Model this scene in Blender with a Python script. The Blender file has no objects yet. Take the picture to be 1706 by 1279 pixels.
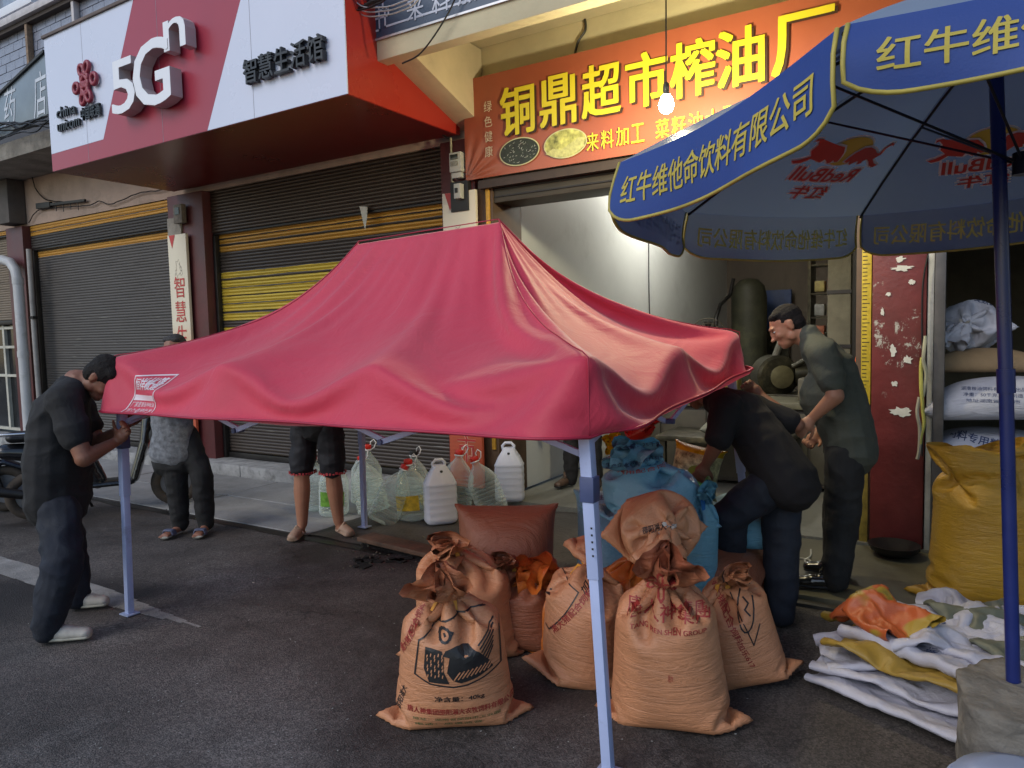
import bpy, bmesh, math, random
import numpy as np
from mathutils import Vector, Matrix, noise
from mathutils.bvhtree import BVHTree

random.seed(7)
rng = np.random.default_rng(7)
SC = bpy.context.scene
COL = SC.collection

# ------------------------------------------------------------------ camera
FW = 1706.0
CX, CY = 853.0, 640.0
_a = np.array([-1100.0 - CX, 600.0 - CY])
_b = np.array([1600.0 - CX, 535.0 - CY])
FOC = math.sqrt(-float(_a @ _b))
_X = -np.array([_a[0], _a[1], FOC]); _X /= np.linalg.norm(_X)
_Y = np.array([_b[0], _b[1], FOC]); _Y /= np.linalg.norm(_Y)
_Z = np.cross(_X, _Y)
if _Z[1] > 0: _Z = -_Z
RM = np.stack([_X, _Y, _Z], 1)
CAMH = 1.55
cam = bpy.data.cameras.new('camera')
cam.lens = FOC / FW * 36.0
cam.sensor_width = 36.0
cam.clip_end = 500.0
cam.clip_start = 0.05
camo = bpy.data.objects.new('camera', cam)
COL.objects.link(camo)
mw = Matrix.Identity(4)
for r in range(3):
    mw[r][0] = RM[0, r]; mw[r][1] = -RM[1, r]; mw[r][2] = -RM[2, r]
mw[2][3] = CAMH
camo.matrix_world = mw
SC.camera = camo

# ------------------------------------------------------------------ sky, sun, exposure
SUN_EL, SUN_AZ = math.radians(38), math.radians(200)      # azimuth measured from +Y towards +X
world = bpy.data.worlds.new('World')
SC.world = world
world.use_nodes = True
wn = world.node_tree.nodes; wl = world.node_tree.links
bgn = wn['Background']
sky = wn.new('ShaderNodeTexSky')
sky.sky_type = 'NISHITA'
sky.sun_disc = False
sky.sun_elevation = SUN_EL
sky.sun_rotation = SUN_AZ
sky.air_density = 1.3; sky.dust_density = 1.2; sky.ozone_density = 3.0
wl.new(sky.outputs['Color'], bgn.inputs['Color'])
bgn.inputs['Strength'].default_value = 0.08
sun = bpy.data.lights.new('sun', 'SUN')
sun.energy = 0.5
sun.angle = math.radians(30)
sun.color = (1.0, 0.96, 0.92)
suno = bpy.data.objects.new('sun', sun)
COL.objects.link(suno)
sd = Vector((math.sin(SUN_AZ) * math.cos(SUN_EL), math.cos(SUN_AZ) * math.cos(SUN_EL), math.sin(SUN_EL)))
suno.rotation_euler = sd.to_track_quat('Z', 'Y').to_euler()
suno.location = (0, -5, 12)
SC.view_settings.view_transform = 'Standard'
SC.view_settings.look = 'None'
SC.view_settings.gamma = 1.0
SC.view_settings.exposure = 1.0
SC.cycles.use_denoising = True
SC.cycles.max_bounces = 8
SC.cycles.transparent_max_bounces = 24
SC.cycles.sample_clamp_indirect = 8.0

# ------------------------------------------------------------------ pixel -> point on a real plane
def _ray(u, v):
    return RM.T @ np.array([(u - CX) / FOC, (v - CY) / FOC, 1.0])
def PZ(u, v, z=0.0):
    d = _ray(u, v); t = (z - CAMH) / d[2]
    return Vector((t * d[0], t * d[1], z))
def PY(u, v, y):
    d = _ray(u, v); t = y / d[1]
    return Vector((t * d[0], y, CAMH + t * d[2]))
def PX(u, v, x):
    d = _ray(u, v); t = x / d[0]
    return Vector((x, t * d[1], CAMH + t * d[2]))
def PD(u, v, d):
    r = _ray(u, v)*d
    return Vector((r[0], r[1], CAMH + r[2]))
def depth(p): return float(RM[2] @ np.array([p[0], p[1], p[2]-CAMH]))
def PR(p):
    c = RM @ np.array([p[0], p[1], p[2] - CAMH])
    if c[2] < 0.05: return (-9999, -9999)
    return (CX + FOC * c[0] / c[2], CY + FOC * c[1] / c[2])
def seen(p, m=60):
    u, v = PR(p)
    return -m < u < 1706 + m and -m < v < 1279 + m

# ------------------------------------------------------------------ object helpers
def thing(name, label, cat, loc=(0, 0, 0), rotz=0.0, group=None):
    o = bpy.data.objects.new(name, None)
    o.empty_display_size = 0.1
    COL.objects.link(o)
    o.location = loc; o.rotation_euler = (0, 0, rotz)
    o['label'] = label; o['category'] = cat
    if group: o['group'] = group
    return o
def tag(o, label, cat, group=None, kind=None):
    o['label'] = label; o['category'] = cat
    if group: o['group'] = group
    if kind: o['kind'] = kind
    return o
def smooth_me(me, ang=40):
    if len(me.polygons) == 0: return
    me.polygons.foreach_set('use_smooth', [True] * len(me.polygons))
    if ang < 180: me.set_sharp_from_angle(angle=math.radians(ang))
def link_mesh(name, me, mats, parent=None, world_coords=True):
    o = bpy.data.objects.new(name, me)
    COL.objects.link(o)
    if mats is not None and not isinstance(mats, (list, tuple)): mats = [mats]
    if mats:
        me.materials.clear()
        for m in mats: me.materials.append(m)
    if parent is not None:
        o.parent = parent
        if world_coords:        # vertices are given in world space: undo the parent's place
            o.matrix_parent_inverse = pmat(parent).inverted()
    return o
def pmat(o):
    m = Matrix.LocRotScale(o.location, o.rotation_euler, o.scale)
    if o.parent: m = pmat(o.parent) @ o.matrix_parent_inverse @ m
    return m
def local(o):
    """re-base a top-level mesh built in world space so that its origin lies at its base"""
    me = o.data
    co = np.empty(len(me.vertices) * 3); me.vertices.foreach_get('co', co); co = co.reshape(-1, 3)
    c = (co.min(0) + co.max(0)) / 2; c[2] = co[:, 2].min()
    co -= c; me.vertices.foreach_set('co', co.ravel()); me.update()
    o.location = c
    return o
class MB:
    def __init__(s): s.v = []; s.f = []; s.mi = []
    def add(s, vs, fs, mi=0):
        b = len(s.v); s.v += [tuple(v) for v in vs]
        s.f += [tuple(i + b for i in f) for f in fs]; s.mi += [mi] * len(fs)
        return s
    def box(s, x0, x1, y0, y1, z0, z1, mi=0):
        return s.add([(x0,y0,z0),(x1,y0,z0),(x1,y1,z0),(x0,y1,z0),(x0,y0,z1),(x1,y0,z1),(x1,y1,z1),(x0,y1,z1)],
                     [(0,3,2,1),(4,5,6,7),(0,1,5,4),(1,2,6,5),(2,3,7,6),(3,0,4,7)], mi)
    def obox(s, M, sx, sy, sz, mi=0):
        vs = [M @ Vector((x*sx/2, y*sy/2, z*sz/2)) for z in (-1,1) for (x,y) in ((-1,-1),(1,-1),(1,1),(-1,1))]
        return s.add(vs, [(0,3,2,1),(4,5,6,7),(0,1,5,4),(1,2,6,5),(2,3,7,6),(3,0,4,7)], mi)
    def bar(s, p0, p1, w, h=None, up=(0,0,1), mi=0):
        p0, p1 = Vector(p0), Vector(p1); h = h or w
        d = (p1 - p0); L = d.length; d = d.normalized(); up = Vector(up)
        if abs(d.dot(up)) > .98: up = Vector((0,1,0))
        x = d.cross(up).normalized(); z = x.cross(d).normalized()
        M = Matrix(((x[0],d[0],z[0],0),(x[1],d[1],z[1],0),(x[2],d[2],z[2],0),(0,0,0,1)))
        M.translation = (p0 + p1) / 2
        return s.obox(M, w, L, h, mi)
    def tube(s, pts, r, n=8, mi=0, closed=False):
        pts = [Vector(p) for p in pts]; rs = r if isinstance(r, (list, tuple)) else [r] * len(pts)
        b = len(s.v); m = len(pts); prev = None
        for k, p in enumerate(pts):
            if closed: d = pts[(k+1) % m] - pts[k-1]
            else: d = pts[min(k+1, m-1)] - pts[max(k-1, 0)]
            d = d.normalized() if d.length > 1e-9 else Vector((0,0,1))
            if prev is None:
                x = d.cross(Vector((0,0,1)) if abs(d.z) < .9 else Vector((1,0,0))).normalized()
            else:
                x = (prev - d * prev.dot(d)); x = x.normalized() if x.length > 1e-6 else d.orthogonal().normalized()
            prev = x; y = d.cross(x)
            for i in range(n):
                a = 2*math.pi*i/n
                s.v.append(tuple(p + (x*math.cos(a) + y*math.sin(a)) * rs[k]))
        for k in range(m if closed else m-1):
            k2 = (k+1) % m
            for i in range(n):
                i2 = (i+1) % n
                s.f.append((b+k*n+i, b+k*n+i2, b+k2*n+i2, b+k2*n+i)); s.mi.append(mi)
        if not closed:
            s.f.append(tuple(b+i for i in reversed(range(n)))); s.mi.append(mi)
            s.f.append(tuple(b+(m-1)*n+i for i in range(n))); s.mi.append(mi)
        return s
    def lathe(s, prof, n=24, M=None, mi=0, flat=None):
        """profile [(r,z)]; flat=(sx,sy) makes the section oval"""
        M = M or Matrix.Identity(4); b = len(s.v); sx, sy = flat or (1, 1)
        for r, z in prof:
            for i in range(n):
                a = 2*math.pi*i/n
                s.v.append(tuple(M @ Vector((r*math.cos(a)*sx, r*math.sin(a)*sy, z))))
        for k in range(len(prof)-1):
            for i in range(n):
                i2 = (i+1) % n
                s.f.append((b+k*n+i, b+k*n+i2, b+(k+1)*n+i2, b+(k+1)*n+i)); s.mi.append(mi)
        if prof[0][0] > 1e-4: s.f.append(tuple(b+i for i in reversed(range(n)))); s.mi.append(mi)
        if prof[-1][0] > 1e-4:
            q = b+(len(prof)-1)*n; s.f.append(tuple(q+i for i in range(n))); s.mi.append(mi)
        return s
    def prism(s, poly, d, mi=0):
        """poly: list of 3-D points, d: extrusion vector"""
        n = len(poly); d = Vector(d); vs = [Vector(p) for p in poly]; vs += [p + d for p in vs]
        fs = [tuple(reversed(range(n))), tuple(range(n, 2*n))] + [(i, (i+1) % n, n+(i+1) % n, n+i) for i in range(n)]
        return s.add(vs, fs, mi)
    def grid(s, fn, nu, nv, mi=0):
        b = len(s.v)
        for j in range(nv+1):
            for i in range(nu+1):
                s.v.append(tuple(fn(i/nu, j/nv)))
        for j in range(nv):
            for i in range(nu):
                a = b+j*(nu+1)+i
                s.f.append((a, a+1, a+nu+2, a+nu+1)); s.mi.append(mi)
        return s
    def build(s, name, mats, parent=None, sm=None, bev=0, seg=2, kind=None):
        me = bpy.data.meshes.new(name)
        me.from_pydata(s.v, [], s.f)
        if any(s.mi): me.polygons.foreach_set('material_index', s.mi)
        bm = bmesh.new(); bm.from_mesh(me)
        bmesh.ops.recalc_face_normals(bm, faces=bm.faces)
        if bev:
            bmesh.ops.bevel(bm, geom=[e for e in bm.edges if len(e.link_faces) == 2 and e.calc_face_angle(0) > .5],
                            offset=bev, segments=seg, affect='EDGES', profile=.6)
        bm.to_mesh(me); bm.free()
        if sm or bev: smooth_me(me, sm or 40)
        o = link_mesh(name, me, mats, parent)
        if kind: o['kind'] = kind
        return o
def np_mesh(name, P, F, mats, parent=None, sm=180, kind=None):
    me = bpy.data.meshes.new(name)
    me.from_pydata([tuple(p) for p in P], [], [tuple(f) for f in F])
    me.update(); smooth_me(me, sm)
    o = link_mesh(name, me, mats, parent)
    if kind: o['kind'] = kind
    return o
def structure(o):
    o['kind'] = 'structure'; return o

# ------------------------------------------------------------------ materials
_mc = {}
def hexc(h):
    h = h.lstrip('#'); return tuple(((int(h[i:i+2], 16)/255 + .055)/1.055)**2.4 if int(h[i:i+2], 16) > 10 else int(h[i:i+2], 16)/255/12.92 for i in (0, 2, 4))
def M(name, col, rough=.6, metal=0.0, var=.25, scale=6.0, bump=0.0, bscale=60.0, spec=.5, dirt=None, dscale=2.5, damt=.5,
      stretch=(1, 1, 1), trans=0.0, sheen=0.0, coat=0.0, emit=0.0, tint=None):
    if name in _mc: return _mc[name]
    m = bpy.data.materials.new(name); m.use_nodes = True
    nt = m.node_tree; n = nt.nodes; l = nt.links
    p = n['Principled BSDF']
    p.inputs['Metallic'].default_value = metal
    p.inputs['Specular IOR Level'].default_value = spec
    if sheen: p.inputs['Sheen Weight'].default_value = sheen
    if coat: p.inputs['Coat Weight'].default_value = coat; p.inputs['Coat Roughness'].default_value = .1
    tc = n.new('ShaderNodeTexCoord'); mp = n.new('ShaderNodeMapping')
    mp.inputs['Scale'].default_value = stretch
    l.new(tc.outputs['Object'], mp.inputs['Vector'])
    nz = n.new('ShaderNodeTexNoise'); nz.inputs['Scale'].default_value = scale
    nz.inputs['Detail'].default_value = 8; nz.inputs['Roughness'].default_value = .62
    l.new(mp.outputs[0], nz.inputs['Vector'])
    cr = n.new('ShaderNodeValToRGB')
    c = col
    cr.color_ramp.elements[0].position = .3; cr.color_ramp.elements[1].position = .72
    cr.color_ramp.elements[0].color = tuple(x*(1-var) for x in c) + (1,)
    t2 = tint or c
    cr.color_ramp.elements[1].color = tuple(min(1, x*(1+var)) for x in t2) + (1,)
    l.new(nz.outputs['Fac'], cr.inputs['Fac'])
    colout = cr.outputs['Color']
    if dirt:
        n2 = n.new('ShaderNodeTexNoise'); n2.inputs['Scale'].default_value = dscale; n2.inputs['Detail'].default_value = 10
        n2.inputs['Roughness'].default_value = .7
        l.new(mp.outputs[0], n2.inputs['Vector'])
        r2 = n.new('ShaderNodeValToRGB'); r2.color_ramp.elements[0].position = .62 - damt*.3; r2.color_ramp.elements[1].position = .72 - damt*.1
        l.new(n2.outputs['Fac'], r2.inputs['Fac'])
        mx = n.new('ShaderNodeMix'); mx.data_type = 'RGBA'
        mlt = n.new('ShaderNodeMath'); mlt.operation = 'MULTIPLY'; mlt.inputs[1].default_value = min(1, damt+.35)
        l.new(r2.outputs['Color'], mlt.inputs[0]); l.new(mlt.outputs[0], mx.inputs['Factor'])
        l.new(colout, mx.inputs['A']); mx.inputs['B'].default_value = tuple(dirt) + (1,)
        colout = mx.outputs['Result']
    l.new(colout, p.inputs['Base Color'])
    rr = n.new('ShaderNodeMapRange'); rr.inputs['To Min'].default_value = max(.02, rough-.12); rr.inputs['To Max'].default_value = min(1, rough+.12)
    l.new(nz.outputs['Fac'], rr.inputs['Value']); l.new(rr.outputs[0], p.inputs['Roughness'])
    if bump:
        bz = n.new('ShaderNodeTexNoise'); bz.inputs['Scale'].default_value = bscale; bz.inputs['Detail'].default_value = 6
        l.new(mp.outputs[0], bz.inputs['Vector'])
        bp = n.new('ShaderNodeBump'); bp.inputs['Strength'].default_value = min(1, bump); bp.inputs['Distance'].default_value = .01
        l.new(bz.outputs['Fac'], bp.inputs['Height']); l.new(bp.outputs[0], p.inputs['Normal'])
    if emit:
        p.inputs['Emission Color'].default_value = tuple(col) + (1,); p.inputs['Emission Strength'].default_value = emit
    if trans:
        tr = n.new('ShaderNodeBsdfTranslucent'); ms = n.new('ShaderNodeMixShader'); ms.inputs[0].default_value = trans
        l.new(colout, tr.inputs['Color'])
        l.new(p.outputs[0], ms.inputs[1]); l.new(tr.outputs[0], ms.inputs[2])
        l.new(ms.outputs[0], n['Material Output'].inputs['Surface'])
    _mc[name] = m
    return m
def plastic_clear(name, col=(.85, .9, .88), clear=.8, rough=.08):
    if name in _mc: return _mc[name]
    m = bpy.data.materials.new(name); m.use_nodes = True
    n = m.node_tree.nodes; l = m.node_tree.links
    p = n['Principled BSDF']; p.inputs['Base Color'].default_value = col + (1,); p.inputs['Roughness'].default_value = rough
    t = n.new('ShaderNodeBsdfTransparent'); t.inputs['Color'].default_value = tuple(.5+.5*c for c in col) + (1,)
    lw = n.new('ShaderNodeLayerWeight'); lw.inputs['Blend'].default_value = .25
    mr = n.new('ShaderNodeMapRange'); mr.inputs['To Min'].default_value = 1-clear; mr.inputs['To Max'].default_value = .9
    l.new(lw.outputs['Facing'], mr.inputs['Value'])
    ms = n.new('ShaderNodeMixShader')
    l.new(mr.outputs[0], ms.inputs[0]); l.new(t.outputs[0], ms.inputs[1]); l.new(p.outputs[0], ms.inputs[2])
    l.new(ms.outputs[0], n['Material Output'].inputs['Surface'])
    _mc[name] = m
    return m
def add_wave_bump(m, scale=120, axis='Z', strength=.3, dist=.004, noise_d=2.0):
    n = m.node_tree.nodes; l = m.node_tree.links; p = n['Principled BSDF']
    tc = n.new('ShaderNodeTexCoord'); w = n.new('ShaderNodeTexWave'); w.bands_direction = axis
    w.inputs['Scale'].default_value = scale; w.inputs['Distortion'].default_value = noise_d; w.inputs['Detail'].default_value = 2
    w.inputs['Detail Scale'].default_value = .3
    l.new(tc.outputs['Object'], w.inputs['Vector'])
    b = n.new('ShaderNodeBump'); b.inputs['Strength'].default_value = strength; b.inputs['Distance'].default_value = dist
    l.new(w.outputs['Fac'], b.inputs['Height'])
    if p.inputs['Normal'].is_linked: l.new(p.inputs['Normal'].links[0].from_socket, b.inputs['Normal'])
    l.new(b.outputs[0], p.inputs['Normal'])
    return m

# ------------------------------------------------------------------ lettering
_tc = {}
def text_geo(s, size=1.0, ext=0.0, bold=0.0, res=3, sx=1.0, shear=0.0):
    key = (s, round(ext/size, 4), round(bold, 4), res, shear)
    if key not in _tc:
        cu = bpy.data.curves.new('t', 'FONT'); cu.body = s; cu.size = 1.0
        cu.extrude = ext/size; cu.offset = bold; cu.resolution_u = res; cu.shear = shear
        ob = bpy.data.objects.new('t', cu); COL.objects.link(ob)
        dg = bpy.context.evaluated_depsgraph_get()
        me = bpy.data.meshes.new_from_object(ob.evaluated_get(dg))
        v = np.array([tuple(x.co) for x in me.vertices]) if len(me.vertices) else np.zeros((0, 3))
        f = [tuple(p.vertices) for p in me.polygons]
        bpy.data.objects.remove(ob); bpy.data.curves.remove(cu); bpy.data.meshes.remove(me)
        if len(v):
            c = (v.min(0) + v.max(0)) / 2; v[:, 0] -= c[0]; v[:, 1] -= c[1]
        _tc[key] = (v, f)
    v, f = _tc[key]
    v = v * size; v[:, 0] *= sx
    return v, f
def frame(o, r, u):
    r = Vector(r).normalized(); u = Vector(u); u = (u - r*u.dot(r)).normalized(); n = r.cross(u)
    m = Matrix(((r[0],u[0],n[0],0),(r[1],u[1],n[1],0),(r[2],u[2],n[2],0),(0,0,0,1))); m.translation = Vector(o)
    return m
def text_fit(s, w, h, ext=0.0, bold=0.0, shear=0.0):
    """text scaled to fill a w x h rectangle"""
    v, f = text_geo(s, 1.0, 0.0 if not ext else 1.0, bold, shear=shear); v = v.copy()
    e = v.max(0) - v.min(0)
    v[:, 0] *= w/e[0]; v[:, 1] *= h/e[1]
    if ext: v[:, 2] *= ext
    return v, f
def text_bold(s, w, h, ext=0.0, bold=0.0, shear=0.0):
    v, f = text_fit(s, w, h, ext, 0.0, shear)
    if not bold: return v, f
    b = bold*min(h, w)*.6; V = []; F = []
    sh = [(0, 0), (-b, -b*.6), (b, b*.6), (-b*.87, b*.52), (b*.83, -b*.45)]
    for k, (dx, dy) in enumerate(sh):
        q = v.copy(); q[:, 0] = q[:, 0]*(1-2*b/w) + dx; q[:, 1] = q[:, 1]*(1-1.2*b/h) + dy; q[:, 2] += .00035*k
        n = len(V)*len(v); F += [tuple(i+n for i in a) for a in f]; V.append(q)
    return np.concatenate(V), F
def put_text(name, s, mx, w, h, mat, parent, ext=0.0, bold=0.0, mb=None, shear=0.0, mirror=False):
    v, f = text_bold(s, w, h, ext, bold, shear)
    if mirror: v[:, 0] *= -1
    P = [mx @ Vector(p) for p in v]
    if mb is not None: mb.add(P, f); return None
    m2 = MB(); m2.add(P, f)
    me = bpy.data.meshes.new(name); me.from_pydata(m2.v, [], m2.f); me.update()
    return link_mesh(name, me, mat, parent)
def subdiv_geo(v, f, maxlen):
    bm = bmesh.new(); vs = [bm.verts.new(p) for p in v]
    for a in f:
        try: bm.faces.new([vs[i] for i in a])
        except ValueError: pass
    bmesh.ops.triangulate(bm, faces=bm.faces)
    for _ in range(5):
        es = [e for e in bm.edges if e.calc_length() > maxlen]
        if not es: break
        bmesh.ops.subdivide_edges(bm, edges=es, cuts=1)
        bmesh.ops.triangulate(bm, faces=[x for x in bm.faces if len(x.verts) > 3])
    bm.verts.index_update()
    V = [tuple(x.co) for x in bm.verts]; F = [tuple(y.index for y in x.verts) for x in bm.faces]
    bm.free(); return V, F
def project(name, V, F, mx, bvh, mat, parent, off=.002, maxlen=.02, back=.6):
    """print: flat shape (x right, y up) laid on a surface along -z of mx"""
    V, F = subdiv_geo(V, F, maxlen)
    n = (mx.to_3x3() @ Vector((0, 0, 1))).normalized(); out = []; ok = []
    for p in V:
        q = mx @ Vector((p[0], p[1], 0)) + n*back
        hit, hn, _, d = bvh.ray_cast(q, -n, back*2+.6)
        if hit is None: out.append(q); ok.append(False)
        else:
            if hn.dot(n) < 0: hn = -hn
            out.append(hit + hn*off); ok.append(hn.dot(n) > .12)
    F = [a for a in F if all(ok[i] for i in a)]
    F = [a for a in F if max((out[a[0]]-out[a[1]]).length, (out[a[1]]-out[a[2]]).length) < maxlen*5]
    if not F: return None
    used = sorted({i for a in F for i in a}); ix = {i: k for k, i in enumerate(used)}
    me = bpy.data.meshes.new(name); me.from_pydata([tuple(out[i]) for i in used], [], [tuple(ix[i] for i in a) for a in F]); me.update()
    return link_mesh(name, me, mat, parent)

# ------------------------------------------------------------------ organic shapes (voxel union)
def _prim(p, n=14):
    kind = p[0]
    vs = []; m = n//2
    if kind == 'e':
        c = Vector(p[1]); rx, ry, rz = p[2]; R = p[3] if len(p) > 3 else Matrix.Identity(3)
        pts = [(math.cos(t)*rx, math.cos(t), math.sin(t)*rz) for t in [-math.pi/2 + math.pi*k/m for k in range(m+1)]]
        for k in range(m+1):
            t = -math.pi/2 + math.pi*k/m
            for i in range(n):
                a = 2*math.pi*i/n
                vs.append(c + R @ Vector((math.cos(t)*math.cos(a)*rx, math.cos(t)*math.sin(a)*ry, math.sin(t)*rz)))
        rows = m+1
    else:      # 'c' p0,r0,p1,r1[,side,k0,k1] tapered capsule, k = width along side / r
        p0, r0, p1, r1 = Vector(p[1]), p[2], Vector(p[3]), p[4]
        d = p1 - p0; d = d.normalized() if d.length > 1e-6 else Vector((0, 0, 1))
        if len(p) > 5 and p[5] is not None: s = Vector(p[5]); s = (s - d*s.dot(d)).normalized()
        else: s = d.orthogonal().normalized()
        k0 = p[6] if len(p) > 6 else 1; k1 = p[7] if len(p) > 7 else k0
        b = d.cross(s); rows = 0
        for half in (0, 1):
            for k in range(m//2+1):
                t = (-math.pi/2 + math.pi/2*k/(m//2)) if half == 0 else (math.pi/2*k/(m//2))
                c, r, kk = (p0, r0, k0) if half == 0 else (p1, r1, k1)
                for i in range(n):
                    a = 2*math.pi*i/n
                    vs.append(c + d*math.sin(t)*r + (s*math.cos(a)*kk + b*math.sin(a))*r*math.cos(t))
                rows += 1
    fs = []
    for k in range(rows-1):
        for i in range(n):
            i2 = (i+1) % n
            fs.append((k*n+i, k*n+i2, (k+1)*n+i2, (k+1)*n+i))
    fs.append(tuple(reversed(range(n)))); fs.append(tuple((rows-1)*n+i for i in range(n)))
    return vs, fs
def blob_mesh(prims, vox=.008, smooth=5, fold=None):
    mb = MB()
    for p in prims: mb.add(*_prim(p))
    me = bpy.data.meshes.new('b'); me.from_pydata(mb.v, [], mb.f); me.update()
    ob = bpy.data.objects.new('b', me); COL.objects.link(ob)
    r = ob.modifiers.new('r', 'REMESH'); r.mode = 'VOXEL'; r.voxel_size = vox; r.adaptivity = 0
    if smooth:
        s = ob.modifiers.new('s', 'SMOOTH'); s.iterations = smooth; s.factor = .5
    dg = bpy.context.evaluated_depsgraph_get()
    me2 = bpy.data.meshes.new_from_object(ob.evaluated_get(dg))
    bpy.data.objects.remove(ob); bpy.data.meshes.remove(me)
    if fold:
        amp, sc = fold[0], Vector(fold[1]); off = Vector((random.random()*9,)*3)
        me2.update()
        N = [v.normal.copy() for v in me2.vertices]
        for v, nn in zip(me2.vertices, N):
            q = Vector((v.co.x*sc.x, v.co.y*sc.y, v.co.z*sc.z)) + off
            a = noise.noise(q); b_ = noise.noise(q*2.3)
            v.co += nn*amp*((1-abs(a)*2.2) + .4*b_ - .45)
        me2.update()
    smooth_me(me2, 180)
    return me2
def blob(name, prims, mats, parent=None, vox=.008, smooth=5, fold=None):
    return link_mesh(name, blob_mesh(prims, vox, smooth, fold), mats, parent)

# ------------------------------------------------------------------ cloth relaxed by position based dynamics (tube topology)
def relax_tube(P, rest_h, rest_v, steps, iters, pins=None, force=None, post=None, damp=.92, dt=.02, bend=.25, cmin=None, rest_d=None, rest_d2=None):
    """P (rows,n,3); rest_h (rows,n) to next around; rest_v (rows-1,n) to next row"""
    R, N, _ = P.shape; V = np.zeros_like(P)
    w = np.ones((R, N, 1))
    if pins is not None: w[pins] = 0.0
    fix = P.copy()
    ev = np.arange(0, N, 2); od = np.arange(1, N, 2)
    if rest_d is None:
        rest_d = np.sqrt(((rest_h[:-1]+rest_h[1:])/2)**2 + rest_v**2); rest_d2 = rest_d
    def con(a, b, L, k, only=None):
        # a, b index tuples; disjoint
        d = P[b] - P[a]; ln = np.linalg.norm(d, axis=-1, keepdims=True) + 1e-9
        wa, wb = w[a], w[b]; s = wa + wb; s = np.where(s == 0, 1, s)
        diff = (ln - L[..., None])/ln
        if only == 'max': diff = np.maximum(diff, 0)
        if only == 'min': diff = np.minimum(diff, 0)
        c = d*diff*k/s
        P[a] += c*wa; P[b] -= c*wb
    rows = np.arange(R)
    for st in range(steps):
        acc = force(P, st) if force else np.array([0, 0, -9.8])
        V = V*damp + acc*dt*w
        old = P.copy(); P = P + V*dt
        P = P*1.0
        for it in range(iters):
            for s0 in (ev, od):
                s1 = (s0+1) % N
                a = (rows[:, None], s0[None]); b = (rows[:, None], s1[None])
                con(a, b, rest_h[:, s0], 1.0)
            for par in (0, 1):
                r0 = np.arange(par, R-1, 2); al = np.arange(N)
                con((r0[:, None], al[None]), (r0[:, None]+1, al[None]), rest_v[r0], 1.0)
                con((r0[:, None], al[None]), (r0[:, None]+1, (al[None]+1) % N), rest_d[r0], .35)
                con((r0[:, None], (al[None]+1) % N), (r0[:, None]+1, al[None]), rest_d2[r0], .35)
            if bend:
                for g in (0, 2):
                    i0 = np.concatenate([np.arange(g, N, 4), np.arange(g+1, N, 4)])
                    i2 = (i0+2) % N
                    L = rest_h[:, i0] + rest_h[:, (i0+1) % N]
                    con((rows[:, None], i0[None]), (rows[:, None], i2[None]), L, bend, None)
                    r0 = np.concatenate([np.arange(g, R-2, 4), np.arange(g+1, R-2, 4)])
                    if len(r0):
                        con((r0[:, None], al[None]), (r0[:, None]+2, al[None]), rest_v[r0]+rest_v[r0+1], bend, None)
            if post: P = post(P, st)
            if pins is not None: P[pins] = fix[pins]
        V = (P - old)/dt
        sp = np.linalg.norm(V, axis=-1, keepdims=True); V *= np.minimum(1, 3.0/(sp+1e-9))
    return P
def tube_faces(R, N):
    return [(j*N+i, j*N+(i+1) % N, (j+1)*N+(i+1) % N, (j+1)*N+i) for j in range(R-1) for i in range(N)]
def tube_normals(P):
    du = np.roll(P, -1, 1) - np.roll(P, 1, 1)
    dv = np.empty_like(P); dv[1:-1] = P[2:]-P[:-2]; dv[0] = P[1]-P[0]; dv[-1] = P[-1]-P[-2]
    n = np.cross(du, dv); return n  # area weighted
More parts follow.
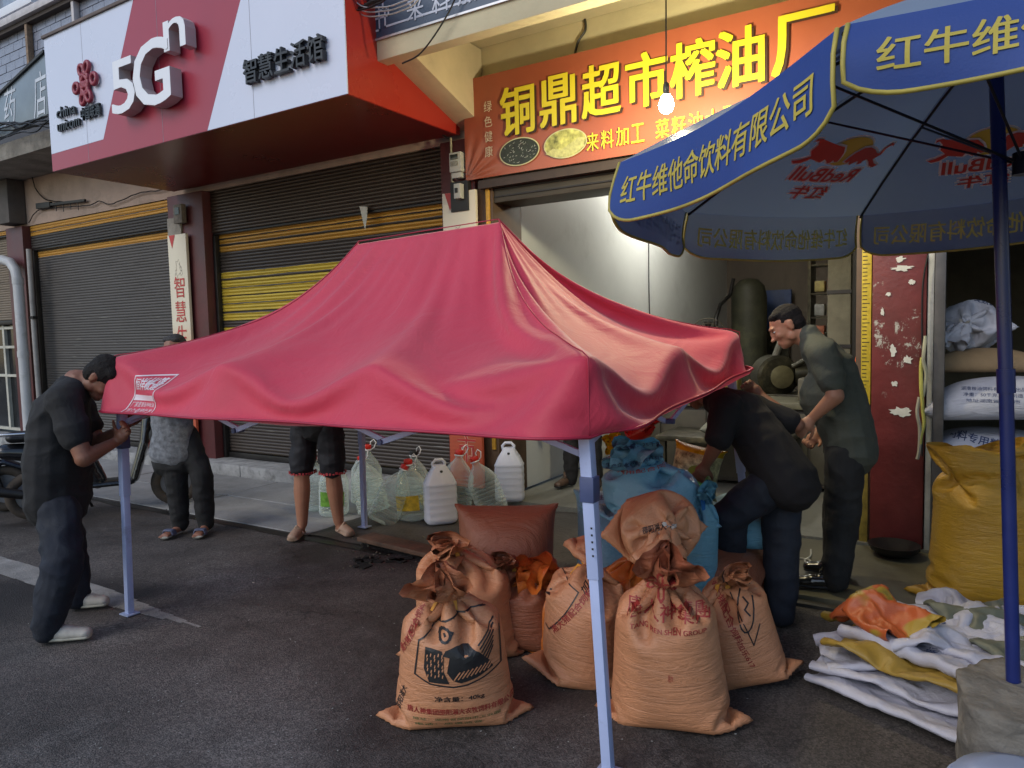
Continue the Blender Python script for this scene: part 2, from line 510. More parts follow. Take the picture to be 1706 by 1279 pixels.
# ------------------------------------------------------------------ sacks: a flat tube sewn at the bottom, filled and tied
def sim_sack(W=.54, L=1.0, N=52, R=48, neck=.80, fill=.62, lean=(0, 0), seed=1, p=8.0, steps=90, iters=11, closed_top=False, flare=1.0, floor=0.0, seamrot=0.0, zflat=None, neck_r=.022, hold=True, grav=1.0):
    g = np.random.default_rng(seed)
    rh = 2*W/N; rv = L/(R-1)
    P = np.zeros((R, N, 3)); ang = 2*np.pi*np.arange(N)/N
    tri = 1 - 2*np.abs((ang/np.pi) % 2 - 1) * 1.0
    tri = np.where(ang <= np.pi, 1-2*ang/np.pi, -3+2*ang/np.pi)       # flat width coordinate -1..1
    for j in range(R):
        v = j/(R-1)
        th = .10*min(1, v*4+.02) * (1 if not closed_top else min(1, (1-v)*4+.02))
        k = min(1, max(0, (v-neck+.16)/.16)) if not closed_top else 0
        k2 = 1-.86*k if v <= neck else max(.14, min(.6, .14+(v-neck)*2.0))
        if closed_top: k2 = 1
        P[j, :, 0] = (W/2)*tri*k2
        P[j, :, 1] = th*np.sin(ang)*k2
        P[j, :, 2] = L*v
    P += g.normal(0, .003, P.shape)
    if closed_top and zflat: # laid flat: swap y and z
        P = P[..., [0, 2, 1]]; P[..., 2] *= 1.0; P[..., 1] -= L/2; P[..., 2] += .12
        P[..., 1] *= -1  # keep handedness
    rest_h = np.full((R, N), rh); rest_v = np.full((R-1, N), rv)
    jn = int(round(neck*(R-1)))
    fold_t = g.uniform(0, 2*np.pi)
    def force(P, st):
        n = tube_normals(P)/(4*rh*rv)
        z = P[..., 2:3]
        top = fill*L
        if closed_top:
            pr = p*(.6 + 1.2*np.clip((.35-z)/.35, 0, 1))
            acc = n*pr; acc[..., 2] -= 5
            return acc
        hyd = np.clip((top - z)/top*.7 + .42, 0, 1.1)
        hyd[jn-3:] = 0
        acc = n*p*hyd
        acc[..., 2] -= grav*(.6 + .9*(z[..., 0] < top))
        if flare:
            c = P[jn].mean(0)
            o = P[jn+1:] - c; o[..., 2] = 0
            acc[jn+1:] += o/(np.linalg.norm(o, axis=-1, keepdims=True)+1e-6)*2.5*flare
            if st < steps*.45: acc[jn+1:, :, 2] += 5
            t = np.arange(1, R-jn)[:, None]/max(1, (R-jn-1))
            acc[jn+1:, :, 0] += np.cos(fold_t)*3*t; acc[jn+1:, :, 1] += np.sin(fold_t)*3*t
        return acc
    i = np.arange(1, N//2)
    def post(P, st):
        # bottom seam
        m = (P[0, i] + P[0, N-i])/2; P[0, i] = m; P[0, N-i] = m
        if closed_top:
            m = (P[-1, i] + P[-1, N-i])/2; P[-1, i] = m; P[-1, N-i] = m
        else:
            for jj, rr in ((jn, neck_r), (jn-1, neck_r*1.25), (jn+1, neck_r*1.3)):
                c = P[jj].mean(0)
                if jj == jn and hold:
                    s = np.array([lean[0]-c[0], lean[1]-c[1], 0])*.15; P[jj] += s; c = c+s
                d = P[jj]-c; ln = np.linalg.norm(d, axis=-1, keepdims=True)+1e-9
                P[jj] = c + d*np.minimum(1, rr/ln)
        z = P[..., 2]; under = z < floor
        P[..., 2] = np.where(under, floor, z)
        return P
    P = relax_tube(P, rest_h, rest_v, steps, iters, None, force, post, damp=.93, dt=.011, bend=.12)
    return P
def sack_mesh(name, P, sub=1):
    R, N, _ = P.shape
    me = bpy.data.meshes.new(name)
    me.from_pydata([tuple(x) for x in P.reshape(-1, 3)], [], tube_faces(R, N)); me.update()
    bm = bmesh.new(); bm.from_mesh(me)
    bmesh.ops.remove_doubles(bm, verts=bm.verts, dist=1e-5)
    if sub: 
        bmesh.ops.subdivide_edges(bm, edges=bm.edges, cuts=1, use_grid_fill=True, smooth=.0)
    bm.to_mesh(me); bm.free(); smooth_me(me, 180)
    return me
# ================================================================== MATERIALS OF THE PLACE
m_asph = M('asphalt', (.078,.068,.064), .85, var=.45, scale=.8, bump=.9, bscale=140, dirt=(.15,.142,.138), dscale=1.1, damt=.4)
def asphalt_extra(m):
    n = m.node_tree.nodes; l = m.node_tree.links; p = n['Principled BSDF']
    tc = n.new('ShaderNodeTexCoord'); vo = n.new('ShaderNodeTexVoronoi'); vo.inputs['Scale'].default_value = 130
    l.new(tc.outputs['Object'], vo.inputs['Vector'])
    src = p.inputs['Base Color'].links[0].from_socket
    cr = n.new('ShaderNodeValToRGB'); cr.color_ramp.elements[0].color = (.55,.55,.55,1); cr.color_ramp.elements[1].color = (2.0,1.95,1.9,1)
    cr.color_ramp.elements[0].position = .25; cr.color_ramp.elements[1].position = .95
    l.new(vo.outputs['Color'], cr.inputs['Fac'])
    mx = n.new('ShaderNodeMix'); mx.data_type = 'RGBA'; mx.blend_type = 'MULTIPLY'; mx.inputs['Factor'].default_value = .8
    l.new(src, mx.inputs['A']); l.new(cr.outputs['Color'], mx.inputs['B'])
    # damp and oily patches, and a net of cracks
    n1 = n.new('ShaderNodeTexNoise'); n1.inputs['Scale'].default_value = .55; n1.inputs['Detail'].default_value = 7; n1.inputs['Roughness'].default_value = .65; n1.inputs['Distortion'].default_value = .6; l.new(tc.outputs['Object'], n1.inputs['Vector'])
    c1 = n.new('ShaderNodeValToRGB'); c1.color_ramp.elements[0].position = .40; c1.color_ramp.elements[0].color = (.34,.30,.28,1); c1.color_ramp.elements[1].position = .60; c1.color_ramp.elements[1].color = (1.1,1.1,1.1,1); l.new(n1.outputs['Fac'], c1.inputs['Fac'])
    m1 = n.new('ShaderNodeMix'); m1.data_type = 'RGBA'; m1.blend_type = 'MULTIPLY'; m1.inputs['Factor'].default_value = 1; l.new(mx.outputs['Result'], m1.inputs['A']); l.new(c1.outputs['Color'], m1.inputs['B'])
    mp2 = n.new('ShaderNodeMapping'); l.new(tc.outputs['Object'], mp2.inputs[0])
    nd = n.new('ShaderNodeTexNoise'); nd.inputs['Scale'].default_value = 2.5; nd.inputs['Detail'].default_value = 5; l.new(tc.outputs['Object'], nd.inputs['Vector'])
    va = n.new('ShaderNodeVectorMath'); va.operation = 'ADD'; l.new(tc.outputs['Object'], va.inputs[0]); l.new(nd.outputs['Color'], va.inputs[1])
    vc = n.new('ShaderNodeTexVoronoi'); vc.feature = 'DISTANCE_TO_EDGE'; vc.inputs['Scale'].default_value = .55; l.new(va.outputs[0], vc.inputs['Vector'])
    c3 = n.new('ShaderNodeValToRGB'); c3.color_ramp.elements[0].position = .0; c3.color_ramp.elements[0].color = (.25,.25,.25,1); c3.color_ramp.elements[1].position = .006; c3.color_ramp.elements[1].color = (1,1,1,1); l.new(vc.outputs['Distance'], c3.inputs['Fac'])
    m3 = n.new('ShaderNodeMix'); m3.data_type = 'RGBA'; m3.blend_type = 'MULTIPLY'; m3.inputs['Factor'].default_value = .75; l.new(m1.outputs['Result'], m3.inputs['A']); l.new(c3.outputs['Color'], m3.inputs['B'])
    l.new(m3.outputs['Result'], p.inputs['Base Color'])
    rm = n.new('ShaderNodeMapRange'); rm.inputs['From Min'].default_value = .4; rm.inputs['From Max'].default_value = .6; rm.inputs['To Min'].default_value = .55; rm.inputs['To Max'].default_value = .9; l.new(n1.outputs['Fac'], rm.inputs['Value']); l.new(rm.outputs[0], p.inputs['Roughness'])
asphalt_extra(m_asph)
m_conc = M('pavement_concrete', (.25,.25,.25), .8, var=.3, scale=1.8, bump=.5, bscale=50, dirt=(.13,.128,.124), dscale=1.3, damt=.35)
m_conc2 = M('old_concrete', (.27,.25,.22), .85, var=.3, scale=3, bump=.6, bscale=40, dirt=(.10,.09,.08), dscale=2, damt=.4)
m_kerbc = M('kerb_concrete', (.3,.3,.3), .85, var=.35, scale=5, bump=.8, bscale=50, dirt=(.07,.07,.07), dscale=6, damt=.4)
m_plaster = M('cream_plaster', (.55,.50,.33), .75, var=.12, scale=2, bump=.25, bscale=30, dirt=(.33,.28,.17), dscale=1.6, damt=.2)
m_pink = M('pink_plaster', (.42,.31,.25), .8, var=.15, scale=3, bump=.25, bscale=30, dirt=(.22,.17,.13), dscale=2, damt=.3)
m_white_wall = M('white_wall', (.62,.64,.63), .55, var=.08, scale=1.2, bump=.12, bscale=14, dirt=(.42,.43,.42), dscale=.9, damt=.18)
m_dark_wall = M('sooty_wall', (.17,.155,.12), .85, var=.3, scale=2, bump=.3, bscale=20, dirt=(.06,.055,.045), dscale=2, damt=.3)
m_red_paint = M('dark_red_paint', (.085,.016,.018), .5, var=.25, scale=3, bump=.15, bscale=20, dirt=(.05,.02,.02), dscale=2, damt=.3)
m_tile = M('grey_glazed_tile', (.24,.26,.33), .28, var=.16, scale=5, bump=.05, bscale=12)
m_grout = M('dark_grout', (.07,.075,.09), .9, var=.2, scale=8)
m_white = M('white_paint', (.72,.74,.80), .38, var=.04, scale=3)
m_black = M('black_rubber', (.012,.012,.013), .55, var=.3, scale=10)
m_dkmetal = M('dark_metal', (.03,.028,.028), .45, metal=.6, var=.3, scale=8)
m_terr = M('terrazzo_floor', (.17,.17,.145), .5, var=.25, scale=90, dirt=(.08,.08,.065), dscale=3, damt=.25)
m_olive = M('worn_olive_floor', (.10,.092,.058), .5, var=.3, scale=2.5, bump=.2, bscale=20, dirt=(.035,.03,.022), dscale=1.4, damt=.4)
m_strip = M('worn_pale_line', (.26,.25,.235), .8, var=.3, scale=6, bump=.7, bscale=110, dirt=(.13,.125,.12), dscale=5, damt=.4)

# ================================================================== GROUND
g = structure(MB().box(-60, 60, -40, 60, -.3, 0).build('road', m_asph))
def slab_part(parent, x0, x1, y0, y1, z0, z1, mat, name='paving_slab', bev=.006):
    return MB().box(x0, x1, y0, y1, z0, z1).build(name, mat, parent, bev=bev, seg=1)
pv = structure(MB().box(-22, -4.3, 3.86, 5.17, -.02, .004).build('pavement', M('joint_dirt', (.025,.024,.023), .9)))
xs = [-22, -19, -16.6, -14.2, -11.9, -9.9, -8.0, -6.15, -4.3]
for k in range(len(xs)-1):
    for (ya, yb) in ((3.86, 4.5), (4.5, 5.17)):
        z = .012 + random.uniform(-.002, .003)
        o = slab_part(pv, xs[k]+.006+random.uniform(0, .01), xs[k+1]-.006, ya+.006, yb-.008, -.01, z, m_conc)
# rough dark apron in front of the posts
ap = structure(MB().grid(lambda a, b: (-4.3 + a*2.6, 3.86 + b*1.5, .014 + .012*noise.noise(Vector((a*9, b*6, 0)))), 40, 24).build('apron_ground',
    M('oily_dark_concrete', (.055,.05,.045), .6, var=.4, scale=3, bump=.8, bscale=40, dirt=(.02,.018,.016), dscale=2, damt=.4), sm=180))
# worn pale line across the road
ln = MB()
for k in range(46):
    x0 = -9.2 + k*.14
    if x0 > -3.5: break
    w = .10 * (1 if x0 < -4.6 else max(.0, (-3.5-x0)/1.1))
    j = random.uniform(-.008, .008)
    ln.add([(x0, 2.33-w+j, .004), (x0+.14, 2.33-w+j*.3, .004), (x0+.14, 2.33+w, .004), (x0, 2.33+w+j, .004)], [(0,1,2,3)])
structure(ln.build('road_line', m_strip))
# tar seam along the pavement edge
tr = MB()
for k in range(60):
    x0 = -13 + k*.16; x1 = x0+.16
    if x0 > -3.4: break
    def yy(x): return 3.80 + .03*noise.noise(Vector((x*1.1, 0, 3)))
    def hw(x): return .035 + .03*noise.noise(Vector((x*2.3, 5, 3)))
    tr.add([(x0, yy(x0)-hw(x0), .006), (x1, yy(x1)-hw(x1), .006), (x1, yy(x1)+hw(x1), .006), (x0, yy(x0)+hw(x0), .006)], [(0,1,2,3)])
structure(tr.build('tar_seam', M('tar', (.012,.012,.012), .35, bump=.4, bscale=60)))
# raised shop floor and worn board in front of the door
structure(MB().box(-3.45, 4.5, 5.36, 13.6, -.1, .06).build('shop_floor', m_terr))
structure(MB().box(-1.75, 4.5, 4.20, 5.355, -.05, .045).build('door_platform', m_olive, bev=.01))
structure(MB().box(-1.78, 4.5, 4.13, 4.197, -.05, .02).build('platform_edge', M('dark_edge', (.03,.027,.022), .7), bev=.006))
# stone chips and litter by the drain
dm = MB()
for k in range(70):
    p = PZ(random.uniform(560, 730), random.uniform(895, 955)); r = random.uniform(.003, .007)
    dm.obox(Matrix.Translation((p.x, p.y, .016+r*.3)) @ Matrix.Rotation(random.random()*3, 4, Vector((random.random(), 1, .4)).normalized()), r*2, r*1.4, r)
tag(dm.build('stone_chips', M('grit', (.12,.11,.08), .8, var=.5, scale=30)), 'small stone chips scattered round the drain board on the road', 'gravel', kind='stuff')
lt = MB()
for k in range(260):
    p = PZ(random.uniform(10, 1250), random.uniform(880, 1270)); r = random.uniform(.001, .003)
    lt.obox(Matrix.Translation((p.x, p.y, .004)) @ Matrix.Rotation(random.random()*3, 4, 'Z'), r*2.6, r*1.4, r*.6)
tag(lt.build('road_grit', M('pale_grit', (.3,.3,.29), .8, var=.4, scale=30)), 'fine pale grit and crumbs strewn over the dark asphalt', 'grit', kind='stuff')

# ================================================================== KERB STEP
kb = structure(MB().box(-22, -4.05, 5.19, 5.62, -.05, .118).build('kerb', M('kerb_core', (.1,.1,.1), .9)))
xs = -22
while xs < -4.1:
    x1 = min(-4.06, xs + 1.9)
    MB().box(xs+.004, x1-.004, 5.175, 5.60, -.02, .135).build('kerb_stone', m_kerbc, kb, bev=.012)
    xs = x1

# ================================================================== LEFT BUILDING (shuttered shops, tiled upper storey)
bl = thing('shuttered_building', 'row of shuttered shops with grey tiled upper wall behind the red and white sign', 'building', (-8, 5.6, 0))
MB().box(-22, -3.64, 5.46, 6.2, 3.27, 3.95).build('beam', m_pink, bl, bev=.01)
MB().box(-22, -3.64, 5.47, 6.2, 3.95, 8.5).build('upper_wall', m_grout, bl)
MB().box(-22, -3.64, 5.9, 6.3, .1, 3.27).build('back_wall', M('inner_dark', (.02,.018,.016), .9), bl)
MB().box(-22, -8.02, 4.72, 5.455, 3.93, 4.14).build('ledge', m_conc2, bl, bev=.012)
MB().box(-12.1, -11.7, 5.22, 5.455, 3.30, 3.925).build('bracket', M('dark_pier', (.10,.09,.085), .85, var=.3, scale=3), bl, bev=.01)
# tiles, running bond, each one laid
tw, thh, nt_ = .255, .118, 0
tile_me = None
for r_ in range(40):
    z0 = 4.16 + r_*(thh+.006)
    for c_ in range(90):
        x0 = -21.8 + c_*(tw+.007) + (tw/2 if r_ % 2 else 0)
        cpt = (x0+tw/2, 5.45, z0+thh/2)
        if x0 > -4.2: break
        if not seen(cpt, 12): continue
        u, v = PR(cpt)
        if u > 235 or v > 160: continue
        if nt_ >= 296: continue
        if tile_me is None:
            o = MB().box(-tw/2, tw/2, -.008, .008, -thh/2, thh/2).build('wall_tile', m_tile, bl, bev=.003, seg=1)
            tile_me = o.data
            o.matrix_parent_inverse = pmat(bl).inverted()
        else:
            o = bpy.data.objects.new('wall_tile', tile_me); COL.objects.link(o); o.parent = bl; o.matrix_parent_inverse = pmat(bl).inverted()
        o.location = (cpt[0], 5.462 + random.uniform(-.002, .002), cpt[2]); o.rotation_euler = (random.uniform(-.01, .01), random.uniform(-.004, .004), random.uniform(-.012, .012)); nt_ += 1
print('tiles', nt_)
# string courses, eaves board and flashing
MB().box(-22, -7.2, 5.30, 5.452, 6.06, 6.16).build('string_course', M('pale_render', (.5,.48,.5), .7), bl, bev=.01)
MB().box(-22, -7.2, 5.36, 5.452, 6.0, 6.055).build('eaves_board', M('brown_board', (.05,.035,.03), .7), bl)
MB().box(-22, -9.5, 5.36, 5.45, 5.20, 5.26).build('wood_rail', M('weathered_wood', (.23,.16,.11), .8, var=.4, scale=4, stretch=(1,8,8)), bl, bev=.004)
MB().box(-9.5, -4.5, 5.36, 5.45, 5.20, 5.24).build('wood_rail', M('weathered_wood', (.2,.13,.09)), bl, bev=.004)
for u_ in (48, 124):
    p = PY(u_, 75 if u_ < 100 else 15, 5.40)
    MB().box(p.x-.03, p.x+.03, 5.37, 5.448, p.z-.35, p.z+.4).build('batten', M('weathered_wood', (.2,.13,.09)) if u_ < 100 else M('pale_render', (.5,.48,.5)), bl, bev=.004)
# upper window
wx0, wx1 = PY(5, 10, 5.40).x, PY(60, 10, 5.40).x
wf = MB(); z0, z1 = 6.22, 7.2
wf.box(wx0-1.0, wx1, 5.34, 5.452, z0, z0+.12).box(wx1-.1, wx1, 5.36, 5.452, z0+.12, z1).box(wx0-1.0, wx0-.9, 5.36, 5.452, z0+.12, z1)
w_ = wf.build('window_frame', m_white, bl, bev=.006)
MB().box(wx0-.9, wx1-.1, 5.42, 5.445, z0+.12, z1).build('pane', M('window_glass', (.25,.29,.36), .1, spec=.8), bl)
MB().box(wx0-.22, wx0-.15, 5.37, 5.415, z0+.12, z1).build('mullion', m_white, bl, bev=.004)
# piers
for (xa, xb) in ((-12.15, -11.66), (-8.14, -7.47), (-4.03, -3.66)):
    MB().box(xa, xb, 5.36, 5.88, .12, 3.265).build('pier', m_red_paint, bl, bev=.015)
# pale render patch high on the middle pier
MB().box(-8.12, -7.86, 5.335, 5.358, 2.62, 3.0).build('render_patch', m_conc2, bl, bev=.004)
# crack-like cables stuck on the beam are separate things further down

# ---- roller shutters
def band_mat(name, base, bands, rough=.42, metal=.25, zmax=3.4, dirtc=(.02,.018,.015), damt=.3):
    m = bpy.data.materials.new(name); m.use_nodes = True; n = m.node_tree.nodes; l = m.node_tree.links; p = n['Principled BSDF']
    tc = n.new('ShaderNodeTexCoord'); sp = n.new('ShaderNodeSeparateXYZ'); l.new(tc.outputs['Object'], sp.inputs[0])
    mp = n.new('ShaderNodeMapping'); mp.inputs['Scale'].default_value = (.9, .9, 9); l.new(tc.outputs['Object'], mp.inputs[0])
    nz = n.new('ShaderNodeTexNoise'); nz.inputs['Scale'].default_value = 2.0; nz.inputs['Detail'].default_value = 9; nz.inputs['Roughness'].default_value = .7
    l.new(mp.outputs[0], nz.inputs['Vector'])
    ad = n.new('ShaderNodeMath'); ad.operation = 'MULTIPLY_ADD'; ad.inputs[1].default_value = .035; l.new(nz.outputs['Fac'], ad.inputs[0]); l.new(sp.outputs['Z'], ad.inputs[2])
    dv = n.new('ShaderNodeMath'); dv.operation = 'DIVIDE'; dv.inputs[1].default_value = zmax; l.new(ad.outputs[0], dv.inputs[0])
    cr = n.new('ShaderNodeValToRGB'); cr.color_ramp.interpolation = 'CONSTANT'; e = cr.color_ramp.elements
    e[0].position = 0; e[0].color = base + (1,); e.remove(e[1])
    for z0, z1, c in bands:
        a = e.new(z0/zmax); a.color = c + (1,); b = e.new(z1/zmax); b.color = base + (1,)
    l.new(dv.outputs[0], cr.inputs['Fac'])
    n2 = n.new('ShaderNodeTexNoise'); n2.inputs['Scale'].default_value = 1.4; n2.inputs['Detail'].default_value = 10; n2.inputs['Roughness'].default_value = .75; l.new(mp.outputs[0], n2.inputs['Vector'])
    r2 = n.new('ShaderNodeValToRGB'); r2.color_ramp.elements[0].position = .5; r2.color_ramp.elements[1].position = .68; l.new(n2.outputs['Fac'], r2.inputs['Fac'])
    ml = n.new('ShaderNodeMath'); ml.operation = 'MULTIPLY'; ml.inputs[1].default_value = damt; l.new(r2.outputs['Color'], ml.inputs[0])
    mx = n.new('ShaderNodeMix'); mx.data_type = 'RGBA'; l.new(ml.outputs[0], mx.inputs['Factor']); l.new(cr.outputs['Color'], mx.inputs['A']); mx.inputs['B'].default_value = dirtc + (1,)
    # pale scratches
    m3 = n.new('ShaderNodeMapping'); m3.inputs['Scale'].default_value = (1.2, 1, 30); l.new(tc.outputs['Object'], m3.inputs[0])
    n3 = n.new('ShaderNodeTexNoise'); n3.inputs['Scale'].default_value = 1.3; n3.inputs['Detail'].default_value = 5; l.new(m3.outputs[0], n3.inputs['Vector'])
    r3 = n.new('ShaderNodeValToRGB'); r3.color_ramp.elements[0].position = .70; r3.color_ramp.elements[1].position = .73; l.new(n3.outputs['Fac'], r3.inputs['Fac'])
    mx2 = n.new('ShaderNodeMix'); mx2.data_type = 'RGBA'; l.new(r3.outputs['Color'], mx2.inputs['Factor']); l.new(mx.outputs['Result'], mx2.inputs['A']); mx2.inputs['B'].default_value = (.22,.21,.18,1)
    l.new(mx2.outputs['Result'], p.inputs['Base Color'])
    p.inputs['Roughness'].default_value = rough; p.inputs['Metallic'].default_value = metal
    return m
def slat_sheet(mb, x0, x1, z0, z1, y, pitch=.037, amp=.008):
    nrow = int(round((z1-z0)/pitch)); prof = []
    for k in range(nrow):
        for t in (0, .12, .3, .5, .7, .88):
            zz = z0 + (z1-z0)*(k+t)/nrow
            prof.append((y - amp*(math.sin(math.pi*min(1, max(0, (t-.0)/1.0)))**.6 if t > 0 else -.25), zz))
    prof.append((y, z1))
    n = 2
    vs = [(x, yy, zz) for (yy, zz) in prof for x in (x0, x1)]
    mb.add(vs, [(2*i, 2*i+1, 2*i+3, 2*i+2) for i in range(len(prof)-1)])
def shutter(x0, x1, z0, z1, boxz, mat, matbox, label, box_out=.0, rail=m_dkmetal):
    t = thing('roller_shutter', label, 'shutter', ((x0+x1)/2, 5.5, z0))
    a = MB(); slat_sheet(a, x0+.03, x1-.03, z0+.07, boxz, 5.53)
    o = a.build('slat_curtain', mat, t, sm=60); o['kind'] = 'stuff'
    if z1 > boxz + .05:
        a = MB(); slat_sheet(a, x0, x1, boxz+.004, z1, 5.47 - box_out, .036, .007)
        o = a.build('slatted_cover', matbox, t, sm=60); o['kind'] = 'stuff'
        MB().box(x0, x1, 5.475-box_out, 5.56, boxz-.022, boxz).build('cover_lip', m_dkmetal, t, bev=.003)
    MB().box(x0+.03, x1-.03, 5.50, 5.545, z0, z0+.065).build('bottom_bar', m_dkmetal, t, bev=.006)
    for xx in (x0, x1-.045):
        MB().box(xx, xx+.045, 5.465, 5.58, z0, boxz-.025).build('guide_rail', rail, t, bev=.005)
    return t
yel = (.52,.37,.04); org = (.46,.23,.03)
def zz(v, u=353): return PY(u, v, 5.5).z
B2 = [(zz(555), zz(545), yel)] + [(zz(533-13.6*k), zz(533-13.6*k-11), yel) for k in range(6)]
B2 = [(a, b, c) for a, b, c in B2] + [(zz(421), zz(411), org), (zz(408), zz(399), org), (zz(397), zz(388), org)]
low = PY(440, 764, 5.5).z
B2 = [(low-.03, low+.05, (.38,.30,.02))] + B2
s2_mat = band_mat('shutter_brown_yellow', (.058,.045,.038), B2, .38, .3)
s2_top = band_mat('shutter_cover_brown', (.055,.038,.028), [], .36, .35)
shutter(-7.46, -4.05, .137, 3.26, 2.78, s2_mat, s2_top, 'brown roller shutter with yellow stripes under the red and white sign')
s1_mat = band_mat('shutter_grey', (.085,.078,.074), [(PY(60,424,5.5).z-.03, PY(60,424,5.5).z+.05, org)], .55, .2, dirtc=(.03,.028,.026), damt=.5)
def z1_(v): return PY(60, v, 5.5).z
s1_top = band_mat('shutter_cover_yellow', (.035,.030,.028), [(z1_(393), z1_(386), org), (z1_(384), z1_(375), org)], .5, .2)
shutter(-11.64, -8.16, .137, 3.26, 2.93, s1_mat, s1_top, 'dark grey scratched roller shutter behind the two scooters')
s3_mat = band_mat('shutter_tan', (.19,.15,.11), [], .6, .1, dirtc=(.06,.045,.035), damt=.7)
shutter(-16.5, -12.17, 1.85, 3.26, 3.2, s3_mat, s1_top, 'tan roller shutter half open left of the drainpipe')
# window under the half open shutter
wn_ = thing('side_window', 'dark glazed window with thin pale frame left of the drainpipe', 'window', (-13.2, 5.56, .3))
MB().box(-16.4, -12.2, 5.60, 5.62, .2, 1.84).build('glass', M('dark_glass', (.015,.016,.018), .12), wn_)
fr = MB()
for x_ in (-16.3, -14.6, -12.9, -12.25): fr.box(x_-.03, x_+.03, 5.55, 5.598, .2, 1.84)
for z_ in (.2, 1.05, 1.5, 1.80): fr.box(-16.4, -12.2, 5.552, 5.596, z_-.02, z_+.02)
fr.build('frame', M('grey_frame', (.45,.44,.38), .5), wn_)

# ================================================================== OIL MILL BUILDING (open shop)
br = thing('oil_mill_building', 'open fronted oil mill shop with cream upper wall, ledge and white inner wall', 'building', (0, 5.6, 0))
MB().box(-3.63, 4.5, 5.45, 5.9, 2.89, 4.5).build('front_wall', m_plaster, br, bev=.004)
MB().box(-3.63, 4.5, 4.38, 5.445, 4.03, 4.16).build('ledge', m_plaster, br, bev=.006)
MB().box(-3.93, 4.5, 4.34, 4.46, 3.64, 4.025).build('ledge_fascia', m_plaster, br, bev=.008)
MB().box(-3.60, 4.5, 5.33, 5.447, 2.80, 2.87).build('banner_batten', M('brown_board', (.05,.035,.03), .7), br)
# sloping bracket at the left end of the ledge
MB().prism([(-3.925, 5.445, 3.36), (-3.925, 4.465, 3.70), (-3.925, 4.465, 4.02), (-3.925, 5.445, 4.02)], (.32, 0, 0)).build('bracket', M('warm_plaster', (.50,.42,.28), .75, var=.12, scale=3, dirt=(.3,.22,.16), dscale=2, damt=.25), br, bev=.006)
# jambs and lintel box
MB().box(-3.655, -3.50, 5.40, 5.88, .06, 2.885).build('door_jamb', M('brown_jamb', (.10,.06,.035), .6, var=.3), br, bev=.004)
MB().box(-3.56, -3.525, 5.378, 5.398, .5, 2.86).build('jamb_strip', M('orange_strip', (.5,.27,.03), .5, var=.3, scale=20), br, bev=.003)
lb = MB(); lb.box(-3.50, 4.5, 5.42, 5.75, 2.68, 2.885); lb.build('lintel_box', M('brown_sheet', (.06,.05,.038), .45, metal=.3, var=.35, scale=3, stretch=(1,1,6)), br, bev=.006)
for z_ in (2.73, 2.79, 2.84): MB().box(-3.48, 4.5, 5.408, 5.418, z_-.006, z_+.006).build('lintel_rib', m_dkmetal, br)
# inner room
MB().box(-3.63, -3.50, 5.885, 13.7, .06, 3.6).build('inner_wall', m_white_wall, br)
MB().box(-3.63, 4.6, 13.6, 13.75, .06, 3.6).build('back_wall', m_dark_wall, br)
MB().box(-3.63, 4.6, 5.9, 13.75, 3.6, 3.75).build('ceiling', m_conc2, br)
MB().box(-.38, -.20, 5.885, 13.6, .06, 3.6).build('party_wall', m_dark_wall, br)
MB().box(4.45, 4.6, 5.5, 13.6, .06, 3.6).build('end_wall', m_dark_wall, br)
# back partition with a doorway and side passage
MB().box(-3.5, -1.55, 12.9, 13.0, .06, 3.55).build('partition', M('dingy_board', (.20,.165,.13), .7, var=.25, scale=2, stretch=(1,1,.3), dirt=(.1,.08,.06), dscale=2, damt=.3), br)
# red column with torn paper
def peel_mat():
    m = M('peeling_red_column', (.13,.02,.018), .42, var=.3, scale=4, bump=.2, bscale=30)
    n = m.node_tree.nodes; l = m.node_tree.links; p = n['Principled BSDF']
    tc = n.new('ShaderNodeTexCoord'); mp = n.new('ShaderNodeMapping'); mp.inputs['Scale'].default_value = (2.2, 2.2, 1.6); mp.inputs['Location'].default_value = (1.3, 0, 4.1)
    l.new(tc.outputs['Object'], mp.inputs[0])
    nz = n.new('ShaderNodeTexNoise'); nz.inputs['Scale'].default_value = 3.2; nz.inputs['Detail'].default_value = 12; nz.inputs['Roughness'].default_value = .78
    l.new(mp.outputs[0], nz.inputs['Vector'])
    cr = n.new('ShaderNodeValToRGB'); cr.color_ramp.elements[0].position = .565; cr.color_ramp.elements[1].position = .60
    l.new(nz.outputs['Fac'], cr.inputs['Fac'])
    sp = n.new('ShaderNodeSeparateXYZ'); l.new(tc.outputs['Object'], sp.inputs[0])
    mr = n.new('ShaderNodeMapRange'); mr.inputs['From Min'].default_value = 1.0; mr.inputs['From Max'].default_value = 1.25; l.new(sp.outputs['Z'], mr.inputs['Value'])
    ml = n.new('ShaderNodeMath'); ml.operation = 'MULTIPLY'; l.new(cr.outputs['Color'], ml.inputs[0]); l.new(mr.outputs[0], ml.inputs[1])
    src = p.inputs['Base Color'].links[0].from_socket
    mx = n.new('ShaderNodeMix'); mx.data_type = 'RGBA'; l.new(ml.outputs[0], mx.inputs['Factor']); l.new(src, mx.inputs['A']); mx.inputs['B'].default_value = (.42,.40,.34,1)
    l.new(mx.outputs['Result'], p.inputs['Base Color'])
    return m
rc = MB().box(-.50, -.185, 5.36, 5.88, .0, 2.885).build('red_column', peel_mat(), br, bev=.012); rc['label'] = 'dark red painted column with torn white paper scraps'
MB().box(-.60, -.503, 5.40, 5.85, .0, 2.885).build('door_jamb', M('brown_jamb', (.10,.06,.035)), br, bev=.004)
m_yt = M('yellow_tape', (.55,.40,.03), .45, var=.2, scale=30)
yt = MB().box(-.565, -.507, 5.385, 5.398, 1.0, 2.86).build('yellow_strip', m_yt, br, bev=.002)
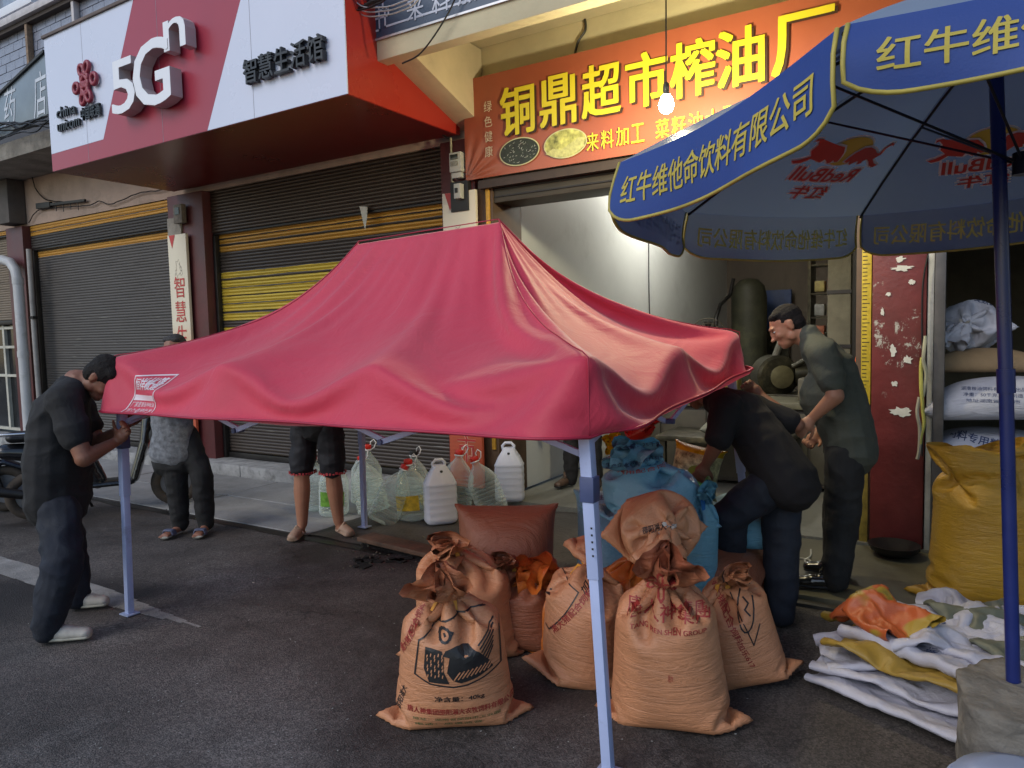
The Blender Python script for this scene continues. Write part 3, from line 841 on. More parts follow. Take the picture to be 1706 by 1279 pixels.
MB().box(-.565, -.515, 5.385, 5.398, .0, .996).build('yellow_strip', M('dirty_yellow', (.25,.18,.03), .5, var=.4, scale=15), br, bev=.002)
tk = MB()
for k in range(70): 
    z_ = 1.03 + k*.026; tk.box(-.56, -.56+(.028 if k % 5 else .044), 5.3835, 5.3845, z_, z_+.005)
tk.build('strip_marks', m_black, br)
MB().box(-.18, -.145, 5.37, 5.88, .0, 2.885).build('white_edge', M('grey_edge', (.42,.42,.38), .6, var=.3, scale=5, dirt=(.15,.14,.12), dscale=3, damt=.4), br, bev=.004)
MB().box(-.14, -.08, 5.30, 5.42, .0, 2.885).build('guide_channel', M('worn_channel', (.09,.085,.085), .45, metal=.4, var=.3), br, bev=.006)
# torn paper scraps as real sheets on the column
def scrap(u, v, w, h, seed):
    p = PY(u, v, 5.355); r = random.Random(seed); n = 22; vs = []
    for k in range(n):
        a = 2*math.pi*k/n; q = .55 + .6*r.random()
        vs.append((p.x + math.cos(a)*w*q, 5.3555, p.z + math.sin(a)*h*q))
    MB().prism(vs, (0, -.002, 0)).build('paper_scrap', M('old_paper', (.62,.60,.52), .7, var=.12, scale=20), br)
for a in ((1503, 447, .07, .02, 1), (1500, 432, .03, .02, 2), (1502, 686, .07, .035, 3), (1488, 584, .025, .04, 4), (1512, 600, .03, .03, 8), (1490, 640, .02, .02, 5), (1519, 470, .02, .02, 6), (1480, 490, .02, .015, 7), (1470, 520, .012, .03, 9)): scrap(*a)
# interior ceiling lamp: a lit batten light over the white wall
m_tubeglow = M('lamp_glow', (1.0,.97,.86), .5, var=0, emit=165)
il = thing('ceiling_lamp', 'lit batten lamp on the ceiling inside the oil mill shop', 'lamp', (-2.75, 8.9, 3.5))
MB().box(-2.79, -2.71, 8.2, 9.4, 3.53, 3.59).build('housing', m_white, il, bev=.006)
MB().tube([(-2.75, 8.25, 3.505), (-2.75, 9.35, 3.505)], .018, 10).build('tube', m_tubeglow, il)
# ================================================================== RED AND WHITE BOX SIGN
m_signwhite = M('sign_white', (.62,.66,.80), .28, var=.02, scale=1)
m_signred = M('sign_red', (.34,.028,.055), .33, var=.05, scale=1)
m_signside = M('sign_side_red', (.36,.028,.018), .3, var=.05, scale=1)
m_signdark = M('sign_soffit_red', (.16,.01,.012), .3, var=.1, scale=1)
sg = thing('shop_box_sign', 'large projecting box sign in white and red reading 5G over the striped shutter', 'sign', (-5.9, 4.7, 3.31))
X0, X1, YF, ZB, ZT = -7.98, -3.83, 4.0, 3.31, 4.63
MB().box(X0+.005, X1-.012, YF+.012, 5.35, ZB+.006, ZT).build('box_body', m_signside, sg)
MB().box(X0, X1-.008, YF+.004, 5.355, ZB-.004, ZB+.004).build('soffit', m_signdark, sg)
MB().box(X1-.012, X1, YF+.010, 5.40, ZB, ZT).build('side_panel', m_signside, sg)
def fpoly(name, pts, mat, th=.012, y=YF):
    return MB().prism([(x, y, z) for x, z in pts], (0, th, 0)).build(name, mat, sg)
lx = lambda z: -7.02 + (z-3.48)*(.62/1.14)
rx = lambda z: -5.45 + (z-3.31)*(.50/.94)
fpoly('white_panel', [(X0, 3.484), (lx(3.484)-.002, 3.484), (lx(ZT)-.002, ZT), (X0, ZT)], m_signwhite)
fpoly('red_panel', [(X0, ZB), (rx(ZB)-.002, ZB), (rx(ZT)-.002, ZT), (lx(ZT), ZT), (lx(3.482), 3.482), (X0, 3.482)], m_signred)
fpoly('white_panel', [(rx(ZB), ZB), (X1, ZB), (X1, ZT), (rx(ZT), ZT)], m_signwhite)
for k in range(1, 4):
    xx = X1 - k*1.22 + .2
    MB().box(xx-.002, xx+.002, YF-.001, YF+.001, ZB, ZT).build('panel_joint', M('joint_line', (.25,.25,.3), .5), sg)
RX, UZ = Vector((1, 0, 0)), Vector((0, 0, 1))
m_lwhite = M('letter_white', (.78,.80,.86), .35, var=.02)
m_lgrey = M('letter_side', (.45,.43,.44), .4, var=.05)
m_lblack = M('letter_black', (.012,.013,.016), .35, var=.1)
m_lred = M('logo_red', (.27,.03,.055), .4, var=.05)
def letter(s, x0, x1, z0, z1, y, ext, mat, parent, bold=.03, name='letter', slope=0.0):
    fr = frame(((x0+x1)/2, y, (z0+z1)/2), (1, 0, slope), UZ)
    return put_text(name, s, fr, x1-x0, z1-z0, mat, parent, ext, bold)
for s, x0, x1, z0, z1, e in (('5', -6.62, -6.25, 3.60, 4.07, .055), ('G', -6.27, -5.73, 3.58, 4.14, .055), ('n', -5.80, -5.50, 3.99, 4.24, .05)):
    o = letter(s, x0, x1, z0, z1, YF-.075, e, m_lwhite, sg, .035)
    o.data.materials.append(m_lgrey)
    for p in o.data.polygons:
        if abs(p.normal.y) < .5: p.material_index = 1
for k, c in enumerate('智慧生活馆'):
    x0 = -4.90 + k*.182
    letter(c, x0, x0+.165, 3.565 + k*.004, 3.755 + k*.004, YF-.03, .022, m_lblack, sg, .03)
letter('china', -7.77, -7.42, 3.795, 3.90, YF-.022, .012, m_lblack, sg, .02)
letter('unicom', -7.77, -7.36, 3.665, 3.765, YF-.022, .012, m_lblack, sg, .02)
letter('中国联通', -7.33, -6.99, 3.70, 3.82, YF-.022, .012, m_lblack, sg, .02)
# knot emblem: looped cord
lg = MB(); cxk, czk = -7.22, 4.03
def loop(dx, dz, rx_, rz_, rot=0, r=.021):
    pts = []
    for k in range(20):
        a = 2*math.pi*k/20; x = rx_*math.cos(a); z = rz_*math.sin(a)
        pts.append((cxk+dx+x*math.cos(rot)-z*math.sin(rot), YF-.03, czk+dz+x*math.sin(rot)+z*math.cos(rot)))
    lg.tube(pts, r, 8, closed=True)
for dx, dz, a, b, ro in ((-.045, .135, .04, .055, .5), (.045, .145, .04, .055, -.5), (-.155, -.01, .045, .045, 0), (.16, .02, .045, .05, 0),
                         (-.045, -.13, .04, .055, -.5), (.05, -.12, .04, .055, .5), (0, .03, .075, .04, .78), (0, .03, .075, .04, -.78), (0, -.04, .07, .04, .78), (0, -.04, .07, .04, -.78)):
    loop(dx, dz, a, b, ro)
lg.build('knot_emblem', m_lred, sg, sm=180)
# flashing along the top of the sign
MB().box(X0-.02, X1+.01, YF-.02, YF+.10, ZT, ZT+.03).build('top_flashing', M('brown_flashing', (.12,.09,.08), .7, var=.4), sg, bev=.004)

# ================================================================== GREY SIGN, FAR LEFT
gs = thing('grey_sign', 'dusty blue grey sign board with pale characters at the left above the cables', 'sign', (-10, 4.66, 4.2))
a, b, c, d = PY(0, 160, 4.66), PY(76, 88, 4.66), PY(80, 190, 4.66), PY(0, 230, 4.66)
a2 = a + (a-b)*.9; d2 = d + (d-c)*.9
MB().prism([a2, b, c, d2], (0, .05, 0)).build('board', M('dusty_grey_sign', (.19,.24,.29), .35, var=.25, scale=1.2, dirt=(.33,.33,.36), dscale=.8, damt=.35), gs, bev=.004)
MB().bar(a2 + Vector((0, 0, .012)), b + Vector((0, 0, .012)), .06, .03).build('edge_trim', m_black, gs)
p = PY(66, 157, 4.655); put_text('lettering', '店', frame(p, (1, 0, .05), UZ), .36, .52, M('pale_print', (.55,.6,.68), .6), gs, .0, .0, shear=.3)
p = PY(16, 178, 4.655); put_text('lettering', '药', frame(p, (1, 0, .05), UZ), .36, .46, M('pale_print', (.55,.6,.68), .6), gs, .0, .0, shear=.3)

# ================================================================== BLUE SIGN ON THE LEDGE
bs = thing('blue_ledge_sign', 'dark blue sign board with white key pattern corner above the cream ledge', 'sign', (-2.5, 4.36, 3.8))
ys = 4.335
MB().box(-3.93, 2.5, ys, ys+.04, 3.80, 4.5).build('board', M('blue_sign_print', (.045,.075,.13), .3, var=.15, scale=1), bs)
MB().box(-3.94, 2.5, ys-.012, ys-.002, 3.785, 3.80).build('bottom_trim', M('alu_trim', (.5,.5,.52), .35, metal=.6), bs)
m_ps = M('pale_sign_print', (.52,.56,.66), .4, var=.05)
MB().box(-3.45, 2.5, ys-.003, ys-.001, 3.862, 3.878).build('border_line', m_ps, bs)
kp = MB()
def seg(x0, z0, x1, z1, w=.014):
    kp.box(min(x0, x1)-w/2, max(x0, x1)+w/2, ys-.003, ys-.0015, min(z0, z1)-w/2, max(z0, z1)+w/2)
ox, oz, q = -3.85, 3.86, .058
for (x0, z0, x1, z1) in ((0,0,1,0),(1,0,1,3),(0,0,0,1.5),(0,1.5,2.6,1.5),(2,0.2,2,2.4),(2,.2,6.5,.2),(0,3,1,3),(0,2.3,0,3.6),(0,3.6,1.7,3.6),(1.7,2.4,1.7,4.4),(0,2.4,2.6,2.4),(2.6,1.5,2.6,2.4),(0,4.6,1.7,4.6),(0.4,3.6,.4,4.6)):
    seg(ox+x0*q, oz+z0*q, ox+x1*q, oz+z1*q)
kp.build('key_pattern', m_ps, bs)
for k, ch in enumerate('来料加工'):
    letter(ch, PY(692+43*k, 14-10*k, ys).x-.08, PY(692+43*k, 14-10*k, ys).x+.08, PY(692, 14, ys).z-.085, PY(692, 14, ys).z+.085, ys-.004, 0, m_ps, bs, .012, 'lettering')

# ================================================================== ORANGE BANNER
bn = thing('oil_mill_banner', 'orange red banner with big yellow characters over the open shop front', 'banner', (-1.6, 5.3, 2.88))
def ban(a, b):
    x = -3.71 + a*4.3; z = 2.88 + b*.85
    e = min(a*4.3, b*.85)
    cr_ = 0
    dx, dz = a*4.3, b*.85
    r_ = math.hypot(dx, dz)
    if r_ < .45: cr_ = .012*math.sin(math.atan2(dz, dx)*16)*(1-r_/.45)*min(1, r_/.06)
    return (x, 5.30 + .006*noise.noise(Vector((x*2.2, z*3, 0))) + cr_, z)
mb_ban = M('banner_vinyl', (.33,.085,.045), .36, var=.10, scale=.8, tint=(.37,.10,.05))
MB().grid(ban, 260, 60).build('banner_sheet', mb_ban, bn, sm=180)
yb = 5.285
m_yel = M('banner_yellow', (.72,.62,.03), .4, var=.03)
m_ysh = M('banner_shadow', (.05,.02,.012), .5, var=.03)
xc = [-3.16, -2.78, -2.40, -2.03, -1.68, -1.34, -.93]
for k, ch in enumerate('铜鼎超市榨油厂'):
    w = .335 if k < 6 else .40; h = .40; zc = 3.385 + .008*k
    letter(ch, xc[k]-w/2+.018, xc[k]+w/2+.018, zc-h/2-.016, zc+h/2-.016, yb+.002, 0, m_ysh, bn, .045, 'letter_shadow')
    letter(ch, xc[k]-w/2, xc[k]+w/2, zc-h/2, zc+h/2, yb-.003, 0, m_yel, bn, .045, 'letter')
m_pw = M('banner_white', (.62,.55,.40), .5)
for k, ch in enumerate('绿色健康'):
    letter(ch, -3.49, -3.41, 3.42-k*.125, 3.51-k*.125, yb-.001, 0, m_pw, bn, 0, 'lettering')
for k, ch in enumerate('来料加工菜籽油大豆油茶油'):
    if k < 12:
        x0 = -2.53 + k*.125 + (.07 if k > 3 else 0)
        letter(ch, x0, x0+.105, 2.95+k*.002, 3.09+k*.002, yb-.001, 0, m_yel, bn, .015, 'lettering')
def oval(xc_, zc_, rx_, rz_, mat, y, nm, ring=False):
    n = 40
    pts = [(xc_+rx_*math.cos(2*math.pi*k/n), y, zc_+rz_*math.sin(2*math.pi*k/n)) for k in range(n)]
    MB().add(pts, [tuple(range(n))]).build(nm, mat, bn)
m_rim = M('oval_rim', (.55,.55,.30), .5)
for xc_, mt_ in ((-3.15, M('seed_print', (.02,.03,.02), .5, var=.6, scale=30)), (-2.72, M('leaf_print', (.12,.15,.02), .5, var=.7, scale=12, tint=(.5,.5,.15)))):
    oval(xc_, 3.045, .195, .115, m_rim, yb+.001, 'oval_rim')
    oval(xc_, 3.045, .185, .106, mt_, yb-.001, 'oval_picture')
sd_ = MB()
r_ = random.Random(4)
for k in range(60):
    a = r_.random()*6.28; q = math.sqrt(r_.random()); x = -3.15+.165*q*math.cos(a); z = 3.045+.09*q*math.sin(a); t = r_.random()*3.14; L = .012
    sd_.add([(x-L*math.cos(t), yb-.002, z-L*math.sin(t)), (x+.002, yb-.002, z-.002), (x+L*math.cos(t), yb-.002, z+L*math.sin(t)), (x-.002, yb-.002, z+.002)], [(0,1,2,3)])
sd_.build('seed_marks', M('seed_white', (.45,.48,.42), .6), bn)
lf = [(-2.90,2.985),(-2.83,3.02),(-2.76,3.0),(-2.68,3.035),(-2.6,3.075),(-2.545,3.07),(-2.55,3.0),(-2.62,2.96),(-2.72,2.942),(-2.82,2.952)]
MB().add([(x, yb-.002, z) for x, z in lf], [tuple(range(len(lf)))]).build('flower_field', M('flower_print', (.5,.5,.2), .5, var=.3, scale=40), bn)

# ================================================================== HANGING BULB
hb = thing('hanging_bulb', 'lit bulb hanging on a black cord in front of the orange banner', 'lamp', (-1.62, 4.56, 3.0))
pb = PY(1110, 172, 4.56)
MB().tube([(pb.x+.01, 4.56, 4.02), (pb.x+.004, 4.56, 3.6), (pb.x, 4.56, pb.z+.12)], .005, 6).build('cord', m_black, hb)
MB().lathe([(.008,.13),(.018,.12),(.021,.09),(.020,.055),(.024,.05)], 16, Matrix.Translation(pb)).build('socket', m_black, hb, sm=40)
m_bulb = M('bulb_glow', (1.0,.88,.55), .5, var=0, emit=560)
MB().lathe([(.020,.052),(.034,.035),(.046,.0),(.046,-.02),(.040,-.045),(.022,-.06),(.001,-.065)], 20, Matrix.Translation(pb)).build('bulb', m_bulb, hb, sm=180)

# ================================================================== POSTER BOARDS
def poster(x0, x1, z0, z1, y, label, chars, zchar, zstep, cw):
    t = thing('vertical_poster', label, 'poster', ((x0+x1)/2, y, z0))
    m = bpy.data.materials.new('poster_print'); m.use_nodes = True; n = m.node_tree.nodes; l = m.node_tree.links
    tc = n.new('ShaderNodeTexCoord'); sp = n.new('ShaderNodeSeparateXYZ'); l.new(tc.outputs['Object'], sp.inputs[0])
    mr = n.new('ShaderNodeMapRange'); mr.inputs['From Min'].default_value = 0; mr.inputs['From Max'].default_value = 2.8; l.new(sp.outputs['Z'], mr.inputs['Value'])
    cr = n.new('ShaderNodeValToRGB'); e = cr.color_ramp.elements; e[0].color = (.50,.10,.05,1); e[0].position = .3; e[1].color = (.66,.60,.47,1); e[1].position = .62
    k_ = e.new(.48); k_.color = (.6,.3,.14,1)
    l.new(mr.outputs[0], cr.inputs['Fac']); l.new(cr.outputs['Color'], n['Principled BSDF'].inputs['Base Color']); n['Principled BSDF'].inputs['Roughness'].default_value = .45
    MB().box(x0, x1, y, y+.035, z0, z1).build('board', m, t, bev=.004)
    rd = M('poster_red', (.45,.03,.03), .5)
    MB().add([(x0+.08, y-.002, z1-.002), (x0+.03, y-.002, z1-.002), (x0+.085, y-.002, z1-.16), (x0+.15, y-.002, z1-.002)], [(0,1,2,3)]).build('red_flag', rd, t)
    xm = (x0+x1)/2
    for k, ch in enumerate(chars):
        z = zchar - k*zstep
        letter(ch, xm-cw/2+.012, xm+cw/2+.012, z-cw*.62, z+cw*.62, y-.0015, 0, M('poster_outline', (.7,.6,.45), .5), t, .05, 'lettering_outline')
        letter(ch, xm-cw/2+.012, xm+cw/2+.012, z-cw*.62, z+cw*.62, y-.003, 0, rd, t, .012, 'lettering')
    sk = MB(); r = random.Random(3)
    for k in range(8):
        pts = []; x, z = xm + r.uniform(-.08, .06), z1 - r.uniform(.3, .5)
        for q in range(5): pts.append((x, y-.001, z)); x += r.uniform(-.02, .03); z += r.uniform(-.05, .02)
        sk.tube(pts, .0018, 4)
    sk.build('sketch_lines', M('sketch_grey', (.2,.17,.15), .6), t)
    return t
poster(-8.07, -7.72, .15, 2.79, 5.295, 'tall cream poster board with red characters on the pier left of the striped shutter', '智慧生活馆', PY(317, 477, 5.29).z, (PY(317, 477, 5.29).z-PY(322, 600, 5.29).z)/3, .2)
poster(-3.985, -3.625, .15, 2.80, 5.315, 'tall cream poster board on the pier between striped shutter and open shop', '市', PY(787, 748, 5.3).z, .33, .2)
# ================================================================== RED FOLDING GAZEBO
gz_ = thing('folding_gazebo', 'red folding canopy tent with pale blue metal legs being set up by two men', 'gazebo', (-2.55, 3.2, 0))
m_canopy = M('red_canopy_cloth', (.66,.035,.085), .60, sheen=.35, var=.09, scale=1.5, bump=.12, bscale=240, spec=.55, trans=.22)
def big_bump(m, scale=8, dist=.02, st=.5):
    n = m.node_tree.nodes; l = m.node_tree.links; p = n['Principled BSDF']
    tc = n.new('ShaderNodeTexCoord'); z = n.new('ShaderNodeTexNoise'); z.inputs['Scale'].default_value = scale; z.inputs['Detail'].default_value = 3; z.inputs['Distortion'].default_value = 1.2
    l.new(tc.outputs['Object'], z.inputs['Vector'])
    a_ = n.new('ShaderNodeMath'); a_.operation = 'SUBTRACT'; a_.inputs[1].default_value = .5; l.new(z.outputs['Fac'], a_.inputs[0])
    b_ = n.new('ShaderNodeMath'); b_.operation = 'ABSOLUTE'; l.new(a_.outputs[0], b_.inputs[0])
    b = n.new('ShaderNodeBump'); b.invert = True; b.inputs['Strength'].default_value = st; b.inputs['Distance'].default_value = dist
    l.new(b_.outputs[0], b.inputs['Height'])
    if p.inputs['Normal'].is_linked: l.new(p.inputs['Normal'].links[0].from_socket, b.inputs['Normal'])
    l.new(b.outputs[0], p.inputs['Normal']); return m
big_bump(m_canopy, 3.5, .03, .35); big_bump(m_canopy, 14, .008, .35)
m_leg = M('pale_blue_paint', (.40,.47,.72), .32, var=.06, scale=8, dirt=(.18,.2,.3), dscale=9, damt=.12)
GX0, GX1, GY0, GY1 = -4.0, -1.07, 2.22, 4.20
NA, NB = 48, 32; NP = 2*NA + 2*NB; RT = 27; RV = 9
per = []; rid = []
rA, rB = Vector((-3.02, 3.2, 2.10)), Vector((-2.04, 3.2, 2.13))
def ez(x, y):
    return 1.455 + .06*((x-GX0)/(GX1-GX0))*((y-GY0)/(GY1-GY0))
for i in range(NA): t = i/NA; per.append((GX0+(GX1-GX0)*t, GY0)); rid.append(rA.lerp(rB, t))
for i in range(NB): t = i/NB; per.append((GX1, GY0+(GY1-GY0)*t)); rid.append(rB)
for i in range(NA): t = i/NA; per.append((GX1-(GX1-GX0)*t, GY1)); rid.append(rB.lerp(rA, t))
for i in range(NB): t = i/NB; per.append((GX0, GY1-(GY1-GY0)*t)); rid.append(rA)
def canopy_grid():
    P = np.zeros((RT+RV, NP, 3))
    for i in range(NP):
        e = np.array([per[i][0], per[i][1], ez(*per[i])]); r = np.array(rid[i])
        cx_, cy_ = (GX0+GX1)/2, (GY0+GY1)/2
        out = np.array([e[0]-cx_, e[1]-cy_, 0]); out /= np.linalg.norm(out)
        for j in range(RT): P[j, i] = r + (e-r)*(j/(RT-1))
        for j in range(RV): P[RT+j, i] = e + np.array([0, 0, -.0315*(j+1)]) + out*.006*(j+1)
    return P
P0 = canopy_grid()
rh_ = np.linalg.norm(np.roll(P0, -1, 1)-P0, axis=-1)
rv_ = np.linalg.norm(P0[1:]-P0[:-1], axis=-1)
rd_ = np.linalg.norm(np.roll(P0, -1, 1)[1:]-P0[:-1], axis=-1)
rd2_ = np.linalg.norm(P0[1:]-np.roll(P0, -1, 1)[:-1], axis=-1)
tt = np.concatenate([np.linspace(0, 1, RT), np.ones(RV)])[:, None]
sl = 1 + .034*np.clip(1-np.abs((np.arange(RT+RV)-RT+1)/8.0), 0, 1)[:, None] + .004
rh_ = rh_*sl
rv_ = rv_*1.004; rv_[:RT-1] *= 1.022
rd_ = rd_*1.02; rd2_ = rd2_*1.02
pins = np.zeros((RT+RV, NP), bool); pins[0] = True
c4 = [0, NA, NA+NB, 2*NA+NB]
mids = [16, 32, NA+16, NA+NB+16, NA+NB+32, 2*NA+NB+16]
for c in c4:
    for d in (-1, 0, 1): pins[RT-1, (c+d) % NP] = True
for c in mids: pins[RT-1, c] = True; P0[RT-1, c, 2] -= .02
P0 += rng.normal(0, .006, P0.shape)*(~pins[..., None])
phase = np.arange(NP)
def cforce(P, st):
    a = np.zeros_like(P); a[..., 2] = -4.0; a[RT:, :, 2] = -9.0
    n = tube_normals(P); n /= (np.linalg.norm(n, axis=-1, keepdims=True)+1e-9)
    wv = np.sin(phase*.31+1.0)*np.sin(phase*.11)
    a[RT-4:] += n[RT-4:]*(wv*1.6)[None, :, None]
    return a
hz_ = []
for x_, y_ in per:
    a_, b_ = (x_-GX0)/(GX1-GX0), (y_-GY0)/(GY1-GY0)
    hz_.append((1.175*(1-a_)+1.19*a_)*(1-b_) + (1.22*(1-a_)+1.33*a_)*b_)
hz_ = np.array(hz_)
def cpost(P, st):      # the hem tape keeps a nearly straight line; the valance corners hang on the legs
    P[-1, :, 2] += (hz_-P[-1, :, 2])*.35
    for c in c4:
        e = P0[RT-1, c]
        for j in range(RV):
            t = P[RT+j, c]; t[:2] += (e[:2]-t[:2])*.5
    return P
PC = relax_tube(P0, rh_, rv_, 80, 16, pins, cforce, cpost, damp=.95, dt=.012, bend=.05, rest_d=rd_, rest_d2=rd2_)
def canopy_mesh():
    R, N, _ = PC.shape
    me = bpy.data.meshes.new('canopy'); me.from_pydata([tuple(x) for x in PC.reshape(-1, 3)], [], tube_faces(R, N)); me.update()
    bm = bmesh.new(); bm.from_mesh(me)
    bmesh.ops.remove_doubles(bm, verts=bm.verts, dist=1e-4)
    bm.verts.ensure_lookup_table()
    bm.to_mesh(me); bm.free(); 
    ob = bpy.data.objects.new('x', me); COL.objects.link(ob)
    s = ob.modifiers.new('s', 'SUBSURF'); s.levels = 1; s.render_levels = 1
    me2 = bpy.data.meshes.new_from_object(ob.evaluated_get(bpy.context.evaluated_depsgraph_get()))
    bpy.data.objects.remove(ob); smooth_me(me2, 180); return me2
cme = canopy_mesh()
link_mesh('canopy', cme, m_canopy, gz_)
# hem tape and hip seams
mh = M('canopy_hem', (.40,.02,.055), .45, var=.1, trans=.1)
hm = MB(); hm.tube([tuple(PC[-1, i]) for i in range(NP)], .006, 6, closed=True)
hm.build('hem', mh, gz_, sm=180)
for c in c4:
    MB().tube([tuple(PC[j, c] + np.array([0, 0, .002])) for j in range(0, RT+RV)], .003, 6).build('hip_seam', mh, gz_, sm=180)
MB().tube([tuple(PC[0, i]+np.array([0, 0, .003])) for i in range(0, NA+1)], .003, 6).build('ridge_seam', mh, gz_, sm=180)
bv_c = BVHTree.FromPolygons([tuple(v.co) for v in cme.vertices], [tuple(p.vertices) for p in cme.polygons])
# printed label at the left end of the valance
m_lp = M('white_print', (.72,.62,.66), .5, var=.05)
fr = frame((PY(240, 650, 2.2).x, 2.0, PY(240, 652, 2.2).z-.02), (1, 0, 0), UZ)
W_, H_ = .20, .20
lb_ = MB()
t_ = .006
for (x0, x1, y0, y1) in ((-W_/2, W_/2, H_/2-t_, H_/2), (-W_/2, W_/2, -H_/2, -H_/2+t_), (-W_/2, -W_/2+t_, -H_/2, H_/2), (W_/2-t_, W_/2, -H_/2, H_/2)):
    lb_.add([(x0,y0,0),(x1,y0,0),(x1,y1,0),(x0,y1,0)], [(0,1,2,3)])
lb_.add([(-W_/2+.01, -.030, 0), (W_/2-.01, -.030, 0), (W_/2-.01, -.001, 0), (-W_/2+.01, -.001, 0)], [(0,1,2,3)])
project('label_frame', lb_.v, lb_.f, fr, bv_c, m_lp, gz_, .0025, .02)
v_, f_ = text_bold('恒祥帐篷', W_-.03, .06, 0, .03); project('lettering', [(a, b+.055, 0) for a, b, c in v_], f_, fr, bv_c, m_lp, gz_, .0028, .02)
for k, s_ in enumerate(('厂家直销各种帐篷', '雨伞桌椅批发')):
    v_, f_ = text_bold(s_, W_-.03, .026, 0, .0); project('lettering', [(a, b-.05-.034*k, 0) for a, b, c in v_], f_, fr, bv_c, m_lp, gz_, .0028, .02)
# legs
m_cap = M('foot_cap', (.32,.38,.55), .4)
legs = [((GX0+.04, GY0+.05), (-3.985, 2.25), 0.0), ((GX1-.05, GY0+.05), (-1.02, 2.225), .0), ((GX1-.05, GY1-.05), (-1.0, 4.22), .05), ((GX0+.04, GY1-.05), (-4.02, 4.20), .02)]
for (tx, ty), (bx_, by_), bz in legs:
    top = Vector((tx, ty, 1.425)); bot = Vector((bx_, by_, bz)); d = (bot-top)
    mid = top + d*.52
    MB().bar(top, mid, .044, up=(.0, 1, 0)).build('leg', m_leg, gz_, bev=.004)
    MB().bar(mid, bot + Vector((0, 0, .01)), .036, up=(.0, 1, 0)).build('inner_leg', m_leg, gz_, bev=.003)
    MB().bar(bot + Vector((0, 0, .004)), bot + Vector((0, 0, .012)), .085, .075, up=(0, 1, 0)).build('foot_plate', m_cap, gz_, bev=.003)
    sl_ = top + d*.30
    MB().bar(sl_ + Vector((0, 0, .045)), sl_ - Vector((0, 0, .045)), .054, up=(0, 1, 0)).build('slider', M('slider_blue', (.06,.08,.18), .4), gz_, bev=.004)
    MB().bar(top + Vector((0, 0, .01)), top - Vector((0, 0, .05)), .058, up=(0, 1, 0)).build('top_bracket', m_leg, gz_, bev=.004)
mkp = MB()
for k in range(5):
    q = Vector((-1.10, 2.25, 1.50)).lerp(Vector((-1.02, 2.225, 0)), .42 + .016*k); mkp.box(q.x-.003, q.x+.004, q.y-.0245, q.y-.0235, q.z-.004, q.z+.003)
mkp.build('leg_print', m_black, gz_)
def scissors(p, q, n, zt=1.40, zb=1.10, w=.024, off=.0):
    p, q = Vector(p), Vector(q); d = (q-p)/n; nrm = Vector((-d.y, d.x, 0)).normalized()*.014
    for k in range(n):
        a, b = p + d*k, p + d*(k+1)
        a0, a1 = a + Vector((0, 0, zt)), a + Vector((0, 0, zb)); b0, b1 = b + Vector((0, 0, zt)), b + Vector((0, 0, zb))
        MB().bar(a0+nrm, b1+nrm, .014, w).build('truss_bar', m_leg, gz_, bev=.002, seg=1)
        MB().bar(a1-nrm, b0-nrm, .014, w).build('truss_bar', m_leg, gz_, bev=.002, seg=1)
        if k: MB().tube([a1+nrm*2.2, a1-nrm*2.2], .013, 10).build('joint', M('slider_blue', (.06,.08,.18), .4), gz_)
scissors((GX0+.04, GY0+.075, 0), (GX1-.05, GY0+.075, 0), 3)
scissors((GX0+.04, GY1-.075, 0), (GX1-.05, GY1-.075, 0), 3)
scissors((GX1-.075, GY0+.05, 0), (GX1-.075, GY1-.05, 0), 2, zb=1.12)
scissors((GX0+.075, GY0+.05, 0), (GX0+.075, GY1-.05, 0), 2)
for r_ in (rA, rB):
    MB().bar((r_.x, GY0+.06, 1.36), (r_.x, GY1-.06, 1.36), .02).build('cross_bar', m_leg, gz_, bev=.002, seg=1)
    MB().bar((r_.x, 3.2, 1.36), (r_.x, 3.2, r_.z-.07), .026).build('king_post', m_leg, gz_, bev=.002, seg=1)
# ================================================================== BLUE MARKET UMBRELLA
um = thing('market_umbrella', 'large blue market umbrella with yellow lettering and red bull emblem panels on a blue pole', 'umbrella', (.17, 2.92, .3))
UC = Vector((.168, 2.92, 0)); UR, UZc, UPH = 1.31, 2.145, .486
def two_sided(m, inner):
    n = m.node_tree.nodes; l = m.node_tree.links; p = n['Principled BSDF']
    src = p.inputs['Base Color'].links[0].from_socket
    g_ = n.new('ShaderNodeNewGeometry'); mx = n.new('ShaderNodeMix'); mx.data_type = 'RGBA'
    l.new(g_.outputs['Backfacing'], mx.inputs['Factor']); l.new(src, mx.inputs['B']); mx.inputs['A'].default_value = tuple(inner)+(1,)
    l.new(mx.outputs['Result'], p.inputs['Base Color'])
    for q in n:
        if q.type == 'BSDF_TRANSLUCENT': q.inputs['Color'].links and l.remove(q.inputs['Color'].links[0]); q.inputs['Color'].default_value = (.12,.165,.26,1)
    return m
m_uout = M('umbrella_blue', (.03,.075,.32), .42, var=.12, scale=2, spec=.5, trans=.22, bump=.08, bscale=200)
two_sided(m_uout, (.25,.32,.43))
m_uin = M('umbrella_lining', (.085,.115,.165), .6, var=.1, scale=1.5, trans=.12)
m_upipe = M('yellow_piping', (.42,.34,.07), .5)
m_utx = M('umbrella_yellow_print', (.50,.40,.06), .5, var=.08)
m_utx_in = M('show_through_yellow', (.62,.56,.15), .6, var=.1)
m_pole = M('blue_pole', (.012,.022,.13), .3, var=.15)
m_rib = M('umbrella_rib', (.012,.013,.022), .4, metal=.4)
apex = UC + Vector((0, 0, 2.60))
cor = []
for k in range(8):
    a = UPH + 2*math.pi*k/8; x, y = UR*math.cos(a), UR*math.sin(a)
    cor.append(UC + Vector((x, y, UZc + .05*x - .023*y)))
cor[6].z += .05
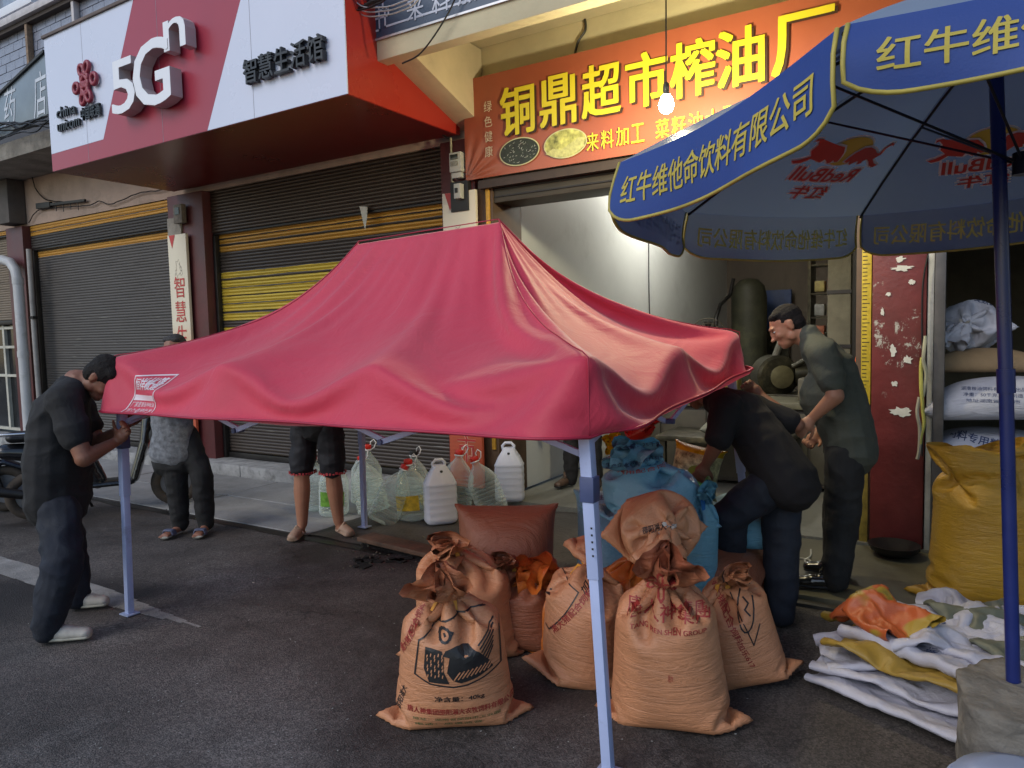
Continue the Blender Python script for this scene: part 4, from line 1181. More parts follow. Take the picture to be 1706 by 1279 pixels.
def upanel(k, s, t):
    """s 0..1 across, t 0 apex .. 1 edge"""
    A, B = cor[k], cor[(k+1) % 8]
    p = apex.lerp(A.lerp(B, s), t)
    p.z += .16*(t-t*t)*1.0 - .10*math.sin(math.pi*s)*t*(1-t)*.8 - .035*math.sin(math.pi*s)*t*t*.6
    inw = Vector((UC.x-p.x, UC.y-p.y, 0)); 
    if inw.length > 1e-5: p += inw.normalized()*(.035*math.sin(math.pi*s)*t*t)
    return p
def uval(k, s, w):
    """valance: w 0 top..1 bottom"""
    p = upanel(k, s, 1.0)
    out = Vector((p.x-UC.x, p.y-UC.y, 0)).normalized()
    rag = min(1, 8*s, 8*(1-s)); c = math.sqrt(max(0, 1-(1-rag)**2))
    dep = (.205 if k != 5 else .155)*(.60+.40*c)
    wob = .016*noise.noise(Vector((k*3.1+s*4, w*1.2, 1))) + .012*math.sin(s*9+k*2)*w
    return p + out*(.025*math.sin(w*2.2) + wob*w) + Vector((0, 0, -dep*w + .006))
for k in range(8):
    MB().grid(lambda s, t: upanel(k, s, max(.02, t)) + Vector((0, 0, .004)), 14, 22).build('canopy_panel', m_uout, um, sm=180)
    def vin(s, w):
        p = uval(k, s, w); inw = Vector((UC.x-p.x, UC.y-p.y, 0)).normalized(); return p + inw*.004
    s0, s1 = .012, .988
    MB().grid(lambda s, w: uval(k, s0+(s1-s0)*s, w), 40, 8).build('valance', m_uout, um, sm=180)
    pts = [uval(k, s0, w) for w in (0, .35, .7)] + [uval(k, s0+(s1-s0)*i/40, 1) for i in range(41)] + [uval(k, s1, w) for w in (.7, .35, 0)]
    MB().tube(pts, .0055, 6).build('piping', m_upipe, um, sm=180)
    # rib and strut
    A = cor[k]
    MB().tube([upanel(k, 0, t) - Vector((0, 0, .014)) for t in (.02, .2, .4, .6, .8, .99)], .006, 6).build('rib', m_rib, um)
    mid = upanel(k, 0, .52) - Vector((0, 0, .018))
    MB().tube([UC + Vector((0, 0, 2.05)), mid], .0045, 6).build('strut', m_rib, um)
# lettering on the outer faces; shows through, mirrored, on the inner faces
TXT = '红牛维他命饮料有限公司'
def map_geo(name, v, f, fn, mat, maxlen=.03):
    V, F = subdiv_geo(v, f, maxlen)
    me = bpy.data.meshes.new(name); me.from_pydata([tuple(fn(p)) for p in V], [], F); me.update()
    return link_mesh(name, me, mat, um)
vw, vh = 1.0, .205
for k in (1, 2, 3, 4, 5, 6):
    # text runs so that it reads from outside: outside viewer sees s decreasing left to right for ccw corners
    v, f = text_bold(TXT, .86, .095, 0, .02)
    def fo(p, k=k):
        s = .5 + p[0]/vw; w = .52 - p[1]/vh
        q = uval(k, min(.98, max(.02, s)), w); o_ = Vector((q.x-UC.x, q.y-UC.y, 0)).normalized(); return q + o_*.003
    def fi(p, k=k):
        s = .5 + p[0]/vw; w = .52 - p[1]/vh
        q = uval(k, min(.98, max(.02, s)), w); o_ = Vector((q.x-UC.x, q.y-UC.y, 0)).normalized(); return q - o_*.004
    if k in (3, 4, 5, 6): map_geo('valance_lettering', v, f, fo, m_utx)
    if k in (1, 2): map_geo('valance_lettering', v, f, fi, m_utx_in)
# emblem on the panels
m_er = M('emblem_red', (.60,.06,.045), .55, var=.08); m_ey = M('emblem_yellow', (.66,.52,.06), .55, var=.06); m_ew = M('emblem_white', (.78,.78,.80), .6, var=.02)
def panel_pt(k, x, y, off):
    t = .64 + (-y)*.95; s = .5 + x/(1.0*t)
    q = upanel(k, s, t); return q + Vector((0, 0, off))
bull = [(-.23,-.055),(-.20,-.045),(-.165,-.022),(-.185,.002),(-.178,.030),(-.19,.05),(-.205,.042),(-.20,.055),(-.182,.06),(-.168,.035),(-.170,.008),(-.15,.012),(-.12,.030),(-.085,.042),(-.052,.038),(-.03,.010),(-.022,-.012),(-.018,-.035),(-.034,-.038),(-.045,-.028),(-.05,-.042),(-.062,-.048),(-.075,-.036),(-.09,-.028),(-.10,-.045),(-.118,-.042),(-.115,-.030),(-.13,-.02),(-.155,-.034),(-.185,-.058),(-.215,-.066)]
def ring_shape(pts, d):
    c = (sum(p[0] for p in pts)/len(pts), sum(p[1] for p in pts)/len(pts))
    out = []
    for i, p in enumerate(pts):
        a, b = pts[i-1], pts[(i+1) % len(pts)]; t = (b[0]-a[0], b[1]-a[1]); L = math.hypot(*t)+1e-9
        n = (-t[1]/L, t[0]/L)
        out.append((p[0]+n[0]*d, p[1]+n[1]*d))
    return out
def area(p): return sum(p[i-1][0]*p[i][1]-p[i][0]*p[i-1][1] for i in range(len(p)))/2
def emblem(k, below, mirror):
    sg_ = -1 if mirror else 1; o0 = -.010 if below else .008; st = -.003 if below else .002
    def put(nm, v, f, mat, lay): map_geo(nm, v, f, lambda p: panel_pt(k, p[0]*EX, p[1], o0+st*lay), mat, .03)
    EX = 1.0
    n = 28
    c = [(.0+.098*math.cos(2*math.pi*i/n), .012+.072*math.sin(2*math.pi*i/n), 0) for i in range(n)]
    c2 = [(.105*math.cos(2*math.pi*i/n), .012+.079*math.sin(2*math.pi*i/n), 0) for i in range(n)]
    put('emblem_edge', c2, [tuple(range(n))], m_ew, 0); put('emblem_disc', c, [tuple(range(n))], m_ey, 1)
    for s_ in (1, -1):
        b = [(x*s_, y) for x, y in bull]
        d = .008 if area(b) < 0 else -.008
        put('emblem_edge', [(x, y, 0) for x, y in ring_shape(b, d)], [tuple(range(len(b)))], m_ew, 2)
        put('emblem_bull', [(x, y, 0) for x, y in b], [tuple(range(len(b)))], m_er, 3)
    for s_, w, h, yy in (('RedBull', .34, .072, -.115), ('红牛', .20, .072, -.21)):
        v, f = text_bold(s_, w+.024, h+.020, 0, .26); v = v.copy(); v[:, 0] *= sg_; v[:, 1] += yy
        put('emblem_edge', v, f, m_ew, 0)
        v, f = text_bold(s_, w, h, 0, .05); v = v.copy(); v[:, 0] *= sg_; v[:, 1] += yy
        put('emblem_lettering', v, f, m_er, 1)
for k in (1, 2, 0): emblem(k, True, False)
for k in (3, 4): emblem(k, False, False)
# pole, collar, finial
tip = UC + Vector((-.02, 0, 2.64))
MB().tube([PY(1688, 1135, 2.9), PY(1676, 640, 2.91), PY(1659, 100, 2.92), tip], .0215, 16).build('pole', m_pole, um, sm=40)
MB().tube([PY(1676.5, 655, 2.91), PY(1675.5, 615, 2.91)], .027, 16).build('pole_collar', m_pole, um, sm=40)
MB().tube([UC + Vector((0, 0, 2.02)), UC + Vector((0, 0, 2.09))], .034, 16).build('runner', m_rib, um, sm=40)
MB().lathe([(.03, 0), (.035, .02), (.02, .05), (.001, .07)], 14, Matrix.Translation(apex)).build('finial', m_pole, um, sm=60)
# concrete block holding the pole
cb = thing('umbrella_base', 'rough grey concrete block holding the blue umbrella pole', 'base', (.2, 2.85, 0))
def cbp(a, b):
    th = 2*math.pi*a; z = .335*min(1, b*1.35); r = .235 if b < .74 else .235*(1-(b-.74)/.26)
    q = Vector((.255+math.copysign(abs(math.cos(th))**.55, math.cos(th))*r, 2.80+math.copysign(abs(math.sin(th))**.55, math.sin(th))*r, z))
    nz = noise.noise(q*9)*.02 + noise.noise(q*27)*.008
    return q + Vector((math.cos(th)*nz, math.sin(th)*nz, nz*.8 if b > .7 else 0))
MB().grid(cbp, 70, 50).build('concrete_block', M('mossy_concrete', (.17,.155,.135), .9, var=.4, scale=7, bump=1.0, bscale=35, dirt=(.05,.045,.035), dscale=4, damt=.45), cb, sm=180)
# ================================================================== SACKS
def sack_material(name, col, stain_glow=(.30,.075,.04), z0=.42, z1=.72, rough=.42, damt=.6, wave=75, var=.14, trans=.0):
    m = M(name, col, rough, var=var, scale=3, bump=.25, bscale=260, spec=.5, trans=trans)
    add_wave_bump(m, wave, 'Z', .22, .0022, 3.0)
    n = m.node_tree.nodes; l = m.node_tree.links; p = n['Principled BSDF']
    if stain_glow:  # neck dirt; on tan sacks also the canopy's red light painted in
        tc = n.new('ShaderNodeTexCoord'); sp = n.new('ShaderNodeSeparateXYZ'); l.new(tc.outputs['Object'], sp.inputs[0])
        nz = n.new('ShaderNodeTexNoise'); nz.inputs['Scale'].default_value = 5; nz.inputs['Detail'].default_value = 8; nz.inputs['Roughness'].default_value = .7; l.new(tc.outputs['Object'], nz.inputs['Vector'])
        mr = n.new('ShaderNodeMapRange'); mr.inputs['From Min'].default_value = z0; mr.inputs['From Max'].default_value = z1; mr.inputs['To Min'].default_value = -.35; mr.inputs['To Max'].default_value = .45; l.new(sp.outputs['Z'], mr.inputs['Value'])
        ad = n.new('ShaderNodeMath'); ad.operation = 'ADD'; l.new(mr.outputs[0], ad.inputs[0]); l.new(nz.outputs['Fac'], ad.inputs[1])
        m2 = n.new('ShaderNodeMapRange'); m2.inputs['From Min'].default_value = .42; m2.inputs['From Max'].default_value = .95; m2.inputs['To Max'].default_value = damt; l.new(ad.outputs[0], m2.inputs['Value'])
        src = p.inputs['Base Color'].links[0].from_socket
        mx = n.new('ShaderNodeMix'); mx.data_type = 'RGBA'; l.new(m2.outputs[0], mx.inputs['Factor']); l.new(src, mx.inputs['A']); mx.inputs['B'].default_value = tuple(stain_glow)+(1,)
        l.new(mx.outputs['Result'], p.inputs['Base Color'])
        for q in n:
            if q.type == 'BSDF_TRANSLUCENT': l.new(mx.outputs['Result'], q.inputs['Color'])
    return m
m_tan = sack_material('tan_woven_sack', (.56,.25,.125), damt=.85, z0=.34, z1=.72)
m_tan2 = sack_material('brown_woven_sack', (.30,.105,.055), stain_glow=(.2,.02,.012), damt=.8)
m_orsack = sack_material('orange_sack', (.60,.17,.03), stain_glow=(.38,.03,.012), z0=.3, z1=.5, rough=.33, damt=.85, wave=0.01)
m_blsack = sack_material('blue_woven_sack', (.16,.36,.50), stain_glow=None, rough=.28)
m_blcrk = sack_material('pale_blue_sack', (.14,.35,.47), stain_glow=None, rough=.35, wave=28)
m_dkblue = M('deep_blue_plastic', (.02,.12,.34), .25, var=.2, scale=8, spec=.7)
m_skyb = M('sky_blue_plastic', (.10,.36,.62), .25, var=.15, scale=6, spec=.7)
m_ylsack = sack_material('yellow_woven_sack', (.50,.27,.025), stain_glow=(.18,.09,.02), z0=-.6, z1=1.6, rough=.38, damt=.45)
m_whsack = sack_material('white_woven_sack', (.42,.43,.50), stain_glow=(.2,.2,.2), z0=-.4, z1=1.0, rough=.4, damt=.3)
m_whsheet = sack_material('white_empty_sack', (.44,.44,.52), stain_glow=(.22,.2,.2), z0=-.5, z1=.9, rough=.42, damt=.4, wave=90)
m_yelpl = M('yellow_plastic', (.62,.42,.01), .28, var=.2, scale=12, spec=.6)
m_redpl = M('red_plastic', (.45,.02,.015), .3, var=.2, scale=12)
m_tie = M('tie_tape', (.62,.28,.03), .5, var=.2, scale=20)
m_tiew = M('white_tie', (.5,.48,.46), .5, var=.2, scale=20)
pr_black = M('print_black', (.018,.018,.02), .5, var=.2, scale=30)
pr_red = M('print_red', (.33,.035,.03), .5, var=.25, scale=30)
pr_green = M('print_green', (.05,.12,.04), .5, var=.2)
pr_blue = M('print_blue', (.03,.05,.13), .5, var=.2)

SP = {}
SP['a'] = sim_sack(W=.60, L=.90, fill=.62, neck=.77, seed=11, p=9, grav=1.2, steps=85)
SP['b'] = sim_sack(W=.56, L=.90, fill=.62, neck=.79, seed=5, p=9, grav=1.1, lean=(.05, .02), steps=85)
SP['c'] = sim_sack(W=.55, L=.96, fill=.64, neck=.82, seed=23, p=8, grav=1.5, lean=(-.06, .03), steps=85)
SP['pillow'] = sim_sack(W=.50, L=.82, R=44, closed_top=True, zflat=True, p=11, seed=4, steps=70)
SP['pillow2'] = sim_sack(W=.54, L=.84, R=44, closed_top=True, zflat=True, p=7, seed=9, steps=70)
SP['soft'] = sim_sack(W=.42, L=.60, N=48, R=42, fill=.5, neck=.73, seed=31, p=6, grav=2.0, steps=75)
SP['big'] = sim_sack(W=.80, L=1.16, fill=.75, neck=.80, seed=41, p=9, grav=1.0, neck_r=.20, flare=1.6, steps=80)
def crumple_flare(P, neck):
    R, N, _ = P.shape; j0 = int(round(neck*(R-1)))
    n = tube_normals(P); n /= np.linalg.norm(n, axis=-1, keepdims=True)+1e-9
    for j in range(j0+1, R):
        a = min(1, (j-j0)/4)
        for i in range(N):
            q = Vector(P[j, i])*17
            P[j, i] += n[j, i]*a*.016*noise.noise(q) + np.array(noise.noise_vector(q*1.3+Vector((5, 2, 8))))*.014*a
    return P
for k_, n_ in (('a', .77), ('b', .79), ('c', .82), ('soft', .73)): SP[k_] = crumple_flare(SP[k_], n_)
SME = {k: sack_mesh('sack', P) for k, P in SP.items()}
NECK = {'a': .77, 'b': .79, 'c': .82, 'soft': .73, 'big': .80}
def put_sack(proto, name, mat, label, group, loc, rot=(0, 0, 0), sc=(1, 1, 1), tie=None, cat='sack', mirror=False):
    me = SME[proto].copy(); s = list(sc)
    if mirror: s[0] = -s[0]
    me.transform(Matrix.Diagonal((*s, 1)))
    if mirror: me.flip_normals()
    o = bpy.data.objects.new(name, me); COL.objects.link(o); me.materials.append(mat)
    o.location = loc; o.rotation_euler = tuple(math.radians(a) for a in rot)
    tag(o, label, cat, group)
    if tie and proto in NECK:
        P = SP[proto]; j = int(round(NECK[proto]*(P.shape[0]-1))); ring = P[j]; c = ring.mean(0)
        q = [((c + (x-c)*1.25)*np.array(s)) for x in ring[::3]]
        t = MB().tube([Vector(x) for x in q], .008*max(.6, sc[0]), 6, closed=True)
        c = Vector(c*np.array(s))
        for a_, L in ((random.uniform(2.5, 4.0), .09), (random.uniform(4, 5.5), .07)):
            d = Vector((math.cos(a_), math.sin(a_)-.6, -.2)).normalized()
            side = d.cross(UZ).normalized()*.012
            p0 = c + d*.02; p1 = c + d*L*.6 + Vector((0, 0, .012)); p2 = c + d*L - Vector((0, 0, .03))
            t.add([p0-side*.5, p0+side*.5, p1+side, p1-side, p2+side*.7, p2-side*.7], [(0,1,2,3), (3,2,4,5)])
        me2 = bpy.data.meshes.new('tie'); me2.from_pydata(t.v, [], t.f); me2.update(); smooth_me(me2, 50)
        link_mesh('tie', me2, tie, o, world_coords=False)
    return o
def bvh_of(o):
    M_ = pmat(o); me = o.data
    return BVHTree.FromPolygons([tuple(M_ @ v.co) for v in me.vertices], [tuple(p.vertices) for p in me.polygons])
def camframe(center, roll=0, yaw=None):
    """frame standing upright at center, facing the street side it is seen from"""
    c = Vector(center); n = Vector((0-c.x, 0-c.y, 0)).normalized() if yaw is None else Vector((math.sin(yaw), -math.cos(yaw), 0))
    r = UZ.cross(n).normalized(); u = UZ.copy()
    if roll: 
        q = Matrix.Rotation(roll, 3, n); r = q @ r; u = q @ u
    return frame(c, r, u)
def stroke(pts, w, closed=False):
    m = len(pts); V = []; F = []
    rng_ = range(m if closed else m-1)
    for i in rng_:
        a, b = Vector(pts[i]), Vector(pts[(i+1) % m]); d = (b-a).normalized(); nn = Vector((-d.y, d.x))*w/2; e = d*w*.45
        k = len(V); V += [(*(a-nn-e), 0), (*(b-nn+e), 0), (*(b+nn+e), 0), (*(a+nn-e), 0)]; F.append((k, k+1, k+2, k+3))
    return V, F
def ptext(o, bv, fr, s, x, y, w, h, mat, rot=0, bold=.03, name='print_lettering', off=.0022):
    v, f = text_bold(s, w, h, 0, bold)
    c, sn = math.cos(rot), math.sin(rot)
    V = [(x + a*c - b*sn, y + a*sn + b*c, 0) for a, b, _ in v]
    return project(name, V, f, fr, bv, mat, o, off, .018)
def pshape(o, bv, fr, polys, mat, name='print_shape', off=.0022, ox=0, oy=0, s=1, rot=0):
    V = []; F = []; c, sn = math.cos(rot)*s, math.sin(rot)*s
    for vv, ff in polys:
        k = len(V); V += [(ox + a[0]*c - a[1]*sn, oy + a[0]*sn + a[1]*c, 0) for a in vv]; F += [tuple(i+k for i in q) for q in ff]
    r = project(name, V, F, fr, bv, mat, o, off, .018)
    if r is not None and name in ('feather_lines', 'print_tail', 'print_bird'): r['kind'] = 'stuff'
    return r
def poly(p): return ([(a, b, 0) for a, b in p], [tuple(range(len(p)))])
shield = [(-.169,.216),(-.148,.352),(-.073,.40),(.0,.425),(.081,.436),(.158,.425),(.163,.227),(.095,.198),(.03,.180),(-.022,.176),(-.11,.187)]
breast = [(-.123,.334),(-.132,.249),(-.114,.194),(-.037,.190),(-.058,.242),(-.055,.293),(-.062,.319),(-.10,.330)]
wing = [(-.048,.319),(-.007,.332),(.037,.326),(.081,.301),(.117,.257),(.131,.229),(.066,.202),(.007,.190),(-.022,.202),(-.044,.235),(-.033,.293),(-.059,.300)]
tails = [[(.077+.006*k,.326-.013*k), (.136-.001*k,.392-.017*k)] for k in range(6)]
zig = []
for k in range(9):
    x = -.018 + .016*k; zig.append([(x, .205+.003*k), (x+.022, .235+.0025*k)])
head = [[(-.05+.020*math.cos(a), .367+.020*math.sin(a)) for a in [2*math.pi*i/12 for i in range(12)]]]
specks = [[(-.118+.014*(k % 5), .215+.02*(k//5)+.006*(k % 2)), (-.116+.014*(k % 5), .224+.02*(k//5)+.006*(k % 2))] for k in range(25)]
def bird_print(o, bv, fr, ox=0, oy=0, s=1, rot=0, tanmat=None, full=True):
    a = dict(ox=ox, oy=oy, s=s, rot=rot)
    pshape(o, bv, fr, [stroke(shield, .006, True)], pr_black, 'print_frame', **a)
    if full:
        pshape(o, bv, fr, [poly(breast), poly(wing)], pr_black, 'print_bird', **a)
        pshape(o, bv, fr, [stroke(h, .009, True) for h in head] + [poly([(-.056,.372),(-.048,.375),(-.044,.367),(-.052,.362)])] + [stroke([(-.035,.380),(-.02,.375),(-.03,.355)], .006)], pr_black, 'print_bird_head', **a)
        pshape(o, bv, fr, [stroke(z, .005) for z in zig] + [stroke(z, .004) for z in specks], tanmat or m_tan, 'feather_lines', off=.0036, **a)
    pshape(o, bv, fr, [stroke(t, .006) for t in tails], pr_black, 'print_tail', **a)

for m_, a_, b_ in ((m_tan, 7, .012), (m_tan2, 7, .012), (m_whsack, 8, .012), (m_ylsack, 6, .015), (m_blsack, 7, .01), (m_whsheet, 11, .012), (m_orsack, 9, .012)): big_bump(m_, a_, b_, .6)
def crease_bump(m, sc=(2.2, 2.2, 16), dist=.008, st=.5):
    n = m.node_tree.nodes; l = m.node_tree.links; p = n['Principled BSDF']
    tc = n.new('ShaderNodeTexCoord'); mp = n.new('ShaderNodeMapping'); mp.inputs['Scale'].default_value = sc; mp.inputs['Rotation'].default_value = (.15, .1, 0); l.new(tc.outputs['Object'], mp.inputs[0])
    z = n.new('ShaderNodeTexNoise'); z.inputs['Scale'].default_value = 1.6; z.inputs['Detail'].default_value = 5; z.inputs['Roughness'].default_value = .6; z.inputs['Distortion'].default_value = .8; l.new(mp.outputs[0], z.inputs['Vector'])
    a_ = n.new('ShaderNodeMath'); a_.operation = 'SUBTRACT'; a_.inputs[1].default_value = .5; l.new(z.outputs['Fac'], a_.inputs[0])
    b_ = n.new('ShaderNodeMath'); b_.operation = 'ABSOLUTE'; l.new(a_.outputs[0], b_.inputs[0])
    b = n.new('ShaderNodeBump'); b.invert = True; b.inputs['Strength'].default_value = st; b.inputs['Distance'].default_value = dist; l.new(b_.outputs[0], b.inputs['Height'])
    if p.inputs['Normal'].is_linked: l.new(p.inputs['Normal'].links[0].from_socket, b.inputs['Normal'])
    l.new(b.outputs[0], p.inputs['Normal'])
for m_ in (m_tan, m_tan2, m_ylsack, m_whsack, m_blcrk): crease_bump(m_, dist=.03, st=.6)
G1 = 'full feed sacks grouped in front of the oil mill shop'
# front sack with the bird print
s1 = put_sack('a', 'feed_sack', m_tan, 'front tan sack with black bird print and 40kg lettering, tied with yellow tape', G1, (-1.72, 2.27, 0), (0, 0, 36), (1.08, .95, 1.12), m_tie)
bv1 = bvh_of(s1); fr1 = camframe((-1.70, 2.30, 0), yaw=math.radians(35))
bird_print(s1, bv1, fr1, ox=-.005, oy=.035, s=1.0)
ptext(s1, bv1, fr1, '净含量：40kg', -.005, .158, .19, .026, pr_black)
ptext(s1, bv1, fr1, '唐人神集团邵阳湘大农牧饲料有限公司', 0, .104, .42, .026, pr_red)
ptext(s1, bv1, fr1, '邵阳湘大', -.235, .13, .115, .022, pr_black, rot=math.radians(72))
ptext(s1, bv1, fr1, '湘大饲料', .225, .16, .12, .022, pr_black, rot=math.radians(-70))
ptext(s1, bv1, fr1, '湘大猪配合饲料', -.185, .40, .19, .024, pr_red, rot=math.radians(62))
for k, s_ in enumerate(('地址：湖南省邵阳市工业园', '电话：质量监督')):
    ptext(s1, bv1, fr1, s_, -.02-.03*k, .068-.022*k, .34-.08*k, .012, pr_green, bold=0)
# second sack behind it
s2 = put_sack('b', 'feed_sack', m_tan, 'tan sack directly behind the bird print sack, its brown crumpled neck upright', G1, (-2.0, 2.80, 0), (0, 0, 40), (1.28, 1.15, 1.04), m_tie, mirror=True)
s3 = put_sack('pillow2', 'feed_sack', m_tan2, 'dark reddish brown sack without print at the back left of the group', G1, (-2.06, 3.22, .0), (0, 0, 0), (1, 1, 1))
s3.rotation_euler = (math.radians(84), 0, math.radians(28)); s3.location = (-2.06, 3.24, .31)
s3.data.transform(Matrix.Scale(.78, 4, (0, 1, 0)) @ Matrix.Scale(1.6, 4, (0, 0, 1)) @ Matrix.Scale(1.05, 4, (1, 0, 0)))
bv3 = bvh_of(s3); fr3 = camframe((-2.0, 3.1, 0))
ptext(s3, bv3, fr3, '饲料', .06, .33, .05, .07, pr_red)
# leaning sack, middle left
s2b = put_sack('b', 'feed_sack', m_tan2, 'dark reddish brown upright sack wedged between the bird print sack and the leaning one', G1, (-1.80, 3.0, 0), (0, 0, 10), (.95, .9, .80), m_tie, mirror=True)
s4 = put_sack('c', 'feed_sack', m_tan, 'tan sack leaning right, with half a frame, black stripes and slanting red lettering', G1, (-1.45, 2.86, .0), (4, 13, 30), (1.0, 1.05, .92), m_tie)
bv4 = bvh_of(s4); fr4 = camframe((-1.45, 2.8, 0))
fx = dict(ox=0, oy=0)
pshape(s4, bv4, fr4, [stroke([(-.12,.60),(-.10,.52),(-.05,.47),(.03,.42),(-.03,.33),(-.10,.24),(-.17,.29)], .005)], pr_black, 'print_frame')
pshape(s4, bv4, fr4, [stroke([(-.16,.40-.014*k), (-.09-.008*k,.40-.014*k)], .006) for k in range(6)], pr_black, 'print_tail')
ptext(s4, bv4, fr4, '湘大猪配合饲料', .0, .34, .26, .03, pr_red, rot=math.radians(48))
ptext(s4, bv4, fr4, '加乐613', .09, .47, .13, .028, pr_black, rot=math.radians(48))
ptext(s4, bv4, fr4, '大', -.17, .17, .035, .035, pr_black, rot=math.radians(30))
# front right sack with the flower emblem
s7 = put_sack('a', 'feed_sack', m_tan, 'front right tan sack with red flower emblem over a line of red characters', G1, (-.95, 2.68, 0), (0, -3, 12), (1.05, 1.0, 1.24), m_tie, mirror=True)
bv7 = bvh_of(s7); fr7 = camframe((-.97, 2.6, 0), yaw=math.radians(18))
zt = PY(1085, 1026, 2.5).z
ptext(s7, bv7, fr7, '唐人神集團', .035, zt, .31, .056, pr_red, bold=.015)
ptext(s7, bv7, fr7, 'TANG REN SHEN GROUP', .035, zt-.056, .28, .016, pr_red)
pet = []
for k in range(6):
    a = math.radians(90 + 60*k + 30)
    c, s_ = math.cos(a), math.sin(a); q = [(.006, .0), (.03, .006), (.05, .018), (.056, .03), (.044, .034)]
    for mrr in (1, -1): pet.append(stroke([(x*c - y*mrr*s_, x*s_ + y*mrr*c) for x, y in q], .007))
pshape(s7, bv7, fr7, pet, pr_red, 'print_flower', ox=.01, oy=PY(1070, 982, 2.5).z)
ptext(s7, bv7, fr7, '湘大', .045, .255, .02, .03, pr_red, bold=0)
# right rear sack
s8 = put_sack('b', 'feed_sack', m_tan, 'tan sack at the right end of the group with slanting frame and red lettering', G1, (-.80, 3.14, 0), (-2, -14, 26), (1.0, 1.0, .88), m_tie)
bv8 = bvh_of(s8); fr8 = camframe((-.9, 3.0, 0))
ptext(s8, bv8, fr8, '湘大猪配合饲料', .075, .34, .24, .03, pr_red, rot=math.radians(-62))
ptext(s8, bv8, fr8, '加乐617', .155, .18, .12, .026, pr_red, rot=math.radians(-62))
pshape(s8, bv8, fr8, [stroke([(.08,.56),(.06,.49),(.10,.40),(.15,.30),(.185,.22),(.21,.30)], .005)], pr_black, 'print_frame')
pshape(s8, bv8, fr8, [stroke([(.155+.032*math.cos(a), .36+.085*math.sin(a)) for a in [2*math.pi*i/14 for i in range(14)]], .006, True), stroke([(.145,.40),(.165,.38),(.15,.36),(.17,.34)], .006)], pr_black, 'print_bird_head')
# sack lying on top, tied end towards the street
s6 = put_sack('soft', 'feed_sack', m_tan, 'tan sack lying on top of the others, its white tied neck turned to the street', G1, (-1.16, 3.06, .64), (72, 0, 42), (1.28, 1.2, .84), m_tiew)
bv6 = bvh_of(s6); fr6 = camframe((-1.1, 2.9, 0)); ptext(s6, bv6, fr6, '邵阳湘大', .0, .70, .10, .025, pr_black, rot=math.radians(15))
# orange sacks
s5 = put_sack('soft', 'orange_sack', m_orsack, 'orange sack with red knotted neck between the dark sack and the tent leg', G1, (-1.66, 3.10, .0), (0, -6, 20), (1.4, 1.3, 1.52), m_redpl)
s5b = put_sack('b', 'orange_sack', m_orsack, 'orange sack mostly hidden behind the leaning tan sack', G1, (-1.36, 3.22, 0), (0, 6, 60), (.95, .95, .86), m_redpl)
# sacks that carry the top layer
G2 = 'sacks stacked in the second row behind the tan sacks'
put_sack('pillow', 'feed_sack', m_tan2, 'brown sack lying flat at the bottom of the second row', G2, (-1.25, 3.72, 0), (0, 0, 20), (1.1, 1.0, 1.0))
put_sack('pillow2', 'feed_sack', m_tan2, 'brown sack lying second from the bottom under the blue sack', G2, (-1.22, 3.70, .24), (0, 0, 95), (1, 1, 1.0))
s9 = put_sack('soft', 'blue_sack', m_blsack, 'glossy blue sack with dark lettering and sky blue flared neck, atop the second row', G2, (-1.33, 3.44, .58), (0, 5, 14), (1.75, 1.3, 1.34), m_dkblue)
bv9 = bvh_of(s9); fr9 = camframe((-1.27, 3.3, 0))
ptext(s9, bv9, fr9, '净含量：25千克', -.05, .98, .22, .025, pr_blue, rot=.12)
ptext(s9, bv9, fr9, '生产企业湖南饲料有限公司', -.04, .90, .36, .022, pr_blue, rot=.16)
ptext(s9, bv9, fr9, '猪用配合饲料', -.02, .855, .30, .018, pr_red, rot=.16)
s10 = put_sack('pillow', 'blue_sack', m_blsack, 'pale blue sack half hidden behind the tent leg left of the glossy blue sack', G2, (-1.66, 3.66, .36), (52, 0, 24), (.8, .75, 1.0))
bv10 = bvh_of(s10); fr10 = camframe((-1.6, 3.5, 0))
ptext(s10, bv10, fr10, '生产经营', .04, .62, .16, .02, pr_blue, rot=.1); ptext(s10, bv10, fr10, '配合饲料', .04, .58, .18, .018, pr_blue, rot=.1)
put_sack('pillow2', 'feed_sack', m_tan2, 'brown sack lying flat under the pale blue sack near the tent leg', G2, (-1.75, 3.78, 0), (0, 0, -10), (1.0, .8, 1.2))
s11 = put_sack('b', 'blue_sack', m_blcrk, 'tall crinkled pale blue sack with deep blue knotted neck beside the bending man', G2, (-1.14, 3.50, .22), (0, 3, 25), (.62, .62, .96), m_dkblue)
m_me = s11.data; m_me.materials.append(m_dkblue)
for p in m_me.polygons:
    if p.center.z > .58: p.material_index = 1
m9 = s9.data; m9.materials.append(m_skyb)
for p in m9.polygons:
    if p.center.z > .415*.93/.93: p.material_index = 1
G3 = 'small bright bags behind the blue sacks'
b1 = put_sack('soft', 'plastic_bag', m_yelpl, 'shiny yellow tied bag between the tent leg and the blue sack', G3, (-1.55, 3.80, .74), (-20, -25, 40), (.75, .65, .8), m_yelpl, 'bag')
b2 = put_sack('soft', 'plastic_bag', m_redpl, 'long red tied bag lying behind the yellow bag', G3, (-1.66, 4.0, .90), (10, 55, 20), (.40, .40, .75), m_redpl, 'bag')
m_pic = M('printed_packet', (.38,.36,.10), .35, var=.85, scale=26, tint=(.62,.60,.30))
b3 = put_sack('pillow', 'printed_bag', m_pic, 'yellow and green printed rice bag standing beside the bending man', G3, (-1.26, 4.02, .74), (82, 10, 0), (.62, .36, .8), None, 'bag')
b3.data.materials.append(m_yelpl)
for p in b3.data.polygons:
    if p.center.y > .10: p.material_index = 1
